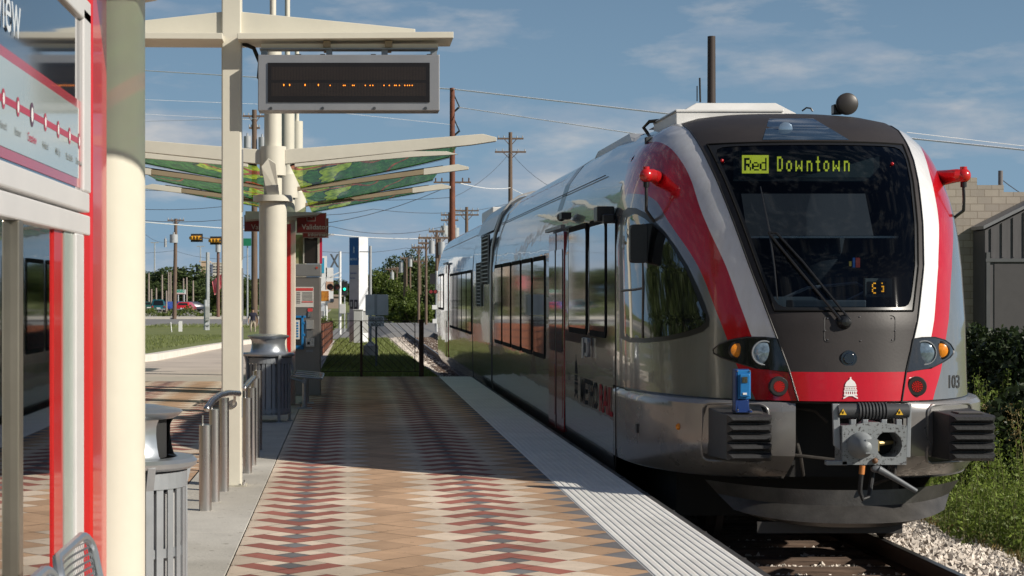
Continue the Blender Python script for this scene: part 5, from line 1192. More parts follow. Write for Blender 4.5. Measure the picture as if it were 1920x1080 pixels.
# ---------------------------------------------------------------- background
def gpt(px,d,z=None): x=GX(px,d); return (x,d,gz(x,d) if z is None else z)
GALV=mat('galvanised',(.45,.47,.48),.45,.4,var=.1); INS=mat('insulator',(.45,.45,.44),.4); TRF=mat('transformer_grey',(.40,.42,.43),.5)
def upole(px,ytop,d,w,arms=(),trs=(),m=WOOD,label='',group=None,base=None,name='utility_pole',extra=None,lean=0):
    x,y,z=gpt(px,d); z=-1.1 if base is None else base; zt=GZ(ytop,d)
    c=empty(name,(x,y,z),label,'utility pole' if name=='utility_pole' else 'lamp post' if name=='light_mast' else 'pole',group)
    b=MB(); b.tube([(x,y,z),(x+lean*.5,y,(z+zt)/2),(x+lean,y,zt)],[w*.62,w*.55,w*.45],10); b.build('shaft',m,c,smooth=True)
    for (yy,hw) in arms:
        za=GZ(yy,d); b=MB(); b.box(x-hw+lean,x+hw+lean,y-.1,y+.02,za-.07,za+.07); a=b.build('crossarm',WOOD,c)
        b=MB()
        for k in (-.92,-.5,.5,.92): b.tube([(x+lean+k*hw,y-.04,za+.06),(x+lean+k*hw,y-.04,za+.24)],.045,6)
        b.build('insulators',INS,a)
        b=MB(); b.tube([(x+lean-hw*.5,y-.06,za),(x+lean,y-.06,za-.6)],.03,4); b.tube([(x+lean+hw*.5,y-.06,za),(x+lean,y-.06,za-.6)],.03,4); b.build('braces',WOOD,a)
    for (dx,yy,r) in trs:
        za=GZ(yy,d); b=MB(); b.tube([(x+dx,y-.1,za-.45),(x+dx,y-.1,za+.4)],r,12); b.tube([(x+dx,y-.1,za+.4),(x+dx,y-.1,za+.62)],r*.25,6); b.build('transformer',TRF,c,smooth=True)
    if extra: extra(c,x,y,z,zt)
    return c
def pins(c,x,y,z,zt):
    for yy in (200,245):
        za=GZ(yy,90); b=MB(); b.tube([(x,y,za+.75),(x+.34,y,za-.0),],.03,5); b.tube([(x,y,za-.32),(x+.36,y,za)],.055,6); b.build('insulator_arm',BLACK,c)
    for yy in (342,):
        za=GZ(yy,90); b=MB(); b.box(x-.9,x+.9,y-.08,y,za-.04,za+.04); 
        for k in (-.8,-.5,.5,.8): b.tube([(x+k,y,za),(x+k,y,za+.22)],.04,6)
        b.build('crossarm',WOOD,c)
upole(848,165,90,.27,m=RUST,label='tall rust red steel pole rising behind the tip of the far canopy',extra=pins)
upole(957,248,150,.34,arms=((260,1.05),(285,1.25)),label='weathered wooden pole with two crossarms standing over the middle of the train roof')
upole(477,206,135,.40,arms=((218,.84),(240,.4)),trs=((-.5,266,.26),(.57,268,.27),(.88,266,.17)),label='dark wooden pole with transformers between the square post and the far canopy mast')
upole(327,410,190,.36,arms=((413,.85),),trs=((-.05,447,.42),(-.9,455,.14)),label='leaning wooden pole with one white transformer behind the parked cars',lean=.15)
upole(409,455,200,.32,trs=((.0,465,.28),),m=mat('pole_reddish',(.17,.09,.07),.8),label='reddish wooden pole standing beside the red flag')
upole(1334,68,40,.185,m=mat('black_pole',(.05,.035,.03),.7),label='thick dark round pole rising behind the white roof fairing of the train',name='round_pole',base=-1)
upole(1876,320,56,.15,m=mat('grey_pole',(.16,.15,.15),.8),label='short grey pole standing up behind the block wall',name='round_pole',base=-1)
rp=[(875,388,170,.32,((395,1.1),(403,1.1)),()),(843,398,160,.3,((403,.75),(413,.75)),((-.45,432,.3),(.5,436,.32))),(819,431,200,.34,((434,.85),(446,2.0)),((-.55,463,.32),(.5,465,.35))),(824,446,230,.36,((446,1.0),),()),(799,444,210,.27,((456,.9),),()),
    (785,460,220,.28,((464,.85),),()),(788,490,250,.25,((490,1.0),),()),(758,500,250,.25,(),((-.4,501,.3),)),(762,484,300,.34,((484,1.0),),()),(769,490,280,.3,(),((.0,491,.3),)),(744,500,330,.3,((503,1.0),),()),(735,503,340,.3,((505,1.2),),((.0,517,.35),)),(730,515,360,.25,(),())]
desc=['behind the rear train roof, with double crossarms','just left of the rust red pole, carrying two grey drums','with the longest crossarm, near the train end','thin, one short arm, right of the two-drum pole','tall one in front of the grey warehouse','thin one left of the grey warehouse front','one whose bar joins the next pole','short one with a white drum among the trees','tall one in the middle of the tree clump','one with a drum beside the middle clump pole','slim one at the left of the tree clump','slim with a wide arm and a drum','lowest one at the left end of the row']
for (a,dsc) in zip(rp,desc):
    k=.62 if a[2]>=200 else 1
    upole(a[0],a[1],a[2]*k,a[3]*k,tuple((q[0],q[1]*k) for q in a[4]),tuple((q[0]*k,q[1],q[2]*k) for q in a[5]),label='wooden pole by the track, '+dsc,group='utility poles in the row by the track')
def luminaire(c,x,y,z,zt):
    b=MB(); b.box(x-.9,x+.9,y-.1,y+.1,zt-.1,zt+.12); b.build('lamp_head',GALV,c)
upole(290,455,420,.3,m=GALV,label='very tall thin light mast at the left beside the big cream column',name='light_mast',extra=luminaire)
upole(376,462,430,.28,m=GALV,label='tall thin light mast right of the leaning pole with transformer',name='light_mast',extra=luminaire)
for i,(px,yt,d,dx) in enumerate(((279,512,260,'leftmost, beside the cream column'),(284,542,255,'short, over the white shop roof'),(293,540,262,'short, right one over the white shop roof'),(304,515,258,'tall, left of the leaning pole'),(316,510,270,'in the pair just left of the leaning pole'),(320,510,275,'right one of the pair beside the leaning pole'),(312,545,250,'short, over the blue cars'),(344,522,280,'right behind the green lettered sign'),(350,520,262,'right of the green lettered sign'),(362,526,270,'alone between the sign and the grey twin pole'))):
    upole(px,yt,d,.24,m=mat('pole_pale',(.30,.25,.21),.85),label='thin bare pole at the car park, '+dx,group='bare poles at the car park')
# grey twin pole with cabinet
x,y,z=gpt(388,116); z=-.99
tp=empty('twin_pole',(x,y,z),'grey galvanised twin pole with a meter box standing on the lawn','pole')
b=MB(); b.tube([(GX(385,116),y,z),(GX(385,116),y,GZ(562,116))],.10,10); b.build('short_pole',GALV,tp,smooth=True)
b=MB(); b.tube([(GX(388.5,116),y+.1,z),(GX(388.5,116),y+.1,GZ(473,116))],.09,10); b.build('tall_pole',GALV,tp,smooth=True)
b=MB(); b.tube([(GX(391,116),y+.1,z),(GX(391,116),y+.1,GZ(473,116))],.06,8); b.build('conduit',GALV,tp,smooth=True)
b=MB(); b.box(GX(385.5,116),GX(393,116),y-.3,y-.05,GZ(601,116),GZ(574,116)); b.box(GX(393,116),GX(397,116),y-.2,y-.05,GZ(592,116),GZ(587,116)); b.build('meter_box',mat('meter_grey',(.42,.43,.42),.5),tp,bevel=.01)
b=MB()
for yy in (610,600,620): b.box(GX(384,116),GX(392,116),y-.12,y+.15,GZ(yy,116)-.04,GZ(yy,116)+.04)
b.build('pole_clamps',GREY,tp)
x,y,z=gpt(338,108); b=MB(); b.prism([(x-.1,y,-.95),(x+.1,y,-.95),(x+.1,y,GZ(602,108)),(x-.05,y,GZ(602,108)),(x-.1,y,GZ(604,108))],(0,.2,0)); tag(b.build('marker_post',WHITE),'short white marker post standing on the lawn by the street','post')
b=MB(); b.tube([(GX(323,106),106,-.95),(GX(320,106),106,GZ(604,106))],.03,6); tag(b.build('stake',WHITE),'thin leaning white stake on the lawn left of the marker post','stake')
# traffic signals on a mast arm
TY=150
ms=empty('signal_mast',(GX(437,TY),TY,-1),'dark signal mast behind the square cream post, its arm carrying the yellow traffic lights','signal mast')
b=MB(); b.tube([(GX(437,TY),TY,-1),(GX(437,TY),TY,GZ(449,TY))],.12,10); b.build('shaft',GREY,ms,smooth=True)
b=MB(); b.tube([(GX(437,TY),TY,GZ(452,TY)),(GX(400,TY),TY,GZ(448,TY)),(GX(360,TY),TY,GZ(443,TY))],.05,8); b.build('arm',GREY,ms,smooth=True)
YEL=mat('signal_yellow',(.62,.30,.02),.5)
def sig(px,py,label):
    p=P(px,py,TY-.3); c=empty('traffic_light',p,label,'traffic light','horizontal yellow traffic lights on the mast arm')
    b=MB(); b.box(p.x-.48,p.x+.48,p.y,p.y+.05,p.z-.33,p.z+.33); b.build('backplate',BLACK,c)
    b=MB(); b.box(p.x-.32,p.x+.36,p.y-.25,p.y,p.z-.16,p.z+.16); h=b.build('housing',YEL,c)
    for k in (-.32,-.06,.2):
        b=MB(); b.tube([(p.x+k-.14,p.y-.5,p.z-.03),(p.x+k,p.y-.25,p.z)],[.15,.16],12); b.build('visor',YEL,h,smooth=True); b=MB(); b.ball((p.x+k+.1,p.y-.42,p.z-.02),.10,seg=8,rg=6); b.build('lens',BLACK,h)
    return c
sig(369,446,'yellow traffic light with black backplate, left one of the two on the arm'); sig(405,451,'yellow traffic light partly hidden by the square cream post')
b=MB(); p=P(464,454,TY); b.box(p.x-.35,p.x+.3,TY,TY+.03,p.z-.3,p.z+.3); o=tag(b.build('street_sign',mat('sign_green',(.01,.18,.09),.5)),'small green street name sign left of the far canopy column','sign')
upole(464,447,TY+.2,.12,m=GALV,label='thin grey post behind the far litter bin, holding the green street sign',name='sign_post')
# person
def person():
    d=111; x=GX(474,d); z0=-1.0; c=empty('person',(x,d,z0),'person walking away in a dark shirt and pale khaki trousers beyond the far litter bin','person')
    # one continuous skinned body
    J=[(0,0,.93),(0,0,1.12),(0,.0,1.34),(0,0,1.46),(0,-.02,1.56),(0,-.02,1.68),(-.10,0,.90),(-.12,-.10,.50),(-.13,.12,.09),(-.14,.0,.04),(.10,0,.90),(.12,.08,.50),(.14,-.02,.09),(.14,-.14,.04),(-.19,0,1.40),(-.27,.03,1.13),(-.26,-.10,.90),(-.255,-.14,.82),(.19,0,1.40),(.28,0,1.13),(.28,.10,.90),(.275,.13,.82)]
    E=[(0,1),(1,2),(2,3),(3,4),(4,5),(0,6),(6,7),(7,8),(8,9),(0,10),(10,11),(11,12),(12,13),(2,14),(14,15),(15,16),(16,17),(2,18),(18,19),(19,20),(20,21)]
    RD=[.15,.14,.16,.07,.075,.09,.10,.07,.045,.04,.10,.07,.045,.04,.065,.05,.035,.035,.065,.05,.035,.035]
    me=bpy.data.meshes.new('body'); me.from_pydata(J,E,[]); o=bpy.data.objects.new('body',me); COL.objects.link(o)
    m=o.modifiers.new('s','SKIN'); sv=me.skin_vertices[0].data
    for v,r in zip(sv,RD): v.radius=(r,r*.8)
    sv[0].use_root=True; o.modifiers.new('u','SUBSURF').levels=1; o.modifiers['u'].render_levels=1
    dg=bpy.context.evaluated_depsgraph_get(); m2=bpy.data.meshes.new_from_object(o.evaluated_get(dg)); bpy.data.objects.remove(o)
    sk=mat('skin',(.32,.19,.13),.6); sh=mat('shirt_navy',(.02,.02,.04),.9); tr_=mat('trousers_khaki',(.42,.36,.28),.9); shoe=mat('shoe_dark',(.03,.03,.03),.7)
    m2.materials.clear()
    for q in (sk,sh,tr_,shoe): m2.materials.append(q)
    for p in m2.polygons:
        c_=p.center; p.material_index=3 if c_.z<.09 else 2 if c_.z<.94 and abs(c_.x)<.23 else 1 if c_.z<1.47 and not(c_.z<1.1 and abs(c_.x)>.2) else 0; p.use_smooth=True
    o=bpy.data.objects.new('body',m2); COL.objects.link(o); o.parent=c
    b=MB(); b.ball((x,d-.01,z0+1.70),.115,sx=.9,sy=1.0,sz=.95,seg=12,rg=8); b.v=[v for v in b.v]; b.build('hair',mat('hair_dark',(.02,.015,.012),.8),c,smooth=True)
person()
# far vehicles
def car(px,d,label,col,van=False,rot=0):
    x=GX(px,d); z=-.93; m=mat('car_'+col,{'teal':(.015,.10,.12),'blue':(.02,.05,.25),'red':(.55,.02,.03),'dark':(.02,.03,.05),'white':(.65,.66,.66),'green':(.02,.08,.06)}[col],.25,coat=.8,var=.05)
    c=empty('parked_car',(0,0,0),label,'car','cars in the car park across the street'); H=1.75 if van else 1.42; W2=.9
    b=MB(); pr=[(-2.2,.35),(-2.22,.75),(-2.1,.95),(-1.85,H) if van else (-1.5,H),(.5,H),(1.25,1.0),(2.15,.8),(2.25,.35)]
    vs=[];n=len(pr)
    for s in (-1,1):
        for (yy,zz) in pr: vs.append((s*(W2 if zz<1.05 else W2*.78),yy,zz))
    b.add(vs,[tuple(range(n)),tuple(reversed(range(n,2*n)))]+[(i,(i+1)%n,(i+1)%n+n,i+n) for i in range(n)]); bd=b.build('body',m,c,bevel=.06,smooth=True)
    b=MB(); y0,y1=(-2.1,-1.9) if van else (-2.0,-1.62)
    b.add([(-W2*.75,y0-.01,1.02),(W2*.75,y0-.01,1.02),(W2*.62,y1-.0,H-.12),(-W2*.62,y1-.0,H-.12)],[(0,1,2,3)]); 
    b.v=[(a,q-.04,r) for a,q,r in b.v]; b.build('rear_window',mat('car_glass',(.01,.012,.014),.08),bd,fix=False)
    for s in (-1,1):
        b=MB(); b.add([(s*W2*.86,-1.6,1.05),(s*W2*.86,.9,1.05),(s*W2*.795,.35,H-.12),(s*W2*.795,-1.4,H-.12)],[(0,1,2,3)]); b.build('side_window',mat('car_glass'),bd,fix=False)
        b=MB(); b.box(s*.78-.1,s*.78+.1,-2.29,-2.2,.72,.9); b.build('tail_lamp',mat('tail_red',(.4,.02,.02),.3),c)
        for yy in (-1.35,1.4):
            b=MB(); b.lathe([(.001,-.1),(.3,-.1),(.33,-.06),(.33,.06),(.3,.1),(.001,.1)],(s*.8,yy,.33),16,'X'); b.build('wheel',BLACK,c,smooth=True)
    b=MB(); b.box(-.25,.25,-2.3,-2.24,.55,.67); b.build('plate',WHITE,c)
    b=MB(); b.box(-.88,.88,-2.3,-2.15,.38,.52); b.build('bumper',GREY,c,bevel=.02)
    c.location=(x,d,z); c.rotation_euler=(0,0,math.radians(rot))
    return c
car(296,250,'dark teal van parked at the left of the car park, seen from behind','teal',True,8)
car(312,262,'blue car in the car park between the teal van and the leaning pole','blue',rot=-20)
car(322,268,'deep blue car parked right behind the leaning pole','blue',rot=60)
car(337,272,'dark green car with a pale windscreen left of the red car','green',rot=70)
car(349,246,'bright red car in the car park across the street','red',rot=-8)
car(361,262,'dark car right of the bright red car','dark',rot=-60)
car(277,260,'dark green car half hidden by the big cream column','green',rot=10)
car(272,300,'white car far back at the left edge of the car park','white',rot=80)
# buildings
def bldg(x0,x1,yt,d,dep,m,name,label,base=-1.2,win=None,roof=None):
    c=empty(name,(GX((x0+x1)/2,d),d,base),label,'building'); b=MB(); b.box(GX(x0,d),GX(x1,d),d,d+dep,base,GZ(yt,d)); w=b.build('wall',m,c)
    if win:
        for (wx0,wx1,wy0,wy1) in win:
            b=MB(); b.box(GX(wx0,d),GX(wx1,d),d-.15,d-.05,GZ(wy1,d),GZ(wy0,d)); b.build('window',mat('far_window',(.04,.05,.07),.2),w)
    b=MB(); b.box(GX(x0,d)-.3,GX(x1,d)+.3,d-.3,d+dep+.3,GZ(yt,d),GZ(yt,d)+.35); b.build('parapet',roof or m,w); return c
HC=mat('hotel_cream',(.62,.58,.5),.8); HB=mat('hotel_blue',(.10,.13,.20),.6)
wn_=[(a,a+3.5,y_,y_+2.2) for y_ in (499,504,509) for a in (400,405,410,415,420,425,430,435)]
bldg(397,440,494,700,30,HC,'office_block','cream office block with dark window bands far left, above the tree tops',win=wn_)
bldg(367,397,498,695,30,HB,'office_block','dark blue glass wing left of the cream office block',win=[(368,396,y_,y_+2) for y_ in (502,507)])
bldg(375,390,491,690,12,mat('penthouse',(.55,.40,.28),.8),'roof_house','tan plant room on top of the blue glass wing',base=8)
bldg(293,330,520,420,20,HC,'white_building','long white flat roofed building among the trees behind the leaning pole')
bldg(268,302,556,300,12,mat('shop_white',(.62,.60,.56),.8),'shop','low white shop behind the cars at the left',win=[(276,280,559,564),(285,290,559,564)])
bldg(303,332,561,310,10,mat('shop_blue',(.16,.20,.42),.7),'shop','low blue fronted shop right of the white one',win=[(306,312,563,567),(318,324,563,567)])
bldg(342,362,563,330,10,mat('shop_grey',(.30,.30,.30),.7),'shop','low grey shop behind the bright red car',win=[(345,350,565,569)])
bldg(777,800,532,260,25,mat('warehouse_blue',(.30,.36,.42),.6),'warehouse','pale grey blue warehouse beyond the track crossing',win=None)
bldg(603,640,556,330,15,mat('shop_tan',(.35,.27,.22),.8),'shop','low tan shop behind the railway crossing signal',win=[(606,612,560,566),(620,626,560,566)])
# lettered sign
sx=empty('shop_sign',(GX(338,270),270,-1),'white board sign with green letters on posts above the parked cars','sign')
b=MB(); b.box(GX(328,270),GX(349,270),270,270.2,GZ(552,270),GZ(543,270)); bo=b.build('board',WHITE,sx)
b=MB(); b.tube([(GX(334,270),270.1,-1),(GX(334,270),270.1,GZ(552,270))],.1,6); b.tube([(GX(345,270),270.1,-1),(GX(345,270),270.1,GZ(552,270))],.1,6); b.build('sign_legs',GALV,sx)
text3('HANKU',.62,(GX(329,270),269.95,GZ(548.6,270)),(1,0,0),(0,0,1),mat('letter_green',(.0,.32,.18),.5),bo,sx=.62,bold=.02)
b=MB(); b.box(GX(329,270),GX(347,270),269.93,269.95,GZ(551.5,270),GZ(550.3,270)); b.build('sign_line',mat('sign_pink',(.5,.25,.22),.6),bo)
# red flag
fl=empty('flag',(GX(415,210),210,-1),'red and pink flag beside the square cream post','flag'); b=MB(); b.tube([(GX(417,210),210,-1),(GX(417,210),210,GZ(508,210))],.05,6); b.build('flagpole',GALV,fl)
b=MB(); V=[]
for i in range(9):
    for j in range(5): V.append((GX(417,210)-.02-1.15*i/8*(1-.25*j/4),210+.15*math.sin(i*1.1),GZ(512,210)-i*.12-j*.38))
b.add(V,[(i*5+j,i*5+j+1,(i+1)*5+j+1,(i+1)*5+j) for i in range(8) for j in range(4)]); b.build('cloth',mat('flag_red',(.75,.03,.07),.8,col2=(.8,.35,.35),vs=1.5),fl,fix=False)
# station pylon
py=empty('station_pylon',(GX(672,83),83,-.6),'white and blue station pylon lettered METRO behind the cable fence','pylon')
A,B_,C_,D_=GX(655,83),GX(673,82.8),GX(690,83.2),GX(673,83.8)
def quadp(z0,z1,m,name,par,dz=0):
    b=MB(); b.prism([(A,83.1,z0),(B_,82.8,z0),(C_,83.2,z0),(D_,83.6,z0)],(0,0,z1-z0)); return b.build(name,m,par)
bd=quadp(-.6,GZ(445,83),mat('pylon_white',(.75,.76,.78),.35),'shaft',py)
ux=Vector((B_-A,-.3,0)); un=ux.normalized(); nn=Vector((-.0,-1,0)); nrm=Vector((un.y,-un.x,0))
def pf(u,z,off=.01): q=Vector((A,83.1,0))+ux*u+nrm*off; return (q.x,q.y,z)
b=MB(); b.add([pf(.02,GZ(497,83)),pf(.99,GZ(497,83)),pf(.99,GZ(446,83)),pf(.02,GZ(446,83))],[(0,1,2,3)]); bp_=b.build('blue_face',mat('pylon_blue',(.012,.10,.32),.4),bd,fix=False)
b=MB(); b.add([pf(.02,-.5),pf(.99,-.5),pf(.99,GZ(497,83)),pf(.02,GZ(497,83))],[(0,1,2,3)]); gf=b.build('grey_face',mat('pylon_grey',(.42,.40,.45),.5),bd,fix=False)
text3('METRO',.135,pf(.10,GZ(488,83),.02),un,(0,0,1),mat('pylon_letter',(.45,.58,.72),.5),bp_,sx=.85,bold=.002); emblem(.5,-GZ(461,83),-GZ(475,83),lambda a,c:pf(a,-c,.02),bp_,mat('pylon_letter'),wd=.8)
for t,yy in (('CRESTVIEW',514),('STATION',523)): text3(t,.095,pf(.09,GZ(yy,83),.02),un,(0,0,1),mat('pylon_ink',(.05,.10,.30),.5),gf,sx=.72,bold=.002)
for (u0,u1) in ((.08,.42),(.52,.88)):
    b=MB(); b.add([pf(u0,GZ(579,83),.02),pf(u1,GZ(579,83),.02),pf(u1,GZ(562,83),.02),pf(u0,GZ(562,83),.02)],[(0,1,2,3)]); ic=b.build('pictogram',mat('picto_dark',(.03,.03,.05),.5),gf,fix=False)
    b=MB(); w_=(u1-u0); b.add([pf(u0+w_*.25,GZ(575,83),.03),pf(u0+w_*.75,GZ(575,83),.03),pf(u0+w_*.75,GZ(566,83),.03),pf(u0+w_*.25,GZ(566,83),.03)],[(0,1,2,3)]); b.build('picto_symbol',mat('picto_pale',(.35,.36,.40),.5),ic,fix=False)
# DELAYED IN BLOCK sign seen with its grey board
D_=42; ds=empty('delayed_block_sign',(GX(705,D_),D_,gz(.6,D_)),'grey DELAYED IN BLOCK plate and blank board on a perforated post behind the cable fence','sign')
b=MB(); b.box(GX(703.5,D_),GX(707.5,D_),D_,D_+.05,-.2,GZ(553,D_)); b.build('sign_post',mat('post_steel',(.16,.17,.19),.5,.4),ds)
BG=mat('board_grey',(.80,.84,.90),.5,.2)
b=MB(); b.prism([(a,D_-.03,c) for a,c in rrect(GX(685,D_),GX(728,D_),GZ(591,D_),GZ(552,D_),.03)],(0,.01,0)); q=b.build('board',BG,ds); b=MB(); b.box(GX(702,D_),GX(707,D_),D_-.037,D_-.03,GZ(590,D_),GZ(553,D_)); b.build('stiffener',mat('board_dark',(.5,.53,.58),.5),q)
b=MB(); b.prism([(a,D_-.05,c) for a,c in rrect(GX(690,D_),GX(720,D_),GZ(612,D_),GZ(593,D_),.015)],(0,.01,0)); q=b.build('plate',mat('plate_grey',(.85,.88,.95),.5),ds)
for t,yy in (('DELAYED',600),('IN',605.3),('BLOCK',610.6)): text3(t,.082 if t!='IN' else .05,(GX(705,D_),D_-.055,GZ(yy,D_)),(1,0,0),(0,0,1),mat('plate_ink',(.03,.03,.04),.5),q,align='CENTER',sx=.86,bold=.001)
# grey pole with concrete foot
D_=54; lp=empty('grey_signal_pole',(GX(695,D_),D_,gz(.6,D_)),'plain grey pole on a pale concrete foot beside the pylon','pole')
b=MB(); b.tube([(GX(694.5,D_),D_,-.3),(GX(694.5,D_),D_,GZ(461,D_))],.042,10); b.build('shaft',GALV,lp,smooth=True)
b=MB(); b.lathe([(.22,-.3),(.22,GZ(648,D_)),(.16,GZ(647,D_)),(.05,GZ(640,D_))],(GX(695,D_),D_,0),16); b.build('concrete_foot',CONC,lp,smooth=True)
b=MB(); b.box(GX(674,D_),GX(695,D_),D_-.02,D_+.02,GZ(473,D_),GZ(471,D_)); b.build('side_arm',GALV,lp)
def cabinet(x0,x1,y0,y1,d,m,label):
    b=MB(); b.box(GX(x0,d),GX(x1,d),d,d+.4,GZ(y1,d),GZ(y0,d)); b.box(GX(x0,d)-.02,GX(x1,d)+.02,d-.03,d+.43,GZ(y0,d),GZ(y0,d)+.03); return tag(b.build('equipment_cabinet',m,bevel=.01),label,'cabinet')
cabinet(651,662,588,622,88,mat('cab_dark',(.12,.13,.15),.5),'dark grey trackside cabinet left of the pale one')
cabinet(663,680,582,643,62,mat('cab_pale',(.40,.41,.40),.5),'tall pale grey cabinet in front of the station pylon')
cabinet(681,690,584,624,80,mat('cab_white',(.6,.6,.58),.5),'white cabinet behind the concrete foot of the grey pole')
# crossing signal
D_=118; cs_=empty('crossing_signal',(GX(637,D_),D_,-1),'railway crossing signal with dark crossbuck and twin lamps on a white mast','crossing signal')
b=MB(); b.tube([(GX(637.5,D_),D_,-1),(GX(637.5,D_),D_,GZ(471,D_))],.09,10); b.build('mast',WHITE,cs_,smooth=True)
p=P(627,489,D_); b=MB()
for s in (-1,1): b.prism([(p.x-s*.22-.06,p.y-.2-.02*s,p.z-.42),(p.x-s*.22+.07,p.y-.2-.02*s,p.z-.42),(p.x+s*.22+.06,p.y-.2-.02*s,p.z+.42),(p.x+s*.22-.07,p.y-.2-.02*s,p.z+.42)],(0,.03,0))
b.build('crossbuck',mat('buck_dark',(.10,.11,.12),.5),cs_)
for px in (619,632):
    p=P(px,538,D_-.3); b=MB(); b.lathe([(.001,0),(.21,.0),(.21,.02)],p,18,'Y'); lm=b.build('lamp_disc',BLACK,cs_); b=MB(); b.lathe([(.001,.03),(.11,.03),(.12,.0)],p,14,'Y'); b.build('red_lens',mat('dull_red',(.16,.03,.02),.3),lm); b=MB(); b.lathe([(.13,.0),(.14,.28)],p,14,'Y',0,math.pi); b.build('hood',BLACK,lm)
b=MB(); b.box(GX(604,D_),GX(640,D_),D_-.1,D_,GZ(521,D_),GZ(519,D_)); b.tube([(GX(612,D_),D_-.2,GZ(522,D_)),(GX(636,D_),D_-.2,GZ(511,D_))],.05,6); b.tube([(GX(600,D_),D_-.2,GZ(545,D_)),(GX(617,D_),D_-.2,GZ(517,D_))],.04,6); b.build('cantilever',WHITE,cs_)
b=MB(); b.box(GX(636,D_),GX(648,D_),D_-.6,D_-.1,GZ(588,D_),GZ(570,D_)); b.build('gate_motor',mat('motor_white',(.55,.55,.53),.5),cs_,bevel=.03)
D_=125; p=P(646,540,D_); tl=empty('traffic_light',(p.x,D_,-1),'traffic light showing green between the crossing lamps and the pylon','traffic light')
b=MB(); b.box(p.x-.20,p.x+.20,D_-.2,D_,p.z-.5,p.z+.45); b.build('housing',BLACK,tl,bevel=.03); b=MB(); b.tube([(p.x,D_,-1),(p.x,D_,p.z)],.05,6); b.build('post',GALV,tl)
b=MB(); b.ball((p.x,D_-.22,p.z-.08),.09,seg=10,rg=6); b.build('green_lamp',mat('green_lamp',(.01,.75,.40),.3,emit=2.5),tl,smooth=True)
D_=105; rs=empty('crossing_signal',(GX(819,D_),D_,-.8),'white crossing signal mast with red lamps beside the rear end of the train','crossing signal')
b=MB(); b.tube([(GX(819.5,D_),D_,-.9),(GX(819.5,D_),D_,GZ(508,D_))],.09,10); b.build('mast',WHITE,rs,smooth=True)
b=MB(); b.prism([(a,D_-.3,c) for a,c in rrect(GX(806,D_),GX(816,D_),GZ(533,D_),GZ(513,D_),.05)],(0,.2,0)); b.build('bell_box',BLACK,rs)
for px in (808,816):
    p=P(px,547,D_-.4); b=MB(); b.lathe([(.001,0),(.14,.0),(.14,.03)],p,16,'Y'); lm=b.build('lamp_disc',BLACK,rs); b=MB(); b.lathe([(.001,.04),(.09,.04),(.1,0)],p,12,'Y'); b.build('red_lens',mat('lens_red',(.25,.04,.04),.3),lm)
b=MB(); b.box(GX(810,D_),GX(821,D_),D_-.2,D_,GZ(580,D_),GZ(572,D_)); b.box(GX(811,D_),GX(820,D_),D_-.2,D_,GZ(606,D_),GZ(598,D_)); b.build('gate_arm_stub',WHITE,rs)
# burger board and blue-white sign
D_=140; bb=empty('food_board',(GX(610,D_),D_,-1),'small framed picture board of golden food right of the ticket machine','sign')
b=MB(); b.box(GX(601,D_),GX(619,D_),D_,D_+.2,GZ(568,D_),GZ(543,D_)); b.tube([(GX(612,D_),D_+.1,-1),(GX(612,D_),D_+.1,GZ(568,D_))],.1,6); fr=b.build('frame',WHITE,bb)
b=MB(); b.box(GX(602.5,D_),GX(616.5,D_),D_-.03,D_,GZ(564.5,D_),GZ(545.5,D_)); b.build('picture',mat('food_picture',(.70,.30,.03),.5,col2=(.16,.03,.01),vs=2.2),fr)
b=MB(); b.box(GX(601,D_),GX(609,D_),D_,D_+.1,GZ(583,D_),GZ(568.5,D_)); b.build('lower_board',mat('pale_board',(.55,.58,.62),.5),bb)
D_=170; ws_=empty('roadside_sign',(GX(607,D_),D_,-1),'tall white and blue roadside sign beyond the crossing signal','sign')
b=MB(); b.box(GX(600,D_),GX(613,D_),D_,D_+.3,GZ(545,D_),GZ(480,D_)); b.box(GX(611,D_),GX(625,D_),D_,D_+.3,GZ(560,D_),GZ(502,D_)); q=b.build('white_boards',WHITE,ws_); b=MB(); b.box(GX(602,D_),GX(608,D_),D_-.04,D_,GZ(512,D_),GZ(484,D_)); b.build('blue_panel',mat('panel_blue',(.03,.32,.50),.5),q); b=MB(); b.box(GX(611,D_),GX(625,D_),D_-.04,D_,GZ(545,D_),GZ(528,D_)); b.build('pink_panel',mat('panel_pink',(.55,.34,.24),.5),q)
b=MB(); b.tube([(GX(607,D_),D_+.2,-1),(GX(607,D_),D_+.2,GZ(540,D_))],.1,6); b.build('post',GALV,ws_)
# block wall building and metal shed on the right
def cmu():
    m=mat('block_wall',(.40,.35,.29),.95,var=.14,vs=1.2,bump=.2,bs=20); n=m.node_tree.nodes; l=m.node_tree.links.new; b_=n['Principled BSDF']
    t=n.new('ShaderNodeTexCoord'); mpn=n.new('ShaderNodeMapping'); mpn.inputs['Rotation'].default_value=(math.radians(90),0,0); l(t.outputs['Object'],mpn.inputs[0])
    br=n.new('ShaderNodeTexBrick'); br.inputs['Scale'].default_value=1; br.inputs['Brick Width'].default_value=.4; br.inputs['Row Height'].default_value=.203; br.inputs['Mortar Size'].default_value=.012; br.inputs['Color1'].default_value=(1,1,1,1); br.inputs['Color2'].default_value=(.80,.80,.82,1); br.inputs['Mortar'].default_value=(.62,.6,.58,1); l(mpn.outputs[0],br.inputs[0])
    src=b_.inputs['Base Color'].links[0].from_socket; q=n.new('ShaderNodeMixRGB'); q.blend_type='MULTIPLY'; q.inputs[0].default_value=1; l(src,q.inputs[1]); l(br.outputs[0],q.inputs[2]); l(q.outputs[0],b_.inputs['Base Color']); return m
D_=52; bw=empty('block_building',(GX(1900,D_),D_,-1),'tan concrete block building with a stepped top at the right edge','building')
b=MB(); zb=-1.2
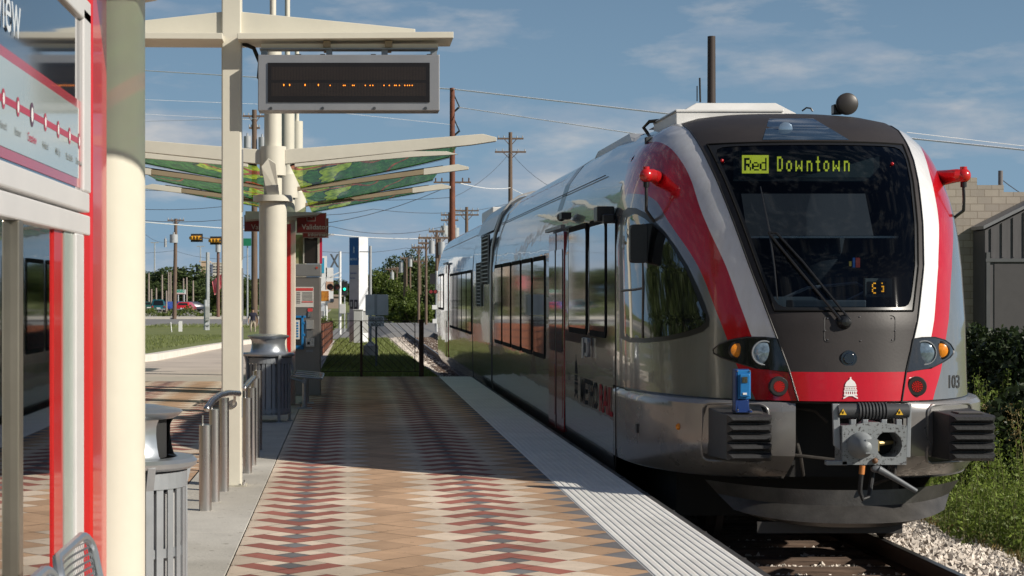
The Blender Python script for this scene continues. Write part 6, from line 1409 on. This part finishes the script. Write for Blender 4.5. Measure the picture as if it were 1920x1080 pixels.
for (x0,x1,yt) in ((1745,1832,333),(1832,1882,347),(1882,1975,360),(1975,2300,372)): b.box(GX(x0,D_)+.0,GX(x1,D_),D_,D_+12,zb,GZ(yt,D_))
b.build('wall',cmu(),bw,fix=False)
D_=51; sh=empty('metal_shed',(GX(1960,D_),D_,-1),'weathered grey metal shed with a wide door in front of the block building','shed')
SHM=mat('shaded_shed_metal',(.105,.10,.105),.6,.3,var=.2,vs=2,stretch=(4,4,.5))  # metal colour darkened, standing in for shade on the shed
b=MB(); xa,xb=GX(1847,D_),GX(2200,D_); za=GZ(432,D_); zb=za
b.prism([(xa,D_,-1.1),(xb,D_,-1.1),(xb,D_,za+.5*(xb-xa)),(xa,D_,za)],(0,.98,0)); w=b.build('wall',SHM,sh)
b=MB(); b.prism([(xa-.08,D_-.12,za+.03),(xb,D_-.12,za+.5*(xb-xa)+.07),(xb,D_-.12,za+.5*(xb-xa)+.16),(xa-.08,D_-.12,za+.12)],(0,1.08,0)); b.build('roof_edge',mat('shed_roof',(.22,.22,.23),.5,.4),sh)
b=MB()
for k in range(12): xx=xa+.15+k*.30; b.box(xx,xx+.05,D_-.035,D_-.003,GZ(482,D_),za+(xx-xa)*.49-.02)
b.build('wall_ribs',SHM,w)
b=MB(); b.box(xa+.25,xb,D_-.02,D_+.02,-1.0,GZ(490,D_)); dr=b.build('door',mat('shed_door',(.06,.057,.06),.7,var=.15),w)
b=MB(); b.box(xa+.02,xa+.12,D_-.06,D_-.003,-1,za-.6); b.box(xa,xb,D_-.07,D_-.021,GZ(491,D_),GZ(485,D_)); b.build('door_frame',mat('frame_dark',(.08,.085,.09),.6),w)
# overhead lines
def wire(pts,r,m,label,sag=.0):
    b=MB(); path=[]
    for (a,c) in zip(pts,pts[1:]):
        A=P(*a);C=P(*c)
        for i in range(9):
            t=i/8; q=A.lerp(C,t); q.z-=sag*4*t*(1-t); path.append(q)
    b.tube(path,r*.72,5); tag(b.build('power_line',m,fix=False),label,'wire','overhead lines across the sky')
WW=mat('wire_pale',(.92,.92,.92),.6,0,var=.02); WD=mat('wire_dark',(.07,.08,.10),.6)
wire([(100,122,140),(848,167,90),(1260,214,75),(2400,330,60)],.045,WW,'pale wire from the top of the rust red pole over the train roof')
wire([(859,201,90),(1240,258,80)],.03,WW,'fainter pale wire just below the top one, over the train')
wire([(100,398,130),(600,437,130),(850,446,130)],.05,WW,'bright low wire passing behind the far canopy glass',.2)
wire([(100,180,140),(480,195,140),(860,235,140)],.018,WW,'thin faint wire crossing above the far canopy')
wire([(100,205,140),(480,225,140)],.018,WW,'faint wire just left of the pole with transformers')
wire([(100,232,150),(480,222,100)],.018,WW,'faint wire rising to the crossarm of the transformer pole')
wire([(100,335,110),(420,352,110),(850,370,110),(957,285,150)],.022,WD,'dark wire from the lower crossarm of the two-arm pole to the left',.4)
wire([(100,372,110),(460,382,110),(700,392,110),(960,380,150)],.024,WD,'dark wire sagging behind the validator signs',.5)
wire([(100,385,120),(420,412,120),(620,424,120),(830,425,130)],.028,WD,'thick dark wire just above the bright low wire',.5)
wire([(590,421,90),(850,345,90)],.022,WD,'dark wire slanting up from the validator signs to the rust red pole',.3)
wire([(590,470,150),(760,465,170),(850,452,160)],.025,WD,'dark wire behind the top of the station pylon',.3)
wire([(273,440,150),(327,447,190)],.02,WD,'short dark wire left of the leaning pole',.5)
wire([(100,455,190),(327,470,190),(480,478,190)],.022,WD,'dark wire sagging across the leaning pole',.6)
wire([(957,285,150),(1100,370,120),(1300,460,100)],.02,WD,'dark wire dropping from the two-arm pole behind the train',.8)
wire([(850,340,90),(957,352,150),(1040,380,150)],.03,WW,'pale wire between the rust red pole and the two-arm pole',.2)
wire([(1876,335,56),(1990,400,56)],.02,WD,'short wire running down from the grey pole behind the block wall',.1)
wire([(1700,248,60),(2400,330,60)],.014,WW,'faint wire in the sky right of the train front')
# ---------------------------------------------------------------- vegetation
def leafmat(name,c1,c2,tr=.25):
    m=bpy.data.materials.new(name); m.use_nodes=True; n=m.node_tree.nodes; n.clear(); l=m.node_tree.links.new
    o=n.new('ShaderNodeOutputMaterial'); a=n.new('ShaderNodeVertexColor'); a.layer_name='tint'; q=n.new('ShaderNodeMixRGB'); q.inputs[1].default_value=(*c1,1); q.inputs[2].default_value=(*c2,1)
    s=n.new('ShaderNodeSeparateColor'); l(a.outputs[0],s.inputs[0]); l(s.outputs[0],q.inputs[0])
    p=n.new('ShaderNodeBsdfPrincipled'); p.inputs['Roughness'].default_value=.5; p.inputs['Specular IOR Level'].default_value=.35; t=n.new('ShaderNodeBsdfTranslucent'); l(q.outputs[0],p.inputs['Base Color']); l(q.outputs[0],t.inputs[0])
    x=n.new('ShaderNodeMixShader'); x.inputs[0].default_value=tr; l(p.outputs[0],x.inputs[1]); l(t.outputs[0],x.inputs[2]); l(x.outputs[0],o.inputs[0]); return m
def leaves_mesh(name,C,Sz,m,tint,asp=.5,up=None):
    n=len(C); a=NR.normal(size=(n,3)); a/=np.linalg.norm(a,axis=1)[:,None]
    if up is not None: a=a*(1-up)+np.array([0,0,1])*up*.8; a/=np.linalg.norm(a,axis=1)[:,None]
    r=NR.normal(size=(n,3)); u=np.cross(a,r); u/=np.linalg.norm(u,axis=1)[:,None]
    Sz=np.asarray(Sz)[:,None]; v=np.stack([C,C+a*Sz*.5+u*Sz*asp*.5,C+a*Sz,C+a*Sz*.5-u*Sz*asp*.5],1).reshape(-1,3)
    f=np.arange(4*n).reshape(-1,4); me=bpy.data.meshes.new(name); me.from_pydata(v.tolist(),[],f.tolist()); me.materials.append(m)
    ca=me.color_attributes.new('tint','FLOAT_COLOR','POINT'); t=np.repeat(np.clip(tint,0,1),4); ca.data.foreach_set('color',np.stack([t,t,t,np.ones_like(t)],1).ravel()); return me
LF1=leafmat('tree_leaves',(.030,.055,.018),(.11,.145,.042)); LF2=leafmat('light_leaves',(.05,.085,.015),(.14,.18,.035)); BARK=mat('bark',(.10,.075,.055),.9,var=.3,bump=.5)
def crown_cloud(n,rx,ry,h0,h1,lobes=16):
    L_=[]; 
    for i in range(lobes):
        g=NR.uniform(0,6.28); r=NR.uniform(.1,.72); z=NR.uniform(.12,.85); k=math.sin(math.pi*min(.95,z+.12))**.6
        L_.append((math.cos(g)*r*rx*k,math.sin(g)*r*ry*k,h0+(h1-h0)*z,NR.uniform(.22,.38)))
    P_=[];T_=[]
    for i in range(n):
        lx,ly,lz,lr=L_[NR.randint(lobes)]; v=NR.normal(size=3); v/=np.linalg.norm(v); q=NR.uniform(.55,1.08)**.6
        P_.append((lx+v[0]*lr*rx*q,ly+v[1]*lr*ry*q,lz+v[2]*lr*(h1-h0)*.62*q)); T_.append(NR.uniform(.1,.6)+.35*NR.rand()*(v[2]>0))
    return np.array(P_),np.array(T_)
def make_tree(name,label,cat,n,rx,h0,h1,ls,lm,trunk=True,group=None,lobes=16):
    c=empty(name,(0,0,0),label,cat,group)
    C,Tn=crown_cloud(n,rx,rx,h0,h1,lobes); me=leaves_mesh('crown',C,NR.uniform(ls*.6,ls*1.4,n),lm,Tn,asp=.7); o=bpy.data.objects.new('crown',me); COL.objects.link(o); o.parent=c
    if trunk:
        b=MB(); b.tube([(0,0,-.3),(.1,0,h0*.6),(.0,.1,h0+.2*(h1-h0)),(.2,0,h0+.6*(h1-h0))],[h1*.035,h1*.028,h1*.018,h1*.006],8)
        for i in range(5):
            g=i*1.3; z=h0*(.7+.15*i); b.tube([(0,0,z),(math.cos(g)*rx*.3,math.sin(g)*rx*.3,z+.15*(h1-h0)),(math.cos(g)*rx*.6,math.sin(g)*rx*.6,z+.35*(h1-h0))],[h1*.015,h1*.01,h1*.003],5)
        b.build('trunk',BARK,c,smooth=True)
    return c
protos=[make_tree('oak_tree','dark rounded tree rising right behind the leaning pole','tree',7000,5.2,2.0,10.5,.42,LF1,lobes=22),
        make_tree('oak_tree','broad tree at the left edge of the skyline beside the cream column','tree',6500,6.0,1.6,9.0,.42,LF1,lobes=20),
        make_tree('oak_tree','tall tree at the crest of the clump left of the train','tree',8000,5.0,1.2,11.5,.40,LF1,lobes=26),
        make_tree('small_tree','light green young tree in the clump by the track crossing','tree',5000,2.6,.4,6.0,.30,LF2,lobes=16)]
G1_='trees along the skyline across the street'; G2_='trees in the clump by the track'
# (proto, px, d, scale, label, group)
TL=[(0,344,325,1.05,'dark rounded tree rising right behind the leaning pole',G1_),(1,287,330,.95,'broad tree at the left edge of the skyline beside the cream column',G1_),
 (0,313,345,.95,'tree top above the long white building',G1_),(1,372,330,.92,'tree in front of the dark blue glass wing',G1_),(1,402,300,.78,'tree below the cream office block',G1_),(0,430,300,.8,'skyline tree hidden mostly by the square cream post',G1_),(1,455,290,.72,'skyline tree just right of the square cream post',G1_),(0,476,310,.74,'skyline tree behind the walking person',G1_),
 (1,330,290,.62,'lower tree behind the white board sign',G1_),(0,295,300,.62,'lower tree over the white shop',G1_),(1,362,285,.62,'lower tree behind the dark car',G1_),(1,590,420,.9,'tree far behind the ticket machine',G1_),(0,628,450,.85,'distant tree behind the crossbuck',G1_),(1,655,430,.8,'distant tree behind the station pylon',G1_),
 (1,215,320,1.1,'skyline tree behind the big cream column, left part',G1_),(0,150,320,1.15,'skyline tree hidden behind the map panel',G1_),(1,80,310,1.1,'skyline tree far left behind the map panel',G1_),(0,10,300,1.1,'leftmost skyline tree behind the map panel',G1_),(1,-80,280,1.1,'skyline tree outside the left edge',G1_),
 (2,775,235,.70,'tall tree at the crest of the clump left of the train',G2_),(2,742,250,.66,'tall tree at the left shoulder of the clump',G2_),(2,812,250,.66,'tall tree at the right of the clump, touching the train end',G2_),(2,716,270,.55,'medium dark tree at the left foot of the clump',G2_),(2,850,240,.62,'tall tree behind the rear of the train',G2_),
 (3,716,200,.82,'light green young tree in the clump by the track crossing',G2_),(3,744,190,.7,'light green tree in front of the slim poles',G2_),(3,703,215,.9,'light green tree right behind the grey board',G2_),(3,735,165,.42,'small bright bush left of the track bend',G2_),(3,765,170,.55,'grey green bush in the middle beyond the crossing road',G2_),(3,785,165,.45,'low bush in front of the warehouse',G2_)]
for (x_,y_,k_,s_) in ((-20,-3,0,.95),(-21,4,0,1.0),(-22,11,2,.9),(-20,18,0,.95),(-22,25,1,.9),(-21,31,0,.95),(-40,42,1,1.1),(-36,55,0,1.0),(-45,70,1,1.1),(-30,-14,1,1.0),(-18,-40,0,1.1),(-4,-52,1,1.1),(12,-58,0,1.0),(30,-66,1,1.1)):  # unseen trees, added to darken the train's reflections and the ambient light
    TL.append((k_,None,(x_,y_),s_,None,'trees added outside the view to darken reflections'))
used=set()
for (k,px,d,s,lab,g) in TL:
    if lab is None: lab='tree added outside the view, standing %s the station %s'%('left of' if d[0]<-12 else 'behind',{(-20,-3):'level with the camera',(-21,4):'beside the near bench',(-22,11):'beside the big cream column',(-20,18):'beside the square post',(-22,25):'beside the far litter bin',(-21,31):'beside the middle canopy',(-40,42):'beyond the farthest canopy',(-36,55):'beside the brown fence',(-45,70):'past the curving kerb',(-30,-14):'farther back in the corner',(-18,-40):'far at its left rear',(-4,-52):'at its rear end',(12,-58):'in line with the track',(30,-66):'at its right rear'}[d])
    x,d=(GX(px,d),d) if px is not None else d; z=-1.1; loc=(x,d,z); rot=(0,0,R.uniform(0,6.28))
    h_=.70 if g==G1_ else 1.0; sc=(s*(1.5 if g==G1_ else 1.15),)*2+(s*h_,)
    if k not in used: used.add(k); o=protos[k]; o.location=loc; o.rotation_euler=rot; o.scale=sc; o['label']=lab
    else: o=copy_tree(protos[k],loc,lab,rot=rot,scale=sc)
    o['group']=g
# dark shrub by the crossing signal, shrub at the twin pole, hedges
def shrub(px,d,rx,h,label,lm=LF1,n=4500,ls=.16,name='shrub',ry=None,z=None,group=None):
    x=GX(px,d); z=gz(x,d) if z is None else z; c=empty(name,(x,d,z),label,'shrub',group)
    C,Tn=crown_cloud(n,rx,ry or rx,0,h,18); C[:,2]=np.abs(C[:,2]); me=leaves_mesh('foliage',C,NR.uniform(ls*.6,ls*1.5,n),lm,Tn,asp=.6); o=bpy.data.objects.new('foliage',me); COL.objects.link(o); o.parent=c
    b=MB()
    for i in range(6): g=i*1.05; b.tube([(x,d,z-.1),(x+math.cos(g)*rx*.5,d+math.sin(g)*rx*.4,z+h*.6)],[.04,.012],5)
    b.build('stems',BARK,c); return c
shrub(802,150,1.6,2.7,'very dark leafy shrub right of the warehouse, beside the white signal mast',ls=.22,n=5000)
shrub(403,222,1.9,3.3,'dense dark shrub by the twin pole across the street',ls=.25,z=-1)
shrub(412,215,1.4,3.6,'lighter shrub next to the dense one, by the square cream post',LF2,ls=.25,z=-1)
shrub(468,215,1.3,3.0,'green shrub behind the walking person',LF2,ls=.25,z=-1)
shrub(770,146,2.2,1.9,'pale green tuft of scrub beyond the crossing road',LF2,ls=.2)
shrub(600,95,1.2,1.2,'low green plant behind the brown panel fence',LF2,ls=.15,n=1500)
DK=leafmat('shaded_hedge_leaves',(.010,.022,.007),(.035,.055,.015),.15)  # leaf greens darkened to stand in for shade over the hedge
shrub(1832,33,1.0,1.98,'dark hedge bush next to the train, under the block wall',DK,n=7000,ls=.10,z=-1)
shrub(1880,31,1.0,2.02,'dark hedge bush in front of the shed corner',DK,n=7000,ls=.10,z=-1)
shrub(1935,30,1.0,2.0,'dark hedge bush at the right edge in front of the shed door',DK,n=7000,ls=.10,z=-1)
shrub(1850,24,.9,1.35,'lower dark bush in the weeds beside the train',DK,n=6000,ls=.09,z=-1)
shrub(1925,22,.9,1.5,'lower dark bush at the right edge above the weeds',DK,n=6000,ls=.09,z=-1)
# hedge strip along the car park (uncountable planting)
C=[];T_=[]
for i in range(15000):
    x=NR.uniform(-75,-8); h=.65+.35*math.sin(x*1.3)+.25*math.sin(x*3.1); C.append((x,NR.uniform(205,208.5),-1+NR.uniform(0,1)**.7*max(.3,h))); T_.append(NR.rand())
o=bpy.data.objects.new('street_planting',leaves_mesh('street_planting',np.array(C),NR.uniform(.15,.4,len(C)),LF2,np.array(T_),asp=.35,up=.5)); COL.objects.link(o); o['kind']='stuff'; tag(o,'low strip of green planting between the street and the car park','ground cover')
# weeds beside the ballast
WL=leafmat('weed_leaves',(.075,.12,.02),(.26,.34,.06),.35)
C=[];Sz=[];T_=[];stem=MB()
def weed(x,y,z,h,dense=1.0,tall=False):
    lean=NR.uniform(-.15,.15,2); n=int(h*70*dense); 
    for i in range(n):
        t=NR.rand()**.8; sp=.13*(1.05-t)+.03; g=NR.uniform(0,6.28); r=NR.uniform(.2,1)*sp
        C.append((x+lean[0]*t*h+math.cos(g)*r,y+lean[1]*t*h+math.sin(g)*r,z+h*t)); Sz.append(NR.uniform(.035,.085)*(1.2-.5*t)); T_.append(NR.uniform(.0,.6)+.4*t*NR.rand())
    stem.tube([(x,y,z),(x+lean[0]*h*.5,y+lean[1]*h*.5,z+h*.5),(x+lean[0]*h,y+lean[1]*h,z+h)],[.006,.004,.002],4,caps=False)
for i in range(1500):
    y=NR.uniform(13.5,30); e=5.85+.25*math.sin(y*2)+.012*(y-14); x=e+NR.gamma(1.6,.75); h=NR.uniform(.25,.62)*min(1.25,.5+(x-e)*.55)
    z=max(-1.05,shoulder(min(x,6.6),y)-.12*max(0,x-6.2)); weed(x,y,z,h*1.5)
for i in range(140):
    y=NR.uniform(15,30); x=NR.uniform(7.2,10.5); weed(x,y,-1.0,NR.uniform(.8,1.5),.8)
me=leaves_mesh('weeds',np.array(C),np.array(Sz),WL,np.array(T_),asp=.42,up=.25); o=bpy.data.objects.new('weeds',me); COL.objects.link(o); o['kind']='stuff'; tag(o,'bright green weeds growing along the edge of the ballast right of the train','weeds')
stem.build('weed_stems',mat('weed_stem',(.14,.15,.05),.8),o,fix=False)
# dry seed heads
C=[];Sz=[];T_=[]; st=MB()
for i in range(46):
    y=NR.uniform(16,24); x=NR.uniform(6.9,9.2); h=NR.uniform(.9,1.35); z=-1; g0=NR.uniform(-.2,.2)
    st.tube([(x,y,z),(x+g0*.3,y,z+h*.6),(x+g0,y,z+h)],[.005,.004,.002],4,caps=False)
    for k in range(90):
        t=NR.uniform(.68,1); C.append((x+g0*t+NR.normal()*.035,y+NR.normal()*.035,z+h*t)); Sz.append(NR.uniform(.015,.04)); T_.append(NR.rand())
SM=leafmat('seed_heads',(.16,.11,.04),(.36,.27,.11),.3)
o=bpy.data.objects.new('seed_grass',leaves_mesh('seed_grass',np.array(C),np.array(Sz),SM,np.array(T_),asp=.3,up=.3)); COL.objects.link(o); o['kind']='stuff'; tag(o,'dry tan seed heads standing out of the weeds right of the train','tall grass'); st.build('grass_stems',mat('dry_stem',(.25,.2,.09),.8),o,fix=False)
# grass blades: lawn beyond the platform end and berm edge, dry verge by the ballast
def blades(name,label,areas,m,hmin,hmax):
    C=[];Sz=[];T_=[]
    for (x0,x1,y0,y1,n,zf) in areas:
        for i in range(n):
            x=NR.uniform(x0,x1);y=y0+(y1-y0)*NR.rand()**1.5; C.append((x,y,zf(x,y))); Sz.append(NR.uniform(hmin,hmax)*(1+.012*(y-y0))); T_.append(NR.rand())
    o=bpy.data.objects.new(name,leaves_mesh(name,np.array(C),np.array(Sz),m,np.array(T_),asp=.16,up=.75)); COL.objects.link(o); o['kind']='stuff'; return tag(o,label,'grass')
GB=leafmat('grass_blades',(.13,.165,.045),(.27,.31,.10),.35)
blades('lawn_grass','short mown grass of the lawns beyond the platform',[(-.6,2.0,35.7,100,26000,lambda x,y:gz(x,y)),(-15,-5.4,47,146,26000,lambda x,y:berm(x,y)+.07 if y<94 else -.87)],GB,.05,.10)
blades('dry_verge','thin dry grass where the ballast meets the weeds',[(5.9,6.7,13.5,26,9000,lambda x,y:shoulder(min(x,6.6),y))],SM,.04,.12)
